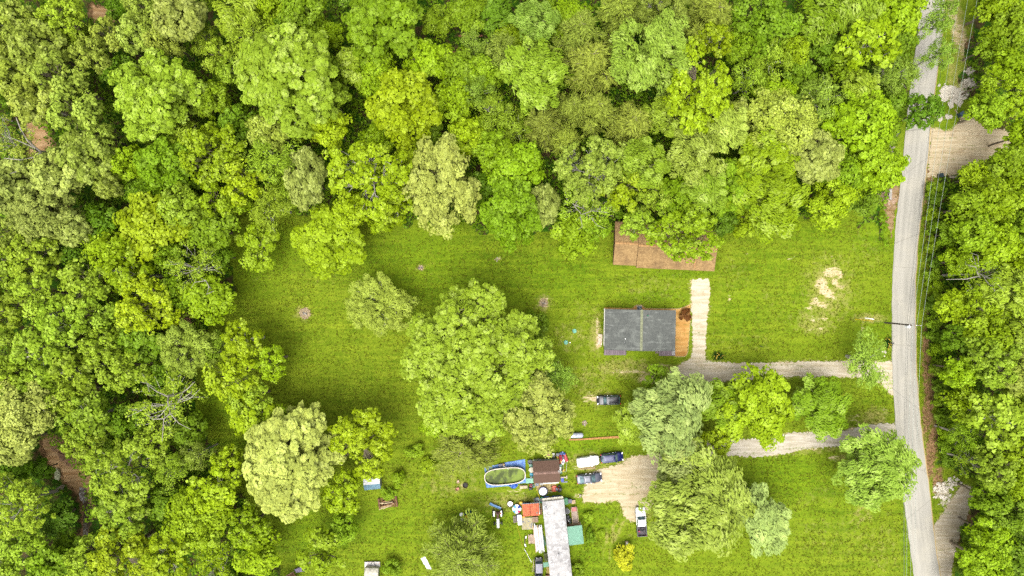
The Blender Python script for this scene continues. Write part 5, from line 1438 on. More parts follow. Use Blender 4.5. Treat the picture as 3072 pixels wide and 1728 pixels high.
crumple('tarpaulin', 'bunched-up bright blue tarp at the lower edge of the pool', 'tarp', [A_(*q) for q in [(850, 1060), (960, 1035), (1075, 1045), (1078, 1090), (1000, 1165), (930, 1165), (880, 1120)]], .03, M('bright_blue_tarp', c(60, 110, 214), .4, bump=.6, col2=c(150, 190, 245)), .28, seed=5, step=.25)
o = thing('pool_pump', 'grey pool pump and pipe on upper edge of blue tarp', 'pump', A_(680, 590), .1)
MB().box(-.2, 0, .25, .8, .5, .5, bev=.06).build('housing', grey_pl, o)
MB().lathe([(.22, 0), (.24, .5), (.18, .62)], 16, .45, .05, .05).build('filter_tank', tan_pl, o)
MB().tube([(.3, -.2, .5), (.7, -.35, .6), (1.25, -.75, 1.0)], .05).build('pipe', white_pl, o)
crumple('plastic_sheet', 'green ribbed plastic panel lying between pool tarp and shed', 'panel', [A_(*q) for q in [(1265, 925), (1440, 915), (1450, 1030), (1270, 1042)]], .2, green_metal, .015, seed=8)
# ------------------------------------------------------------------ vehicles
def paint(name, col, rough=.35, metal=0.2):
    return M(name, col, rough, metal * .3, var=.05, scale=1.2, bump=.03, spec=.4, coat=.15)
headl = M('clear_lamp', (0.6, 0.62, 0.65, 1), .12, var=.05, bump=.02)
taill = M('red_lamp', (0.35, 0.01, 0.012, 1), .2, var=.1, bump=.02)
chrome = M('chrome', (0.6, 0.6, 0.62, 1), .18, .9, var=.05)

def wheel(root, x, y, r=.33, w=.22, rim=None):
    t = MB().lathe([(r * .62, -w / 2), (r * .93, -w / 2), (r, -w / 3), (r, w / 3), (r * .93, w / 2), (r * .62, w / 2)], 20, 0, 0, 0, 'Y', False).build('wheel', black_rubber, root, True)
    t.location = (x, y, r)
    MB().lathe([(r * .63, -w * .38), (r * .5, -w * .3), (r * .15, -w * .4), (r * .15, w * .4), (r * .5, w * .3), (r * .63, w * .38)], 16, 0, 0, 0, 'Y').build('rim', rim or chrome, t, True)
    return t

def loft(root, name, mat, stations, smooth=True):
    """stations: (x, half width, z bottom, z top, corner) -> closed body shell"""
    mb = MB()
    rows = []
    for x, w, zb, zt, cr in stations:
        rows.append([(x, -w * .94, zb), (x, -w, zb + (zt - zb) * .35), (x, -w * .985, zt - cr * 1.4), (x, -w * .90, zt - cr * .35), (x, -w * .55, zt), (x, 0, zt + .025),
                     (x, w * .55, zt), (x, w * .90, zt - cr * .35), (x, w * .985, zt - cr * 1.4), (x, w, zb + (zt - zb) * .35), (x, w * .94, zb)])
    n = len(rows[0])
    vs_ = [q for r_ in rows for q in r_]
    fs_ = []
    for i in range(len(rows) - 1):
        fs_ += [(i * n + k, i * n + (k + 1) % n, (i + 1) * n + (k + 1) % n, (i + 1) * n + k) for k in range(n)]
    fs_ += [tuple(range(n)), tuple((len(rows) - 1) * n + k for k in range(n))]
    return mb.add(vs_, fs_).build(name, mat, root, smooth)

def greenhouse(root, mat, xb0, xr0, xr1, xb1, wb, wr, zb, zr, gl=glass, roof_mat=None):
    """cabin: pillars and roof in body colour, five glass panels set proud"""
    mb = MB()
    B = [(xb0, -wb, zb), (xb0, wb, zb), (xb1, wb, zb), (xb1, -wb, zb)]
    T = [(xr0, -wr, zr - .05), (xr0, wr, zr - .05), (xr1, wr, zr - .05), (xr1, -wr, zr - .05)]
    mb.add(B + T, [(0, 1, 5, 4), (1, 2, 6, 5), (2, 3, 7, 6), (3, 0, 4, 7), (4, 5, 6, 7)])
    cab = mb.build('cabin', mat, root)
    rf = MB()
    rf.grid(lambda u, v: (xr0 + .03 + (xr1 - xr0 - .06) * u, (v - .5) * 2 * (wr - .01), zr - .05 + .075 * (1 - abs(2 * v - 1) ** 3) * (1 - abs(2 * u - 1) ** 6)), 10, 8)
    rf.build('roof', roof_mat or mat, root, True)
    def panel(i, j, name, e0=.07, e1=.06):
        a, b, d_, e_ = Vector(B[i]), Vector(B[j]), Vector(T[j]), Vector(T[i])
        nrm = (b - a).cross(e_ - a).normalized()
        cen = (a + b + d_ + e_) / 4
        if nrm.dot(cen - Vector(((xb0 + xb1) / 2, 0, zb))) < 0:
            nrm = -nrm
        q = [a.lerp(b, e0).lerp(e_.lerp(d_, e0), e1), b.lerp(a, e0).lerp(d_.lerp(e_, e0), e1), d_.lerp(e_, e0).lerp(b.lerp(a, e0), e1), e_.lerp(d_, e0).lerp(a.lerp(b, e0), e1)]
        MB().add([p + nrm * .012 for p in q], [(0, 1, 2, 3)]).build(name, gl, root)
    panel(0, 1, 'windscreen'); panel(2, 3, 'rear_window')
    panel(1, 2, 'side_window', .08, .1); panel(3, 0, 'side_window', .08, .1)

def lamps(root, L, W, zf=.68, zr_=.8):
    for s in (-1, 1):
        MB().box(L / 2 - .14, s * (W / 2 - .26), zf, .22, .34, .14, s * -.35, bev=.03).build('headlight', headl, root)
        MB().box(-L / 2 + .05, s * (W / 2 - .16), zr_, .14, .22, .22, s * .25, bev=.03).build('taillight', taill, root)

def mirrors(root, x, W, z, mat):
    for s in (-1, 1):
        MB().box(x, s * (W / 2 + .07), z, .13, .2, .14, s * .2, bev=.03).build('mirror', mat, root)

def car(label, px_, py_, head, L, W, H, col, style, name='car', rails=False, glassmat=None):
    o = thing(name, label, 'car', G(px_, py_, .7).xy.to_3d(), head, 'vehicles parked around the yard')
    h = L / 2
    if style == 'sedan':
        stn = [(-h, W * .36, .38, .72, .10), (-h + .10, W * .45, .30, .92, .08), (-h + .5, W * .49, .22, .99, .06), (-.2 * L, W * .5, .22, .97, .06), (.1 * L, W * .5, .22, .96, .06), (.22 * L, W * .497, .22, .94, .07), (h - .55, W * .47, .24, .80, .09), (h - .18, W * .41, .28, .70, .10), (h, W * .30, .36, .58, .08)]
        g_ = (.24 * L, .06 * L, -.22 * L, -.40 * L)
    else:
        stn = [(-h, W * .42, .40, .86, .10), (-h + .10, W * .48, .32, 1.05, .08), (-h + .5, W * .5, .24, 1.10, .06), (0, W * .5, .24, 1.08, .06), (.2 * L, W * .5, .24, 1.05, .06), (h - .6, W * .48, .26, .95, .09), (h - .15, W * .43, .30, .82, .10), (h, W * .33, .38, .66, .08)]
        g_ = (.24 * L, .10 * L, -.40 * L, -.475 * L)
    body = loft(o, 'body', col, stn)
    zb = .93 if style == 'sedan' else 1.04
    greenhouse(o, col, *g_, W * .46, W * .375, zb, H, glassmat or glass)
    for sx in (-.31, .31):
        for s in (-1, 1):
            wheel(o, sx * L, s * (W / 2 - .10))
    lamps(o, L, W, .66 if style == 'sedan' else .82, .86 if style == 'sedan' else 1.0)
    mirrors(o, .17 * L, W, zb + .06, col)
    MB().box(h - .03, 0, .42, .12, W * .72, .18, bev=.04).build('bumper', black_pl, o)
    MB().box(-h + .02, 0, .45, .12, W * .8, .18, bev=.04).build('bumper', black_pl, o)
    for s in (-1, 1):
        for x in (-.12, .05):
            MB().box(x * L, s * (W / 2 + .005), .86, .16, .03, .03).build('door_handle', chrome, o)
    if rails:
        for s in (-1, 1):
            MB().tube([(g_[1] - .15, s * W * .34, H + .05), (g_[1] - .3, s * W * .34, H + .09), (g_[2] + .3, s * W * .34, H + .09), (g_[2] + .15, s * W * .34, H + .05)], .022, 6).build('roof_rail', chrome, o)
    return o

hd = math.radians
sky_glass = M('sky_reflecting_glass', (0.10, 0.16, 0.17, 1), .06, .3, var=.3, scale=1.0, bump=.02, spec=.7)
car('black hatchback parked alone on the grass below the grey-roofed house', 1826, 1200, hd(180 + 2), 4.45, 1.8, 1.5, paint('black_paint', (.012, .012, .016, 1)), 'suv', rails=True, glassmat=sky_glass)
car('dark grey sedan with pale roof rails on the dirt, lowest of the three cars', 1768, 1435, hd(6), 4.75, 1.82, 1.45, paint('graphite_paint', c(86, 88, 104), .25, .5), 'sedan', rails=True, glassmat=sky_glass)
suv = car('dark blue off-roader with rear spare wheel next to the covered car', 1836, 1372, hd(6), 4.25, 1.78, 1.72, paint('navy_paint', c(32, 40, 104), .25, .4), 'suv', glassmat=sky_glass)
sw = wheel(suv, -2.2, 0, .36, .22); sw.rotation_euler = (0, 0, math.pi / 2); sw.location = (-2.25, .12, .95)
mbr = MB()
for k in range(7):
    mbr.box(-.75, -.54 + k * .18, 1.775, 2.0, .035, .03)
mbr.build('roof_rib', MATS['navy_paint'], suv)

o = thing('covered_car', 'car hidden under a white fitted cover beside the blue off-roader', 'car', G(1764, 1384, .8).xy.to_3d(), hd(8), 'vehicles parked around the yard')
cover = M('white_car_cover', (.78, .78, .78, 1), .6, var=.03, bump=.15)
st_ = [(-2.1, .62, .25, .85, .12), (-2.0, .80, .2, 1.15, .14), (-1.4, .88, .15, 1.42, .2), (-.3, .88, .15, 1.48, .22), (.35, .89, .15, 1.42, .2), (.85, .9, .15, 1.08, .12), (1.6, .87, .15, .98, .14), (2.0, .76, .2, .85, .14), (2.12, .58, .25, .66, .1)]
loft(o, 'fabric_cover', cover, st_)
for s in (-1, 1):
    MB().box(.62, s * .93, 1.02, .24, .22, .18, bev=.06).build('mirror_pocket', cover, o)
    for x in (-1.3, 1.35):
        wheel(o, x, s * .80, .32, .2)
pl = thing('wooden_pallet', 'narrow wooden slat ladder lying along lower side of covered car', 'pallet', G(1763, 1403), hd(3))
sm = MB().box(0, 0, 0, .07, S(8), .06).mesh('slat', wood_tan)
for k in range(17):
    q = link('slat', sm, pl); q.location = (-S(22) + k * S(44) / 16, 0, .08); q.rotation_euler = (0, 0, rnd.uniform(-.06, .06))
for s in (-1, 1):
    MB().box(0, s * S(3.6), .1, S(46), .08, .07).build('rail', wood_tan, pl)

# white pickup
o = thing('pickup_truck', 'white pickup truck with open bed holding a tyre, half under willow', 'pickup truck', G(1923.5, 1565, .8).xy.to_3d(), hd(90 + 4), 'vehicles parked around the yard')
wp = paint('white_paint', (.74, .74, .73, 1), .3, 0)
grey_p = paint('grey_paint', c(92, 92, 100))
L, W, h = 5.4, 1.85, 2.7
loft(o, 'body', wp, [(-.5, W * .5, .4, 1.02, .05), (.4, W * .5, .4, 1.04, .05), (1.0, W * .5, .4, 1.04, .06), (h - .6, W * .485, .4, 1.0, .08), (h - .15, W * .46, .42, .92, .1), (h, W * .40, .48, .78, .08)])
greenhouse(o, wp, 1.15, .6, -.55, -.72, W * .47, W * .39, 1.0, 1.78, sky_glass)
for s in (-1, 1):
    MB().box(-1.66, s * (W / 2 - .06), .82, 2.08, .1, .64, bev=.03).build('bed_side', grey_p, o)
MB().box(-1.66, 0, .56, 2.05, W - .24, .06).build('bed_floor', M('worn_bed_liner', c(104, 96, 100), .8), o)
MB().box(-2.7, 0, .82, .08, W - .04, .6, bev=.02).build('tailgate', grey_p, o)
MB().box(-.66, 0, .82, .06, W - .26, .6).build('bed_front', grey_p, o)
for x in (-1.75, 1.75):
    for s in (-1, 1):
        wheel(o, x, s * (W / 2 - .12), .37, .25)
lamps(o, L, W, .8, .85); mirrors(o, .95, W, 1.12, black_pl)
MB().box(h + .0, 0, .55, .14, W * .85, .2, bev=.04).build('bumper', black_pl, o)
MB().box(-2.8, 0, .55, .14, W * .9, .16, bev=.04).build('bumper', chrome, o)
MB().box(-1.66, .0, .60, .03, W - .3, .03).box(-1.2, .0, .60, .03, W - .3, .03).box(-2.1, .0, .60, .03, W - .3, .03).build('bed_rib', MATS['worn_bed_liner'], o)
q = Matrix.Rotation(hd(94), 4, 'Z') @ Vector((-1.45, -.15, 0))
t_ob = MB().lathe([(.22, 0), (.42, .0), (.46, .08), (.42, .2), (.22, .2), (.2, .1)], 22, capped=False).build('tyre', black_rubber, None, True)
t_ob.location = (o.location.x + q.x, o.location.y + q.y, .62)
tag(t_ob, 'loose black tyre lying in the bed of the white pickup', 'tyre')
q = Matrix.Rotation(hd(94), 4, 'Z') @ Vector((-1.75, .52, 0))
can = MB().box(0, 0, .22, .3, .22, .4, bev=.05).tube([(.08, 0, .42), (.12, 0, .5), (.2, 0, .52)], .03).build('fuel_can', M('magenta_plastic', c(214, 60, 120), .45))
can.location = (o.location.x + q.x, o.location.y + q.y, .61)
tag(can, 'pinkish fuel can in the bed of the white pickup', 'can')

# tractor
def E_(x, y, z=0.0):
    return G(1340 + x / 10.73, 1460 + y / 10.73, z)
o = thing('tractor', 'old farm tractor with white bonnet and big rear wheels on the lawn', 'tractor', E_(1650, 960).xy.to_3d(), hd(-90 + 2), 'garden machines')
mb = MB().box(.95, 0, .95, 1.75, .52, .55, bev=.12)
mb.build('bonnet', M('cream_white_enamel', (.66, .65, .62, 1), .4, var=.05), o)
MB().box(-.1, 0, .75, 1.6, .42, .4, bev=.06).box(-.9, 0, .75, .5, .9, .35, bev=.06).build('chassis', M('rusty_brown_iron', c(122, 84, 72), .7), o)
for s in (-1, 1):
    wheel(o, -.95, s * .85, .62, .34, MATS['cream_white_enamel'])
    wheel(o, 1.15, s * .72, .36, .2, MATS['rusty_brown_iron'])
    fd = MB()
    fd.grid(lambda u, v: (-.95 + .72 * math.cos(math.pi * (.12 + .62 * u)), s * (.55 + .26 * v), .62 + .74 * math.sin(math.pi * (.12 + .62 * u))), 10, 2)
    fd.build('mudguard', MATS['cream_white_enamel'], o, True)
MB().box(1.1, 0, .42, .12, 1.35, .12).build('front_axle', dark_metal, o)
MB().box(-.78, 0, 1.1, .42, .44, .1, bev=.04).box(-1.0, 0, 1.28, .08, .42, .34, bev=.03).build('seat', M('brown_seat', c(98, 66, 58), .6), o)
MB().lathe([(.18, 0), (.2, .03), (.22, 0), (.2, -.02), (.18, 0)], 18, -.2, 0, 1.42, 'Z', False).tube([(.12, 0, 1.1), (-.2, 0, 1.42)], .025).build('steering_wheel', black_pl, o)
MB().tube([(1.2, .12, 1.2), (1.2, .12, 1.75)], .035).build('exhaust', dark_metal, o)
MB().box(-1.0, .62, 1.44, .22, .16, .1, bev=.03).build('lamp', M('bright_red_lamp', c(240, 40, 40), .4), o)
for s in (-1, 1):
    MB().tube([(-1.1, s * .3, .6), (-1.75, s * .35, .45)], .035).build('linkage_arm', MATS['rusty_brown_iron'], o)
o = thing('tractor_implement', 'blue tractor blade lying on grass just above the tractor', 'tractor implement', E_(1565, 605), hd(-24))
MB().box(0, -.1, .25, 2.4, .12, .45, rx=.25, bev=.03).box(0, .1, .42, 2.3, .3, .08).build('blade', M('blue_enamel', c(88, 146, 206), .5), o)
MB().box(0, -.22, .1, 2.35, .06, .12).build('cutting_edge', M('bare_edge', c(214, 190, 160), .5, .5), o)
MB().tube([(-.35, .15, .5), (0, .62, .8), (.35, .15, .5)], .04).build('hitch_frame', dark_metal, o)

# mowers
p = A_(2010, 1165)
o = thing('riding_mower', 'orange riding mower with black engine below the brown shed', 'lawn mower', p, hd(180), 'garden machines')
orange = M('orange_enamel', c(236, 92, 52), .4)
MB().box(.42, 0, .32, .75, 1.15, .16, bev=.08).box(.45, 0, .42, .5, .4, .2, bev=.06).build('mower_deck', orange, o)
MB().box(-.15, 0, .38, 1.1, .5, .16, bev=.05).build('frame', orange, o)
MB().box(.0, 0, .66, .45, .5, .12, bev=.04).box(-.22, 0, .85, .1, .48, .4, bev=.04).build('seat', grey_pl, o)
MB().box(-.68, 0, .62, .55, .6, .4, bev=.1).lathe([(.2, .8), (.18, .9), (.05, .92)], 14, -.68, 0).build('engine', black_pl, o)
for s in (-1, 1):
    wheel(o, -.5, s * .52, .27, .24)
    wheel(o, .95, s * .4, .15, .12)
    MB().tube([(.15, s * .36, .5), (.3, s * .36, .9), (.3, s * .12, .95)], .022).build('lever', black_pl, o)
MB().tube([(.95, -.42, .3), (.95, .42, .3)], .04).tube([(.95, .3, .3), (.6, .3, .35)], .04).build('front_bar', orange, o)

def push_mower(label, p, rz, mat):
    o = thing('push_mower', label, 'lawn mower', p, rz, 'garden machines')
    MB().box(0, 0, .2, .62, .5, .16, bev=.08).build('mower_deck', mat, o)
    MB().lathe([(.15, .28), (.16, .42), (.1, .48)], 14, .03, 0).build('engine', black_pl, o)
    for x in (-.27, .27):
        for s in (-1, 1):
            wheel(o, x, s * .29, .12, .07)
    MB().tube([(-.25, -.22, .25), (-.95, -.22, .85), (-1.05, -.2, .95), (-1.05, .2, .95), (-.95, .22, .85), (-.25, .22, .25)], .018).build('handle', dark_metal, o)
    return o
push_mower('red push mower standing between beige box and grey drum', A_(1390, 1090), hd(90), red_pl)
push_mower('dark push mower with black frame just below the red mower', A_(1380, 1165), hd(10), black_pl)
push_mower('grey-green garden machine right of the red mower', A_(1462, 1100), hd(100), aqua_pl)

# ------------------------------------------------------------------ propane tank and fence
def D4(x, y, z=0.0):
    return G(1680 + x / 8.05, 1280 + y / 8.05, z)
o = thing('propane_tank', 'pale grey capsule-shaped propane tank next to the board fence', 'propane tank', D4(382, 206, .6).xy.to_3d(), hd(1))
rt, hl = .5, S(45.5) / 2
prof = [(.02, -hl), (.26, -hl + .06), (.42, -hl + .2), (.5, -hl + .42), (.5, hl - .42), (.42, hl - .2), (.26, hl - .06), (.02, hl)]
MB().lathe(prof, 24, 0, 0, .75, 'X').build('tank', M('pale_grey_tank', c(204, 210, 224), .4, .1, var=.05), o, True)
MB().lathe([(.17, 1.2), (.17, 1.34), (.13, 1.39), (.02, 1.4)], 18, -.05, -.02).build('valve_dome', M('pale_tank_dome', c(216, 220, 230), .4), o, True)
for x in (-.85, .85):
    MB().box(x, 0, .18, .18, .8, .36, bev=.03).build('foot', concrete, o)
MB().tube([(.12, .02, 1.26), (.15, .3, 1.2), (.16, .52, .9), (.16, .54, .1)], .018).build('pipe', dark_metal, o)

fence = thing('timber_border', 'line of orange-brown boards laid end to end right from the propane tank', 'timber border', D4(900, 280))
fpts = [D4(215, 312), D4(450, 306), D4(690, 292), D4(1000, 270), D4(1280, 253), D4(1550, 246)]
fw = M('orange_brown_boards', c(206, 150, 86), .8, var=.12)
c0 = D4(900, 280)
for k, (a, b) in enumerate(zip(fpts[:-1], fpts[1:])):
    d = b - a
    an = math.atan2(d.y, d.x)
    m_ = (a + b) / 2 - c0
    for s in range(2):
        w = (.13 + .018 * k)
        q = MB().box(0, 0, 0, d.length - .02, w, .12, bev=.015).build('board', fw, fence)
        q.location = (m_.x - (s - .5) * (w + .008) * math.sin(an), m_.y + (s - .5) * (w + .008) * math.cos(an), .13 + rnd.uniform(-.01, .01))
        q.rotation_euler = (0, 0, an)
    q = MB().box(0, 0, .05, .12, .42, .1).build('bearer', wood_brown, fence)
    q.location = (a - c0) + Vector((.1, 0, -.03)); q.rotation_euler = (0, 0, an)

# ------------------------------------------------------------------ utility pole, wires
o = thing('utility_pole', 'wooden utility pole with white transformer leaning view over the road', 'utility pole', G(2655, 968))
PT = 8.6
MB().tube([(0, 0, 0), (0, 0, 4), (.0, 0, PT)], [.17, .15, .12], 12).build('pole', M('dark_pole_wood', c(104, 86, 72), .85, var=.2), o)
tx, ty = .45, -.35
MB().lathe([(.26, 6.2), (.3, 6.25), (.3, 7.1), (.27, 7.18), (.1, 7.25)], 20, tx, ty).build('transformer', M('transformer_white', (.68, .68, .69, 1), .4, .1, var=.05), o, True)
MB().box(tx * .5, ty * .5, 6.7, .3, .1, .1, math.atan2(ty, tx)).build('bracket', dark_metal, o)
MB().box(.85, -.02, 8.25, 2.3, .09, .11, -.08).build('crossarm', wood_grey, o)
for x, y in ((.25, .02), (1.0, -.05), (1.85, -.1), (-.2, .03)):
    MB().lathe([(.05, 8.3), (.07, 8.38), (.04, 8.44), (.06, 8.5), (.02, 8.56)], 10, x, y).build('insulator', white_pl, o)
MB().tube([(tx, ty, 7.3), (.7, -.1, 7.9), (1.0, -.05, 8.4)], .015).tube([(tx + .1, ty, 7.3), (.3, .1, 7.6), (.05, .1, 8.0)], .015).tube([(.9, .1, 8.35), (.6, .3, 8.0), (.1, .12, 7.4)], .015).build('jumper_wire', black_pl, o)
wm_d = M('dark_wire', (.05, .055, .05, 1), .5)
wm_l = M('pale_wire', (.20, .23, .20, 1), .5, .0)
base = G(2655, 968)
starts = [(.0, .1, 7.2, wm_d), (.12, 0, 7.6, wm_d), (.25, .02, 8.55, wm_l), (1.0, -.05, 8.55, wm_l), (1.85, -.1, 8.55, wm_l)]
names_ = ['lowest dark', 'second lowest dark', 'left pale', 'middle pale', 'outer pale']
northd = [(2862, -60), (2874, -60), (2898, -60), (2926, -60), (2955, -60)]
southd = [(2724, 1790), (2726, 1790), (2732, 1790), (2744, 1790), (2756, 1790)]
for (x, y, z, wm), nm, nd, sd_ in zip(starts, names_, northd, southd):
    for dr, e in (('up', G(nd[0], nd[1], z)), ('down', G(sd_[0], sd_[1], z))):
        s0 = base + Vector((x, y, z))
        e = s0 + (e - s0) * 1.6
        wv = thing('power_line', f'{nm} power wire running {dr} the photo from the utility pole', 'wire', s0)
        pts_ = [(e - s0) * f - Vector((0, 0, 1.3 * 4 * f * (1 - f))) for f in [k / 14 for k in range(15)]]
        MB().tube(pts_, .022 if wm is wm_l else .022, 5).build('cable', wm, wv)
gw = thing('guy_wire', 'guy wire with yellow guard sleeve anchored left of utility pole', 'guy wire', G(2563, 957))
e = (base + Vector((0, 0, 7.9))) - G(2563, 957)
MB().tube([(0, 0, 0), e], .02, 6).build('cable', wm_d, gw)
MB().tube([e * .02, e * .36], .06, 8).build('guard_sleeve', yellow_pl, gw)
def stick(label, x0, y0, x1, y1, w, mat, z=.06, name='stick'):
    a, b = G(x0, y0), G(x1, y1)
    o = thing(name, label, name.replace('_', ' '), (a + b) / 2)
    MB().tube([a - (a + b) / 2 + Vector((0, 0, z)), Vector((0, 0, z + .03)), b - (a + b) / 2 + Vector((0, 0, z))], w, 6).build('shaft', mat, o)
    return o
stick('white plastic pipe on grass just above the yellow guy guard', 2594, 953.5, 2622, 957.5, .06, white_pl, name='pipe')
stick('thin dark stake on the right lawn above the gravel driveway', 2279, 1037, 2291, 1041.5, .05, black_pl, name='stake')

# mailboxes and bins by the road
def mailbox(label, x, y, mat, rz=0.0):
    o = thing('mailbox', label, 'mailbox', G(x, y), rz, 'roadside mailboxes')
    MB().box(0, 0, .5, .1, .1, 1.0).build('post', wood_grey, o)
    m_ = MB()
    m_.prism([(-.28, -.11), (.28, -.11), (.28, .11), (-.28, .11)], 1.0, 1.12)
    m_.lathe([(.11, -.28), (.11, .28)], 16, 0, 0, 1.12, 'X')
    m_.build('box', mat, o)
    MB().box(.29, 0, 1.1, .02, .2, .2).build('door', mat, o)
    return o
mailbox('black mailbox on the road edge below the utility pole', 2668, 1028, black_pl)
mailbox('white and blue mailbox on the road edge beside the pale willow', 2688, 1375, M('pale_blue_box', c(200, 214, 232), .5))
def wheelie_bin(label, p, rz, body, lid, s=1.0, group='bins'):
    o = thing('wheeled_bin', label, 'bin', p, rz, group)
    m_ = MB()
    a, b = .24 * s, .30 * s
    m_.add([(-a, -a, .1 * s), (a, -a, .1 * s), (a, a, .1 * s), (-a, a, .1 * s), (-b, -b, .95 * s), (b, -b, .95 * s), (b, b, .95 * s), (-b, b, .95 * s)], [(3, 2, 1, 0), (0, 1, 5, 4), (1, 2, 6, 5), (2, 3, 7, 6), (3, 0, 4, 7)])
    m_.build('body', body, o)
    MB().box(0, 0, .99 * s, .66 * s, .66 * s, .08 * s, bev=.03).build('lid', lid, o)
    for sd in (-1, 1):
        wheel(o, -.2 * s, sd * .28 * s, .1 * s, .06 * s)
    return o
wheelie_bin('dark wheeled bin by the dirt drive entrance, lower of two', G(2815, 528), .1, black_pl, M('dark_teal_lid', c(38, 62, 70), .5), 1.1)
b2 = wheelie_bin('slate-blue bin beside the pale rubble near the road', G(2875, 346), .5, M('slate_blue_plastic', c(62, 84, 104), .5), M('slate_blue_lid', c(74, 98, 120), .5), 1.3)
stick('short pale post leaning beside the slate-blue bin', 2861, 330, 2871, 342, .09, wood_tan, .3, 'post')
# ------------------------------------------------------------------ small things in the yard
def B_(x, y, z=0.0):
    return G(1500 + x / 8.05, 1460 + y / 8.05, z)
def C_(x, y, z=0.0):
    return G(1560 + x / 11.32, 1600 + y / 11.32, z)

def chair(label, p, rz, mat, group='garden chairs'):
    o = thing('garden_chair', label, 'chair', p, rz, group)
    MB().box(0, 0, .42, .48, .46, .05, bev=.02).build('seat', mat, o)
    MB().grid(lambda u, v: (-.24 - .12 * v - .03 * math.sin(math.pi * u), (u - .5) * .5, .42 + .46 * v), 6, 4).grid(lambda u, v: (-.27 - .12 * v - .03 * math.sin(math.pi * u), (u - .5) * .5, .42 + .46 * v), 6, 4).build('backrest', mat, o)
    lm = MB().box(0, 0, .2, .05, .05, .4).mesh('leg', mat)
    for x in (-.2, .2):
        for y in (-.2, .2):
            q = link('leg', lm, o); q.location = (x, y, 0)
    for s in (-1, 1):
        MB().box(0, s * .26, .62, .46, .05, .04, bev=.015).box(.19, s * .26, .52, .05, .05, .2).build('armrest', mat, o)
    return o
chair('faded aqua plastic chair at the left wall of brown shed', A_(1375, 600), hd(180), aqua_pl)
chair('cyan plastic chair at the left wall of brown shed, near blue dolly', A_(1395, 815), hd(170), cyan_pl)
chair('faded aqua chair at the right wall of brown shed, upper one', A_(2110, 605), 0, aqua_pl)
chair('faded aqua chair at the right wall of brown shed, lower one', A_(2112, 762), hd(10), aqua_pl)
chair('white chair above the brown shed, right of the pink table', A_(1930, 335), hd(90), M('ivory_plastic', c(226, 226, 214), .5))
chair('white chair on the porch beside the mobile home', B_(1690, 905), hd(60), white_pl)
pinkw = M('pale_pink_fabric', c(238, 196, 172), .8)
chair('pale pink chair by the fire ring, upper of the two', G(1374.5, 1443), hd(20), pinkw)
chair('pale pink chair by the fire ring, lower of the two', G(1374, 1464.5), hd(15), M('salmon_fabric', c(226, 160, 138), .8))

def drum(label, p, r, h, body, top, name='drum', cat='drum', group=None, open_=True):
    o = thing(name, label, cat, p, 0, group)
    MB().lathe([(r * .9, 0), (r * .94, h * .1), (r, h * .5), (r * .97, h * .95), (r, h), (r * .9, h), (r * .88, h * .6)], 22, capped=False).build('shell', body, o, True)
    MB().lathe([(.02, h * .62), (r * .88, h * .6)] if open_ else [(r * 1.02, h), (r * 1.0, h + .05), (r * .3, h + .09), (.01, h + .1)], 22, capped=False).build('inside' if open_ else 'lid', top, o, True)
    MB().lathe([(r * 1.0, h - .03), (r * 1.05, h), (r * 1.0, h + .02), (r * .95, h)], 22, capped=False).build('rim', body, o, True)
    return o
drum('grey drum with pale rim at upper left corner of brown shed', A_(1365, 515), .42, .7, M('pale_rim_grey', c(150, 156, 168)), black_pl)
drum('dark brown urn holding something white on the lawn above the beach umbrella', B_(245, 400), .58, .6, M('dark_maroon_clay', c(70, 30, 34), .5), white_pl, 'urn', 'urn')
drum('bright teal tub with black inside beside the mobile home corner', B_(1015, 300), .52, .7, M('teal_plastic', c(16, 172, 124), .45), black_pl, 'tub', 'tub')
drum('grey metal tub left of the leaning poles', B_(898, 298), .48, .6, M('slate_metal', c(110, 126, 146), .5, .3), M('pale_content', c(190, 198, 204)), 'tub', 'tub')
drum('small yellow bucket on the grass above the orange canopy', B_(505, 388), .36, .45, yellow_pl, yellow_pl, 'bucket', 'bucket', 'buckets')
drum('white drum with dark lid between mobile home and ramp', B_(1615, 560), .46, 1.0, white_pl, black_pl, 'drum', 'drum', None, False)
drum('white round bucket at the left wall of brown shed', A_(1402, 705), .48, .6, white_pl, M('cream_content', c(240, 226, 200)), 'bucket', 'bucket', 'buckets', False)
drum('green barbecue-like drum with red knob beside mobile home corner', B_(1585, 325), .62, .8, M('garden_green', c(56, 156, 96), .5), M('mid_green_lid', c(50, 140, 84), .5, col2=c(120, 190, 140)), 'drum', 'drum', None, False)
wheelie_bin('dark lilac-grey wheeled bin beside the green drum', B_(1680, 308), 0, M('lilac_grey_plastic', c(80, 78, 96), .5), M('lilac_grey_lid', c(94, 92, 110), .5), 1.15)
wheelie_bin('grey bin above the brown shed right of the white chair', A_(2030, 330), 0, M('steel_grey_plastic', c(112, 112, 120), .5), M('steel_grey_lid', c(122, 122, 130), .5), .85)
def crate(label, p, rz, sx, sy, sz, mat, name='crate', cat='crate', group='crates and boxes', lid=None):
    o = thing(name, label, cat, p, rz, group)
    w = .04
    MB().box(0, -sy / 2 + w / 2, sz / 2, sx, w, sz).box(0, sy / 2 - w / 2, sz / 2, sx, w, sz).box(-sx / 2 + w / 2, 0, sz / 2, w, sy - 2 * w, sz).box(sx / 2 - w / 2, 0, sz / 2, w, sy - 2 * w, sz).build('side', mat, o)
    if lid is not None:
        MB().box(0, 0, sz + .02, sx + .03, sy + .03, .05, bev=.02).build('lid', lid, o)
    MB().box(0, 0, .05, sx - .1, sy - .1, .06).build('base', mat, o)
    return o
crate('long beige box on the ground right of the bunched blue tarp', A_(1215, 1120), hd(2), S(22.5), S(8.5), .5, tan_pl, 'box', 'box', lid=M('beige_lid', c(222, 200, 160), .7))
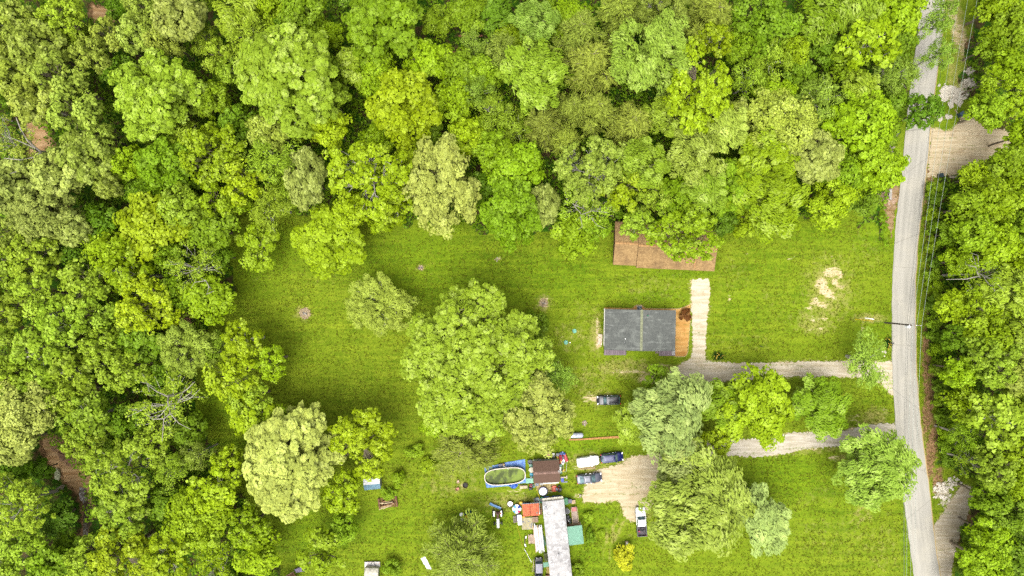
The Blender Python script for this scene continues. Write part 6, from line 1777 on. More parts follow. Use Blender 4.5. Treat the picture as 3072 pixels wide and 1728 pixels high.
crate('yellow box above the brown shed, below the grey bin', A_(2026, 405), 0, S(5), S(7.5), .45, yellow_pl, lid=M('yellow_lid', c(246, 200, 20), .5))
crate('blue and white cool box at lower right corner of brown shed', A_(2145, 950), hd(4), S(8), S(11), .45, white_pl, 'cool_box', 'cool box', lid=blue_pl)
crate('dark blue dolly box below the cyan chair at brown shed', A_(1397, 890), hd(2), S(5), S(6), .4, blue_pl, lid=grey_pl)
crate('black trough above the orange canopy', B_(640, 388), hd(3), S(22), S(6.5), .35, black_pl, 'trough', 'trough')
crate('yellow-tan box at lower left corner of orange canopy', B_(565, 722), hd(3), S(7), S(4.5), .35, M('amber_box', c(236, 180, 70)), 'box', 'box', lid=M('amber_lid', c(240, 190, 80)))
crate('brown box with curved handle below the orange canopy', B_(850, 775), hd(2), S(17), S(16), .5, wood_brown, 'box', 'box', lid=M('dusty_brown_lid', c(170, 142, 118), .8))
crate('small white concrete block on the grass near the dirt parking', B_(1935, 217), 0, S(5.5), S(7), .25, concrete, 'concrete_block', 'block', 'loose blocks')

# pink slatted table, hose coil, toys
o = thing('garden_table', 'faded pink slatted table above the brown shed', 'table', A_(1800, 330), hd(2))
planks(o, 'slat', 6, S(15), S(13.5) / 6 - .02, .02, .035, pink_pl, 'y', .62, names='slat')
for x in (-.35, .35):
    for y in (-.3, .3):
        MB().box(x, y, .3, .05, .05, .6).build('leg', pink_pl, o)
o = thing('hose_coil', 'coiled dark grey hose above the roof edge of brown shed', 'hose', A_(1840, 425))
mb = MB()
for k in range(4):
    mb.tube([((.55 + .12 * k) * math.cos(a), (.42 + .07 * k) * math.sin(a), .06 + .07 * k) for a in [j * 2 * math.pi / 24 for j in range(25)]], .05, 6, False)
mb.build('coil', M('dark_hose', c(92, 84, 72), .7), o)
crumple('plastic_bag', 'blue and white plastic bags in the toy heap by brown shed', 'bag', [A_(*q) for q in [(2075, 300), (2160, 270), (2225, 300), (2215, 360), (2080, 365)]], .05, M('blue_white_plastic', c(54, 108, 190), .4, col2=c(230, 236, 240), bump=.6), .35, seed=12, step=.2)
def toy_car(label, p, rz, body, trim, s=1.0):
    o = thing('toy_car', label, 'toy', p, rz, 'plastic toys by the shed')
    loft(o, 'body', body, [(-.5 * s, .2 * s, .1 * s, .3 * s, .04), (-.4 * s, .26 * s, .08 * s, .38 * s, .05), (.1 * s, .27 * s, .08 * s, .36 * s, .05), (.4 * s, .24 * s, .08 * s, .3 * s, .05), (.5 * s, .16 * s, .1 * s, .22 * s, .03)])
    MB().box(-.05 * s, 0, .42 * s, .34 * s, .34 * s, .12 * s, bev=.04).build('seat', trim, o)
    for x in (-.3, .3):
        for sd in (-1, 1):
            wheel(o, x * s, sd * .25 * s, .11 * s, .09 * s, trim)
    return o
toy_car('red ride-on toy car, upper one in the toy heap', A_(2105, 415), hd(95), red_pl, M('crimson', c(190, 30, 70)), 1.1)
toy_car('red and yellow ride-on toy at the lower end of toy heap', A_(2112, 505), hd(85), M('scarlet', c(220, 40, 50), .45), yellow_pl, .9)
toy_car('white ride-on toy in the toy heap right of the red ones', A_(2168, 515), hd(70), white_pl, M('lilac_trim', c(150, 140, 190)), 1.0)
o = thing('sled', 'salmon-red plastic sled right of the toy heap', 'sled', A_(2222, 415), hd(-70))
MB().grid(lambda u, v: ((u - .5) * 1.7, (v - .5) * .62, .08 + .28 * abs(2 * v - 1) ** 3 + .22 * max(0, u - .75) * 3), 12, 8).build('shell', M('salmon_plastic', c(222, 86, 92), .45), o, True)
MB().tube([(.75, -.2, .4), (.95, 0, .42), (.75, .2, .4)], .02).build('rope', white_pl, o)
crate('grey-white toy chest in the middle of the toy heap', A_(2160, 430), hd(10), .55, .7, .4, M('speckled_grey', c(150, 150, 160), col2=c(60, 60, 70)), 'toy_box', 'box')
o = thing('wire_frame', 'empty white wire frame standing on grass right of brown shed', 'frame', A_(2207, 652), hd(-3))
MB().tube([(-.3, -.85, .25), (-.32, .7, .25), (-.2, .85, .25), (.2, .85, .25), (.32, .7, .25), (.3, -.7, .25), (.2, -.85, .25), (-.2, -.85, .25)], .045, 6).build('top_rail', M('ivory_pipe', c(222, 216, 196), .5), o)
for x in (-.3, .3):
    for y in (-.7, .7):
        MB().tube([(x, y, 0), (x, y, .25)], .03, 6).build('leg', MATS['ivory_pipe'], o)
o = thing('toy_digger', 'small yellow toy digger on grass right of brown shed', 'toy', A_(2172, 735), hd(40), 'plastic toys by the shed')
MB().box(0, 0, .15, .5, .34, .2, bev=.05).box(-.1, 0, .32, .22, .26, .18, bev=.03).build('body', yellow_pl, o)
MB().tube([(.2, 0, .25), (.45, 0, .42), (.62, 0, .12)], .03).build('arm', yellow_pl, o)
for s in (-1, 1):
    MB().box(0, s * .2, .07, .52, .1, .14, bev=.04).build('track', black_pl, o)
o = thing('paddle', 'pale wooden post with cross end sticking out of brown shed', 'post', A_(2170, 888), hd(2))
MB().box(0, 0, .4, S(16), .22, .1).build('shaft', M('pale_post', c(214, 200, 172)), o)
MB().box(S(8) + .12, 0, .4, .24, .62, .1, bev=.03).build('cross_end', MATS['pale_post'], o)
o = thing('loose_board', 'grey board lying at lower right corner of brown shed', 'board', A_(2205, 1012), hd(3), 'loose boards')
MB().box(0, 0, .04, S(17), .24, .05).build('plank', M('blue_grey_board', c(150, 156, 168)), o)
o = thing('white_stool', 'white stool frame on the right side of brown shed between chairs', 'stool', A_(2098, 690), 0)
MB().box(0, 0, .45, .3, .9, .05, bev=.02).build('seat', white_pl, o)
for x in (-.1, .1):
    for y in (-.38, .38):
        MB().box(x, y, .21, .05, .05, .43).build('leg', white_pl, o)

# round tub with blue rim
o = thing('round_tub', 'big round white-topped tub with dark blue rim below brown shed', 'tub', A_(1682, 1218))
R1 = S(13.4)
MB().lathe([(R1 * .92, 0), (R1 * .97, .3), (R1, .62), (R1 * .98, .7), (R1 * .86, .7), (R1 * .84, .55)], 28, capped=False).build('shell', M('royal_blue_plastic', c(44, 52, 140), .4), o, True)
MB().lathe([(R1 * .86, .66), (R1 * .8, .74), (R1 * .4, .80), (.01, .82)], 28, capped=False).build('cover', M('white_tub_cover', (.76, .76, .76, 1), .5, var=.03), o, True)
# patio stuff behind it
o = thing('paving', 'tan patio of worn slabs below the brown shed', 'patio', A_(1770, 1095), hd(2))
sl_m = M('tan_slab', c(200, 178, 124), .85, var=.2)
me = MB().box(0, 0, .03, .9, .85, .06, bev=.02).mesh('slab', sl_m)
for i in range(4):
    for j in range(2):
        q = link('slab', me, o); q.location = (-1.45 + i * .94, -.42 + j * .88, rnd.uniform(-.005, .012)); q.rotation_euler = (0, 0, rnd.uniform(-.03, .03))
crate('grey-blue storage box against lower wall of brown shed', A_(1530, 1060), hd(2), .7, .5, .5, M('blue_grey_plastic', c(120, 132, 146)), 'storage_box', 'box', lid=M('pale_grey_lid', c(160, 166, 174)))
crate('pale grey storage box right of the grey-blue one below brown shed', A_(1640, 1045), hd(2), .5, .45, .45, M('pale_grey_plastic', c(186, 184, 180)), 'storage_box', 'box', lid=M('pale_lid', c(200, 198, 194)))

# yellow cords
def cord(label, pts_, mat, r=.025):
    a = pts_[0]
    o = thing('rope', label, 'rope', a)
    MB().tube([q - a for q in pts_], r, 5).build('strand', mat, o)
cord('yellow cord strung from brown shed to the teal tub', [A_(1478, 1045, 1.6), A_(1545, 1240, 1.0), A_(1612, 1440, .9)], M('yellow_cord', c(224, 196, 60)), .035)
cord('thin yellow cord on grass left of the timber stack', [B_(418, 945, .05), B_(455, 1075, .05), B_(500, 1260, .05), B_(545, 1440, .05)], MATS['yellow_cord'], .03)
cord('white broken cord trailing over grass to the black utility cart', [C_(140, 520, .05), C_(230, 680, .05), C_(310, 830, .05), C_(395, 990, .05)], white_pl, .03)

# umbrella, freezer lid, pallet, mat
o = thing('beach_umbrella', 'multicoloured beach umbrella leaning beside the orange canopy', 'umbrella', B_(405, 510).xy.to_3d(), hd(20))
cols = [M('umbrella_white', (.75, .75, .75, 1), .6, var=.04), M('umbrella_blue', c(50, 90, 200), .6), M('umbrella_sky', c(110, 190, 230), .6), M('umbrella_pink', c(220, 60, 110), .6)]
order = [1, 0, 2, 0, 2, 0, 3, 0]
for k in range(8):
    a0, a1 = k * math.pi / 4, (k + 1) * math.pi / 4
    MB().grid(lambda u, v: ((.02 + .82 * u) * math.cos(a0 + (a1 - a0) * v), (.02 + .82 * u) * math.sin(a0 + (a1 - a0) * v), 1.0 - .32 * u ** 1.6), 5, 3).build('panel', cols[order[k]], o)
MB().tube([(0, 0, 0), (0, 0, 1.08)], .03, 8).build('pole', wood_tan, o)
o = thing('upright_post', 'pale wooden post rising beside the beach umbrella', 'post', B_(412, 500))
MB().box(.12, .02, .7, .14, S(16), .12).build('beam', wood_grey, o)
MB().box(.12, -.3, .32, .12, .12, .62).box(.12, .4, .32, .12, .12, .62).build('support', wood_grey, o)
o = thing('rubber_mat', 'dark grey strip of matting below the beach umbrella', 'mat', B_(410, 625), hd(2))
MB().box(0, 0, .45, S(6.2), S(26), .06).build('strip', M('slate_mat', c(88, 88, 106), .8), o)
MB().box(0, -.5, .21, .3, .3, .42).box(0, .5, .21, .3, .3, .42).build('stand', wood_grey, o)
o = thing('chest_freezer', 'long white chest with dark marks left of the tan and grey mat', 'chest', B_(475, 772), hd(5))
MB().box(0, 0, .4, S(11.5), S(29.5), .72, bev=.05).build('body', white_pl, o)
MB().box(0, 0, .80, S(11.8), S(29.8), .07, bev=.03).build('lid', M('white_chest_lid', (.76, .76, .76, 1), .4, var=.03), o)
MB().box(-.1, .55, .84, .25, .3, .02, .4).box(.05, .3, .84, .08, .3, .02, .2).build('stain', dark_metal, o)
o = thing('wooden_pallet', 'weathered grey pallet left of the long white chest', 'pallet', B_(380, 780), hd(5))
planks(o, 'slat', 5, S(20), .14, .06, .03, wood_grey, 'y', .14, names='slat')
for k in (-1, 0, 1):
    MB().box(0, k * .55, .07, .95, .1, .1).build('bearer', wood_grey, o)
o = thing('ground_mat', 'tan and grey marbled square mat below the orange canopy', 'mat', B_(664, 885), hd(1.5))
MB().box(0, 0, .08, S(34.5), S(36), .14, bev=.02).build('sheet', M('marbled_mat', c(196, 184, 140), .8, var=.1, scale=1.2, col2=c(130, 132, 140)), o)
# orange canopy
o = thing('canopy', 'rusty orange two-panel canopy left of the mobile home', 'canopy', B_(745, 560, 2.1).xy.to_3d(), hd(4))
Wc, Dc = S(50, 2.1), S(37, 2.1)
om = M('rust_orange_metal', c(216, 110, 64), .6, var=.14, scale=1.4, col2=c(190, 80, 44))
for s, wd in ((-1, .47), (1, .53)):
    pn = MB()
    pn.grid(lambda u, v: ((-.5 + (0 if s < 0 else .47) + wd * u) * Wc, (v - .5) * Dc, 2.1 + .05 * math.sin(u * 3.1) + .02 * math.sin(u * 30)), 24, 4)
    pn.grid(lambda u, v: ((-.5 + (0 if s < 0 else .47) + wd * u) * Wc, (v - .5) * Dc, 2.07 + .05 * math.sin(u * 3.1) + .02 * math.sin(u * 30)), 24, 4)
    pn.build('roof_panel', om, o)
MB().box((-.03) * Wc, 0, 2.17, .07, Dc, .05).build('seam', M('dark_rust', c(150, 64, 40)), o)
for x in (-.47, .47):
    for y in (-.46, .46):
        MB().box(x * Wc, y * Dc, 1.02, .08, .08, 2.04).build('post', wood_grey, o)
MB().box(0, Dc / 2 + .05, 2.05, Wc * 1.15, .06, .08).build('edge_bar', M('pale_blue_bar', c(150, 184, 200)), o)
# leaning poles
for k, (x0, y0, x1, y1, w, mt, lb) in enumerate([(820, 290, 890, 650, .08, M('bleached_wood', c(206, 194, 178)), 'bleached timber pole leaning on the orange canopy, leftmost'), (893, 280, 898, 655, .09, MATS['bleached_wood'], 'bleached timber pole leaning on the orange canopy, second from left'), (945, 290, 955, 660, .07, white_pl, 'white pole leaning on the right edge of orange canopy'), (955, 300, 985, 480, .08, M('honey_wood', c(196, 164, 110)), 'honey-coloured pole leaning right of the orange canopy'), (988, 380, 1010, 640, .08, MATS['honey_wood'], 'rightmost pole between orange canopy and mobile home')]):
    a, b = B_(x0, y0, .1), B_(x1, y1, 2.3 if k < 3 else 1.2)
    q = thing('timber_pole', lb, 'pole', (a.x, a.y, 0), 0, 'leaning poles')
    MB().tube([(0, 0, .1), (b - a) * .5 + Vector((0, 0, .1)), b - a + Vector((0, 0, .1))], w, 7).build('shaft', mt, q)
o = thing('plant_shelf', 'narrow shelf of dried stems between canopy and mobile home', 'shelf', B_(985, 580))
MB().box(0, 0, .5, S(8), S(18), .05).build('shelf_board', wood_brown, o)
for y in (-.5, .5):
    MB().box(0, y, .25, .4, .06, .48).build('leg', wood_brown, o)
# timber and siding stack
st_w = [M('white_siding', (.42, .42, .42, 1), .5, var=.12), M('grey_white_siding', c(176, 172, 172), .6), M('tan_strip', c(200, 168, 128), .7)]
o = thing('siding_stack', 'long stack of white siding strips leaning by the mobile home wall', 'stack', B_(930, 1220), rot)
for k in range(12):
    x = -.78 + k * .14
    MB().box(x, rnd.uniform(-.35, .25) - k * .02, .35 + .10 * math.sin(k * .26 * math.pi) + .02 * k, .15, 4.9 + rnd.uniform(-.5, .4), .06, rnd.uniform(-.015, .015), ry=rnd.uniform(-.2, .2)).build('strip', st_w[0 if k % 3 else (1 if k % 2 else 2)], o)
for y in (-1.6, 0, 1.6):
    MB().box(0, y, .12, 1.7, .12, .22).build('bearer', wood_brown, o)
o = thing('plank_stack', 'short stack of pale weathered planks left of the white siding stack', 'stack', B_(775, 1255), rot - .02)
for k in range(7):
    MB().box(-.62 + k * .2, rnd.uniform(-.12, .12), .2 + .03 * (k % 2), .18, 1.75 + rnd.uniform(-.15, .15), .12, rnd.uniform(-.02, .02)).build('plank', M('lilac_tan_planks', c(196, 172, 150), .85, var=.15), o)
for y in (-.6, .6):
    MB().box(0, y, .06, 1.4, .1, .11).build('bearer', wood_brown, o)
o = thing('metal_strips', 'dark green metal strips between siding stack and mobile home', 'stack', B_(1042, 1240), rot + .12)
for k in range(3):
    MB().box(-.12 + k * .13, k * .2, .15 + k * .04, .12, 3.3, .05, k * .02).build('strip', M('dark_green_metal', c(28, 110, 78), .5), o)
o = thing('walking_scooter', 'dark maroon bar with white ends lying on grass left of planks', 'bar', B_(600, 1310), hd(-4))
MB().box(0, 0, .06, .12, S(30), .08).build('bar', M('maroon_bar', c(84, 56, 76)), o)
MB().box(.16, .75, .08, .18, .5, .1, bev=.04).box(.14, -.8, .08, .2, .62, .1, .5, bev=.04).build('end_piece', white_pl, o)
# bark heap and blue tarps at the end of the mobile home
crumple('bark_heap', 'brown bark heap above the end of the mobile home', 'heap', [B_(*q) for q in [(1060, 300), (1180, 240), (1300, 225), (1500, 215), (1505, 270), (1300, 285), (1080, 310)]], .05, M('dark_bark_chips', c(120, 92, 66), .9, var=.35, scale=6, bump=1.0), .25, seed=21, step=.2)
crumple('tarpaulin', 'small folded blue tarp at upper left of the bark heap', 'tarp', [B_(*q) for q in [(1045, 235), (1100, 215), (1170, 212), (1175, 235), (1120, 250), (1075, 275)]], .3, MATS['bright_blue_tarp'], .08, seed=22, step=.25)
crumple('tarpaulin', 'thin strip of blue tarp along the top of the bark heap', 'tarp', [B_(*q) for q in [(1250, 225), (1270, 208), (1400, 200), (1490, 200), (1490, 215), (1400, 218), (1290, 232)]], .42, MATS['bright_blue_tarp'], .05, seed=23, step=.25)
# clutter between home and ramp
o = thing('plant_stand', 'dark plant stand full of black pots beside the mobile home', 'plant stand', B_(1660, 800), hd(4))
MB().box(0, 0, .5, S(13), S(14), .05).build('shelf', black_pl, o)
for x, y, r_, m_ in ((-.3, .3, .16, black_pl), (.1, .35, .14, dark_metal), (.3, -.1, .15, black_pl), (-.2, -.2, .18, MATS['dark_maroon_clay']), (.15, -.3, .12, aqua_pl), (-.05, .05, .12, white_pl)):
    MB().lathe([(r_ * .7, .52), (r_, .8), (r_ * .85, .8), (r_ * .8, .74), (.01, .74)], 12, x, y, capped=False).build('pot', m_, o)
for x in (-.4, .4):
    MB().box(x, 0, .24, .06, .8, .47).build('leg', black_pl, o)
o = thing('grill', 'black kettle-like grill below the white drum', 'grill', B_(1630, 690))
MB().lathe([(.05, .45), (.25, .55), (.32, .75), (.33, .8), (.25, .95), (.05, 1.02)], 18).build('bowl', black_pl, o, True)
MB().tube([(.2, .1, .6), (.32, .2, 0)], .02).tube([(-.2, .1, .6), (-.32, .2, 0)], .02).tube([(0, -.2, .6), (0, -.36, 0)], .02).build('leg', dark_metal, o)
MB().tube([(-.08, 0, 1.0), (0, 0, 1.1), (.08, 0, 1.0)], .02).build('handle', chrome, o)
drum('black pot at the right end of the porch', B_(1915, 900), .3, .5, black_pl, M('dark_soil', c(60, 44, 36)), 'pot', 'pot')
# utility carts
def cart(label, p, rz, roofm, dark=True):
    o = thing('utility_cart', label, 'cart', p, rz, 'small utility carts')
    L, W = 2.9, 1.55
    loft(o, 'body', black_pl, [(-1.45, .6, .25, .75, .06), (-1.3, .74, .22, .85, .06), (0, .76, .22, .8, .06), (.9, .72, .25, .85, .08), (1.35, .55, .3, .75, .08), (1.45, .4, .35, .6, .05)])
    MB().grid(lambda u, v: (-1.1 + 1.75 * u, (v - .5) * 1.24, 1.75 + .05 * (1 - abs(2 * v - 1) ** 3)), 8, 6).grid(lambda u, v: (-1.1 + 1.75 * u, (v - .5) * 1.24, 1.71), 2, 2).build('roof', roofm, o, True)
    for x in (-1.0, .55):
        for s in (-1, 1):
            MB().tube([(x, s * .58, .8), (x * .96, s * .57, 1.73)], .03, 6).build('post', dark_metal, o)
    MB().box(-.5, 0, .85, .5, 1.1, .14, bev=.05).box(-.78, 0, 1.1, .1, 1.1, .5, bev=.04).build('seat', grey_pl, o)
    MB().add([(.72, -.55, .85), (.72, .55, .85), (.58, .55, 1.68), (.58, -.55, 1.68)], [(0, 1, 2, 3)]).build('windscreen', sky_glass, o)
    for x in (-.95, .95):
        for s in (-1, 1):
            wheel(o, x, s * .68, .28, .24)
    for s in (-1, 1):
        MB().box(1.36, s * .38, .68, .1, .18, .1, bev=.03).build('headlight', headl, o)
    return o
cart('black utility cart with grey roof at left wall of mobile home', C_(640, 1030).xy.to_3d(), hd(92), M('grey_lilac_roof', c(150, 148, 166), .5, col2=c(176, 176, 150)))
cart('lilac-roofed utility cart cut by the bottom edge', C_(630, 1440).xy.to_3d(), hd(91), M('lilac_roof', c(190, 174, 196), .5))
o = thing('stick_bundle', 'pale forked sticks beside the black utility cart', 'sticks', C_(450, 1090))
MB().tube([(0, 1.2, .1), (.05, .4, .12), (.12, -.5, .1), (.1, -1.1, .1)], [.05, .06, .05, .03], 6).tube([(.1, -.3, .12), (-.2, -.7, .12), (-.18, -1.2, .1)], .035, 6).tube([(.05, .2, .12), (-.15, -.3, .1)], .03, 6).build('branch', M('pale_stick', c(214, 198, 160)), o)
o = thing('timber_post', 'two honey-coloured posts against the mobile home below the small awning', 'post', C_(960, 1240))
MB().box(-.22, 0, .1, .16, S(20), .14).box(.14, -.1, .1, .18, S(21), .14).build('beam', M('honey_post', c(226, 190, 124)), o)
crate('brown wooden box at the bottom edge beside the mobile home', C_(935, 1425), 0, S(13), S(7), .5, wood_brown, 'box', 'box', lid=M('brown_box_lid', c(150, 112, 76)))
o = thing('green_rack', 'green-grey slatted rack against the mobile home above small awning', 'rack', C_(870, 790), rot)
planks(o, 'slat', 6, S(10), .2, .06, .03, M('moss_slats', c(110, 118, 70)), 'x', .4, names='slat')
for s in (-1, 1):
    MB().box(s * .28, 0, .2, .06, 1.5, .38).build('side_rail', wood_brown, o)
# beige hand cart
o = thing('hand_cart', 'small beige cart on grass above the golden-yellow bush', 'cart', G(1880, 1628.5), hd(5))
MB().box(0, 0, .32, .55, .85, .2, bev=.05).build('tray', M('beige_tray', c(216, 192, 160), .6), o)
MB().box(0, .05, .44, .35, .4, .12, bev=.04).build('seat', white_pl, o)
for x in (-.3, .3):
    for y in (-.3, .3):
        w_ = wheel(o, x, y, .14, .08); w_.rotation_euler = (0, 0, math.pi / 2)
MB().tube([(0, .42, .35), (0, .62, .7)], .02).tube([(-.2, .62, .7), (.2, .62, .7)], .02).build('handle', dark_metal, o)

# pile of bags, yellow crate, buckets, board near tractor
crumple('plastic_sheet', 'heap of dark green bags left of the tractor', 'bags', [E_(*q) for q in [(470, 960), (520, 860), (600, 815), (660, 800), (700, 730), (740, 720), (820, 800), (780, 850), (690, 920), (580, 960), (500, 990)]], .05, M('dark_green_bag', c(24, 74, 62), .35, bump=.7, col2=c(120, 160, 165)), .4, seed=31, step=.2)
crate('yellow crate beside the heap of dark green bags', E_(630, 950), hd(20), S(9.5), S(9.5), .5, yellow_pl, lid=M('yellow_crate_lid', c(250, 214, 40)))
drum('white bucket at the upper left of the dark green bags', E_(482, 878), .34, .45, white_pl, white_pl, 'bucket', 'bucket', 'buckets', False)
drum('white bucket with hole in lid below the dark green bags', E_(545, 1000), .36, .45, white_pl, MATS['dark_maroon_clay'], 'bucket', 'bucket', 'buckets')
crate('small white box at the lower left of the dark green bags', E_(505, 1025), hd(30), .55, .4, .35, white_pl, 'box', 'box', lid=white_pl)
o = thing('loose_board', 'pale board lying below the yellow crate', 'board', E_(690, 1060), hd(33), 'loose boards')
MB().box(0, 0, .06, S(23), S(9), .1, bev=.01).build('plank', M('pinkish_board', c(214, 190, 158), .85, col2=c(180, 150, 120)), o)
MB().box(-.7, -.45, .05, .3, .5, .06, .9).build('offcut', wood_tan, o)

# fire pits
def firepit(label, x, y, r_, stones, n=10, logs=3, ash=True):
    o = thing('fire_pit', label, 'fire pit', G(x, y), 0, 'fire pits on the lawn')
    rr = random.Random(int(x))
    if ash:
        MB().lathe([(r_ * 1.0, .0), (r_ * .8, .05), (r_ * .3, .07), (.01, .06)], 18, capped=False).build('ash_bed', M('grey_ash', c(190, 168, 132), .95, var=.2, scale=4, col2=c(120, 104, 84)), o)
    for k in range(n):
        a = 2 * math.pi * k / n + rr.uniform(-.15, .15)
        s = rr.uniform(.12, .2)
        MB().box(r_ * math.cos(a), r_ * math.sin(a), s * .35, s * 1.6, s * 1.2, s, a, bev=s * .35).build('stone', stones, o)
    for k in range(logs):
        a = rr.uniform(0, 3.14)
        MB().tube([(-.5 * math.cos(a), -.5 * math.sin(a), .12), (.45 * math.cos(a), .45 * math.sin(a), .16)], [.06, .05], 7).build('charred_log', M('charred_wood', (.03, .028, .027, 1), .9) if k % 2 else M('ashy_wood', c(214, 206, 196), .9), o)
    return o
pinkst = M('pinkish_stone', c(206, 176, 148), .9)
firepit('ring of stones with burnt sticks on the left part of the lawn', 915, 940, 1.0, pinkst, 12, 5)
firepit('worn fire ring left of and above the grey-roofed house', 1631, 909, .8, M('tan_stone', c(196, 168, 120), .9), 7, 2)
firepit('tiny burnt spot with pale stones on the upper lawn', 1262, 803, .45, pinkst, 6, 2)
firepit('small ash patch on grass above the propane tank', 1754, 1269, .45, M('ash_stone', c(160, 140, 130), .9), 5, 3)
firepit('pale stones in the grass between lawn trees and brown roof', 1491, 778, .35, pinkst, 4, 1, False)
o = thing('fire_ring', 'dark rusty metal fire ring right of the two pale pink chairs', 'fire ring', G(1396, 1455))
MB().lathe([(.5, 0), (.52, .32), (.47, .32), (.45, .02)], 22, capped=False).build('ring', M('dark_rust_iron', c(84, 56, 44), .8), o, True)
MB().lathe([(.45, .04), (.2, .1), (.01, .12)], 18, capped=False).build('ash', MATS['charred_wood'], o)

# septic lids
for lb, x, y in (('round mint-green septic lid, upper right of the pair on the grass', 1723.5, 993), ('round mint-green septic lid, lower left of the pair on the grass', 1697.7, 1027)):
    o = thing('septic_lid', lb, 'lid', G(x, y), 0, 'septic lids')
    MB().lathe([(.36, 0), (.37, .1), (.33, .13), (.3, .12), (.1, .14), (.01, .14)], 24, capped=False).build('cover', M('mint_plastic', c(120, 200, 170), .5), o, True)
    MB().lathe([(.42, 0), (.42, .06), (.37, .06)], 24, capped=False).build('collar', M('mint_dark', c(90, 150, 130), .5), o, True)
o = thing('cleanout_cap', 'small white pipe cap right of the lower septic lid', 'pipe cap', G(1709.5, 1027.5))
MB().lathe([(.08, 0), (.08, .2), (.11, .2), (.11, .26), (.02, .28)], 12).build('cap', white_pl, o)

# little white and blue shed, firewood, camper
p = G(1115.5, 1452, 2.0)
o = thing('tin_shed', 'little tin shed with white upper and blue-grey lower roof slope', 'shed', (p.x, p.y, 0), hd(6))
Ls, Ws = S(49, 2.0), S(34, 2.0)
MB().box(0, 0, .95, Ls - .2, Ws - .2, 1.9).build('wall', M('pale_tin_wall', c(196, 200, 196), .5, .3), o)
for s, m_ in ((1, M('white_tin', (.72, .72, .70, 1), .4, .1, var=.05)), (-1, M('blue_grey_tin', c(126, 166, 184), .45, .2, var=.06))):
    MB().add([(-Ls / 2, s * Ws / 2, 1.85), (Ls / 2, s * Ws / 2, 1.85), (Ls / 2, 0, 2.25), (-Ls / 2, 0, 2.25), (-Ls / 2, s * Ws / 2, 1.81), (Ls / 2, s * Ws / 2, 1.81), (Ls / 2, 0, 2.21), (-Ls / 2, 0, 2.21)], [(0, 1, 2, 3), (7, 6, 5, 4), (0, 4, 5, 1), (1, 5, 6, 2), (3, 7, 4, 0)]).build('roof_slope', m_, o)
    for k in range(4):
        f = (k + .5) / 4
        MB().box(0, s * Ws / 2 * (1 - f), 1.885 + .4 * f, Ls, .05, .04, rx=-s * math.atan(.4 / (Ws / 2))).build('seam', m_, o)
MB().box(.3, -Ws / 2 + .08, .9, .8, .03, 1.7).build('door', white_trim, o)
p = G(1164.5, 1506)
o = thing('firewood_stack', 'split logs stacked on a wooden pallet near the little shed', 'firewood', p, hd(8))
Lw, Wd = S(57), S(32)
planks(o, 'slat', 8, Wd, .3, .14, .04, wood_brown, 'y', .14, names='slat')
lw_m = [M('split_wood_pale', c(228, 208, 166), .85), M('split_wood_tan', c(200, 166, 120), .85), M('bark_wood', c(140, 100, 76), .9)]
for k in range(16):
    a = rnd.uniform(-.15, .3)
    ln = rnd.uniform(1.2, 2.4)
    x, y = rnd.uniform(-Lw / 2 + 1.0, Lw / 2 - 1.0), -Wd / 2 + .25 + (k % 6) * .26
    z = .24 + .18 * (k // 6)
    r0 = rnd.uniform(.08, .13)
    MB().tube([(x - ln / 2 * math.cos(a), y - ln / 2 * math.sin(a), z), (x + ln / 2 * math.cos(a), y + ln / 2 * math.sin(a), z + rnd.uniform(0, .08))], [r0, r0 * .9], 5).build('log', lw_m[k % 3], o)
for s in (-1, 1):
    MB().box(s * (Lw / 2 - .15), 0, .35, .3, Wd, .3, bev=.03).build('end_rack', lw_m[2], o)

p = G(1118, 1691)
o = thing('trailer_ramp', 'white rectangular board lying above the little camper trailer', 'board', p, hd(1))
MB().box(0, 0, .35, S(46), S(16), .12, bev=.02).build('panel', M('dirty_white_panel', c(236, 234, 230), .5, var=.05, scale=1.5, col2=c(206, 170, 150)), o)
for x in (-.95, .95):
    MB().box(x, -S(8) - .25, .25, .2, .6, .2).box(x, 0, .14, .12, .8, .28).build('bracket', concrete, o)
p = G(1112, 1745, 2.2)
o = thing('camper_trailer', 'little camper trailer with cream roof hatch cut by the bottom edge', 'trailer', (p.x, p.y, 0), hd(-2))
Lt, Wt = 4.6, S(42, 2.2)
loft(o, 'body', M('cream_camper_wall', c(226, 220, 200), .5), [(-Lt / 2, Wt * .47, .55, 1.9, .1), (-Lt / 2 + .3, Wt * .5, .5, 2.15, .08), (Lt / 2 - .9, Wt * .5, .5, 2.2, .08), (Lt / 2 - .3, Wt * .5, .5, 1.95, .1), (Lt / 2, Wt * .48, .6, 1.6, .1)]).rotation_euler = (0, 0, math.pi / 2)
MB().box(0, .9, 2.2, 1.25, .75, .12, bev=.03).build('roof_hatch', M('cream_hatch', c(214, 208, 176), .5), o)
MB().box(-.26, .9, 2.28, .45, .4, .05).box(.28, .9, 2.28, .45, .4, .05).build('hatch_pane', white_pl, o)
MB().box(0, -.1, 2.225, Wt * .8, .9, .03).build('roof_patch', M('white_patch_roof', c(230, 230, 230), .6, col2=c(150, 60, 50)), o)
for s in (-1, 1):
    w_ = wheel(o, s * (Wt / 2 - .1), -.3, .34, .2); w_.rotation_euler = (0, 0, math.pi / 2)
MB().tube([(-.5, Lt / 2, .5), (0, Lt / 2 + 1.0, .5), (.5, Lt / 2, .5)], .05).build('drawbar', dark_metal, o)
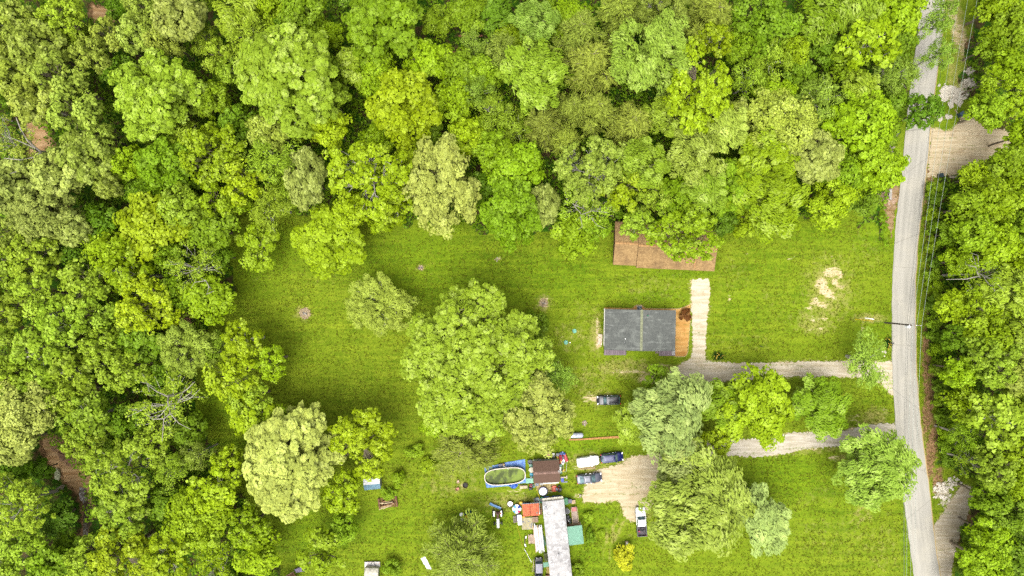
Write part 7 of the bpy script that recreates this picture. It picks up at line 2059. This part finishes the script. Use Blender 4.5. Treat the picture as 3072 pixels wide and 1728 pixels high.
# play frame and lilac tarp at the bottom edge
crumple('tarpaulin', 'faded lilac tarp half hidden by the bottom-edge tree', 'tarp', [G(*q) for q in [(884, 1706), (912, 1696), (920, 1700), (914, 1712), (890, 1716)]], .3, M('lilac_tarp', c(160, 146, 176), .6, bump=.5), .1, seed=41, step=.25)
o = thing('timber_lattice', 'broken wooden lattice frame left of the bottom-edge tree', 'frame', G(918, 1688), hd(35))
for k in range(5):
    MB().box(-.7 + k * .35, 0, .3, .07, .9, .06, rnd.uniform(-.1, .1)).build('slat', wood_grey, o)
for s in (-1, 1):
    MB().box(0, s * .35, .24, 1.7, .07, .06).build('rail', wood_grey, o)
o = thing('wooden_stairs', 'dark wooden stair treads at the bottom edge left of lilac tarp', 'stairs', G(878, 1726), hd(35))
for k in range(6):
    MB().box(-.9 + k * .32, 0, .12 + .12 * k, .2, 1.1, .05).build('tread', wood_brown, o)
for s in (-1, 1):
    MB().box(0, s * .6, .4, 2.2, .08, .14, ry=-.36).build('stringer', M('pinkish_post', c(206, 170, 140)), o)
crumple('plastic_sheet', 'white plastic sheet caught in the wide olive cedar', 'sheet', [G(*q) for q in [(1270, 1653), (1282, 1648), (1290, 1662), (1302, 1684), (1292, 1688), (1278, 1668)]], 3.4, white_pl, .2, seed=42, step=.25)
# dark dead log across the cedar
# ------------------------------------------------------------------ woodland pieces
def log(label, x0, y0, x1, y1, r_, mat, z=.4):
    a, b = D(x0, y0, z), D(x1, y1, z)
    m_ = (a + b) / 2
    o = thing('fallen_log', label, 'log', (m_.x, m_.y, 0), 0, 'fallen logs in the wood')
    d = b - a
    MB().tube([(-d) / 2 + Vector((0, 0, z)), Vector((rnd.uniform(-.2, .2), rnd.uniform(-.2, .2), z)), d / 2 + Vector((0, 0, z + .2))], [r_, r_ * .9, r_ * .7], 9).build('trunk', mat, o)
    for k in range(3):
        f = rnd.uniform(-.4, .4)
        MB().tube([d * f + Vector((0, 0, z)), d * (f + .06) + Vector((rnd.uniform(-.8, .8), rnd.uniform(-.8, .8), z + .4))], [r_ * .3, .02], 6).build('branch_stub', mat, o)
lm1, lm2 = M('red_brown_bark', c(142, 92, 66), .9, var=.2), M('pale_dead_wood', c(214, 184, 148), .9)
LZ = 3.6
log('brown fallen trunk with bare ground around, lowest of the fallen logs', 1116, 131, 1166, 137, .32, lm1, LZ)
log('short pale broken log above right of the other fallen logs', 1222, 49, 1250, 50, .22, lm2, LZ)
log('reddish fallen log slanting down beside the pale broken log', 1247, 57, 1264, 74, .22, lm1, LZ)
log('long thin reddish fallen log in the undergrowth, middle of the group', 1154, 90, 1214, 91, .2, lm1, LZ)
log('upright-looking brown dead trunk between cedars at the top', 1482, 36, 1486, 84, .28, lm1, 6.0)
log('grey dead trunk lying in trees east of the road', 2480, 702, 2510, 704, .25, M('grey_dead_bark', c(150, 140, 124), .9), 7.0)
def forked(label, pts_list, mat, base):
    o = thing('dead_limb', label, 'dead branch', base, 0, 'bare dead limbs')
    for pts_, r0, r1 in pts_list:
        n = len(pts_)
        MB().tube([q - base for q in pts_], [.7 * (r0 + (r1 - r0) * k / (n - 1)) for k in range(n)], 7).build('limb', mat, o)
dl = M('bleached_limb', c(178, 170, 156), .85, var=.12)
Q = lambda x, y, z: D(x, y, z)
b0 = Q(131, 391, 2.0)
forked('thick bleached forked trunk leaning out over the brown creek bank', [([Vector((b0.x + .6, b0.y, -.8)), Q(131, 391, 8), Q(118, 386, 11), Q(100, 380, 13), Q(70, 355, 15.5), Q(52, 325, 17), Q(40, 295, 18)], .42, .08), ([Q(104, 384, 12.5), Q(85, 396, 14), Q(50, 402, 15.5), Q(10, 398, 16.5)], .26, .07), ([Q(88, 372, 14), Q(60, 360, 15.5), Q(25, 345, 17)], .2, .06), ([Q(88, 398, 13), Q(80, 415, 14), Q(40, 432, 15), Q(25, 437, 15.5)], .2, .06)], dl, Vector((b0.x + .6, b0.y, 0)))
b1 = Q(436, 1000, 0)
forked('pale branching limbs on top of the lower left light green tree', [([b1, Q(455, 990, 9), Q(425, 995, 13), Q(422, 1010, 15), Q(428, 1040, 16), Q(412, 1055, 16.5), Q(408, 1110, 17)], .35, .06), ([Q(424, 998, 13), Q(395, 985, 15), Q(370, 968, 16.5)], .2, .05), ([Q(450, 992, 10), Q(470, 980, 13), Q(490, 960, 15)], .2, .05), ([Q(428, 1040, 16), Q(450, 1065, 16.5), Q(480, 1080, 16.5)], .12, .04), ([Q(412, 1053, 16.4), Q(385, 1055, 16.8), Q(365, 1040, 17)], .12, .04)], dl, b1)
b2_ = Q(528, 725, 0)
forked('white bleached dead branch at the left edge of the lawn', [([b2_, Q(540, 730, 8), Q(526, 722, 12), Q(518, 706, 13.5), Q(505, 700, 14)], .2, .05), ([Q(526, 720, 12), Q(520, 740, 12.5), Q(538, 732, 13)], .12, .04), ([Q(518, 706, 13.5), Q(490, 710, 14), Q(480, 725, 14)], .1, .03)], dl, b2_)
b3 = Q(2462, 700, 0)
forked('long pale crooked limb among trees right of the road wires', [([b3, Q(2470, 705, 8), Q(2460, 690, 12), Q(2455, 672, 13.5), Q(2435, 668, 14)], .25, .05), ([Q(2460, 695, 11), Q(2430, 702, 13), Q(2380, 703, 14)], .18, .04), ([Q(2463, 715, 10), Q(2480, 730, 12)], .15, .04)], dl, b3)
b4 = Q(962, 790, 0)
forked('white dead branch on the olive wispy lawn tree', [([b4, Q(960, 810, 5), Q(957, 820, 7), Q(960, 840, 7.6)], .1, .03), ([Q(957, 822, 7), Q(972, 815, 7.8)], .06, .03), ([Q(958, 826, 7), Q(952, 834, 7.5)], .05, .02)], dl, b4)
b5 = Q(1475, 545, 0)
forked('tangled white twigs in tree left of the brown roof', [([b5, Q(1470, 560, 9), Q(1460, 535, 13), Q(1445, 520, 14), Q(1455, 500, 14.5), Q(1465, 490, 15)], .14, .04), ([Q(1462, 540, 12.5), Q(1490, 530, 14), Q(1530, 535, 14.5)], .1, .03), ([Q(1460, 545, 12), Q(1465, 570, 13), Q(1456, 577, 13)], .09, .03), ([Q(1500, 531, 14), Q(1512, 520, 14.5)], .06, .02)], dl, b5)

bp = D(470, 797)
o = thing('brush_pile', 'heap of brown cut sticks at the left edge of the lawn', 'brush pile', bp)
bpm = [M('brown_sticks', c(136, 98, 68), .9, var=.2), M('pale_sticks', c(176, 136, 100), .9, var=.2)]
for k in range(70):
    a = rnd.gauss(1.25, .55); ln = rnd.uniform(1.0, 2.6)
    x, y = rnd.gauss(0, .65), rnd.gauss(0, .75)
    z = max(.1, 1.0 - .5 * math.hypot(x, y)) * rnd.uniform(.4, 1)
    dx, dy = math.cos(a) * ln / 2, math.sin(a) * ln / 2
    MB().tube([(x - dx, y - dy, z), (x, y, z + .1), (x + dx, y + dy, z + rnd.uniform(-.1, .2))], [.045, .05, .025], 5).build('stick', bpm[k % 2], o)

# rocks and rubble
def rock_mesh(seed, mat, s=1.0):
    r = random.Random(seed)
    bm = bmesh.new()
    bmesh.ops.create_icosphere(bm, subdivisions=1, radius=s)
    for v in bm.verts:
        v.co = v.co * r.uniform(.65, 1.2)
        v.co.z *= .55
    me = bpy.data.meshes.new('rock'); bm.to_mesh(me); bm.free()
    me.materials.append(mat)
    return me
rk_pale = M('pale_limestone', c(232, 222, 202), .9, var=.14)
rk_brown = M('brown_sandstone', c(172, 134, 98), .9, var=.2)
rk_red = M('mixed_rubble', c(190, 150, 118), .9, var=.25, col2=c(232, 222, 210))
def rubble(name, label, cat, spots, n, spread, mat, smin, smax, zbase=0.0, piece='stone'):
    cx = sum(q[0] for q in spots) / len(spots); cy = sum(q[1] for q in spots) / len(spots)
    b = D(cx, cy, zbase); b.z = zbase
    o = thing(name, label, cat, b)
    meshes = [rock_mesh(k + int(cx), mat) for k in range(5)]
    for k in range(n):
        sx, sy = spots[k % len(spots)]
        p = D(sx + rnd.gauss(0, spread), sy + rnd.gauss(0, spread * .8), zbase)
        q = link(piece, rnd.choice(meshes), o)
        s = rnd.uniform(smin, smax)
        q.location = (p.x - b.x, p.y - b.y, s * .12)
        q.scale = (s * rnd.uniform(.7, 1.5), s, s * .8); q.rotation_euler = (rnd.uniform(-.3, .3), rnd.uniform(-.3, .3), rnd.uniform(0, 6.3))
rubble('rubble_heap', 'big pale broken concrete rubble heap right of the road', 'rubble', [(2395, 228), (2412, 240), (2405, 255), (2378, 224), (2385, 235)], 90, 8, rk_pale, .18, .7)
rubble('rubble_heap', 'upper pale rubble patch under the wires', 'rubble', [(2440, 178), (2430, 208), (2444, 212)], 34, 5, rk_pale, .15, .5)
rubble('rubble_heap', 'two small pale stone clusters beside the road, lower left of big heap', 'rubble', [(2364, 298), (2386, 293)], 24, 4, rk_pale, .15, .5)
rubble('rubble_heap', 'pale rubble where the dirt track leaves the road', 'rubble', [(2370, 1232), (2382, 1222), (2375, 1250), (2398, 1216)], 60, 8, rk_pale, .12, .45)
rubble('rubble_heap', 'brick and stone rubble on the bank left of the road', 'rubble', [(2205, 490), (2222, 496), (2232, 500), (2240, 508)], 60, 7, rk_red, .12, .4)
rubble('creek_stones', 'brown sandstone blocks in the sandy creek bed', 'stones', [(165, 1128), (178, 1142), (150, 1120), (190, 1155), (170, 1150)], 60, 9, rk_brown, .25, .9, -1.2)
o = thing('concrete_slab', 'tilted grey concrete slab beside the road above the lawn corner', 'slab', D(2238, 490), hd(20))
MB().prism([(-.25, -1.0), (.55, .9), (-.1, .95), (-.55, -.8)], .25, .5).build('slab', M('blue_grey_slab', c(196, 190, 180), .8), o)
MB().box(.1, .2, .13, .5, .6, .26, .3, bev=.06).build('support_stone', rk_red, o)
o = thing('boulder', 'single pale green boulder standing in the creek bed', 'boulder', D(147, 1192, -1.2).xy.to_3d() + Vector((0, 0, -1.2)))
bo = link('rock', rock_mesh(77, M('lichen_rock', c(196, 200, 160), .85, var=.1), 1.0), o); bo.scale = (.75, 1.5, 1.0); bo.location = (0, 0, .25); bo.rotation_euler = (0, 0, .2)
MB().box(.5, -.5, .05, .7, .5, .2, .4, bev=.08).build('base_stone', rk_brown, o)
rubble('white_stones', 'three white stones on grass beside the road below the mailbox', 'stones', [(2219, 882), (2227, 884), (2224, 897)], 6, 1.5, rk_pale, .15, .3)
# flower clumps
def flower_clump(label, x, y, n, sx, sy):
    o = thing('flower_clump', label, 'flowers', D(x, y), 0, 'flower clumps')
    r = np.random.default_rng(int(x))
    m_ = 420
    P = np.stack([r.normal(size=m_) * sx, r.normal(size=m_) * sy, r.uniform(.1, .5, m_)], 1)
    V, F = leaf_quads(P, np.array([0, 0, .6]) + r.normal(size=(m_, 3)) * .6, .16, .05, r)
    val = np.repeat(r.uniform(.5, 1.1, m_), 4)
    lf = link('foliage', mesh_np('foliage', V, F, LEAF, False, {'leaf': np.stack([val, val * 0, val * 0, val * 0 + 1], 1)}), o)
    lf.color = c(52, 96, 30)
    pm_ = MB().lathe([(.07, 0), (.09, .03), (.03, .06)], 8).mesh('blossom', M('yellow_petals', c(232, 196, 60), .6))
    for k in range(n):
        q = link('blossom', pm_, o); q.location = (rnd.gauss(0, sx * .8), rnd.gauss(0, sy * .8), rnd.uniform(.45, .55))
flower_clump('yellow-flowered dark clump where house spur meets the driveway', 1807, 896, 14, .55, .35)
flower_clump('yellow-flowered dark clump beside the black mailbox', 2232, 864, 16, .4, .65)
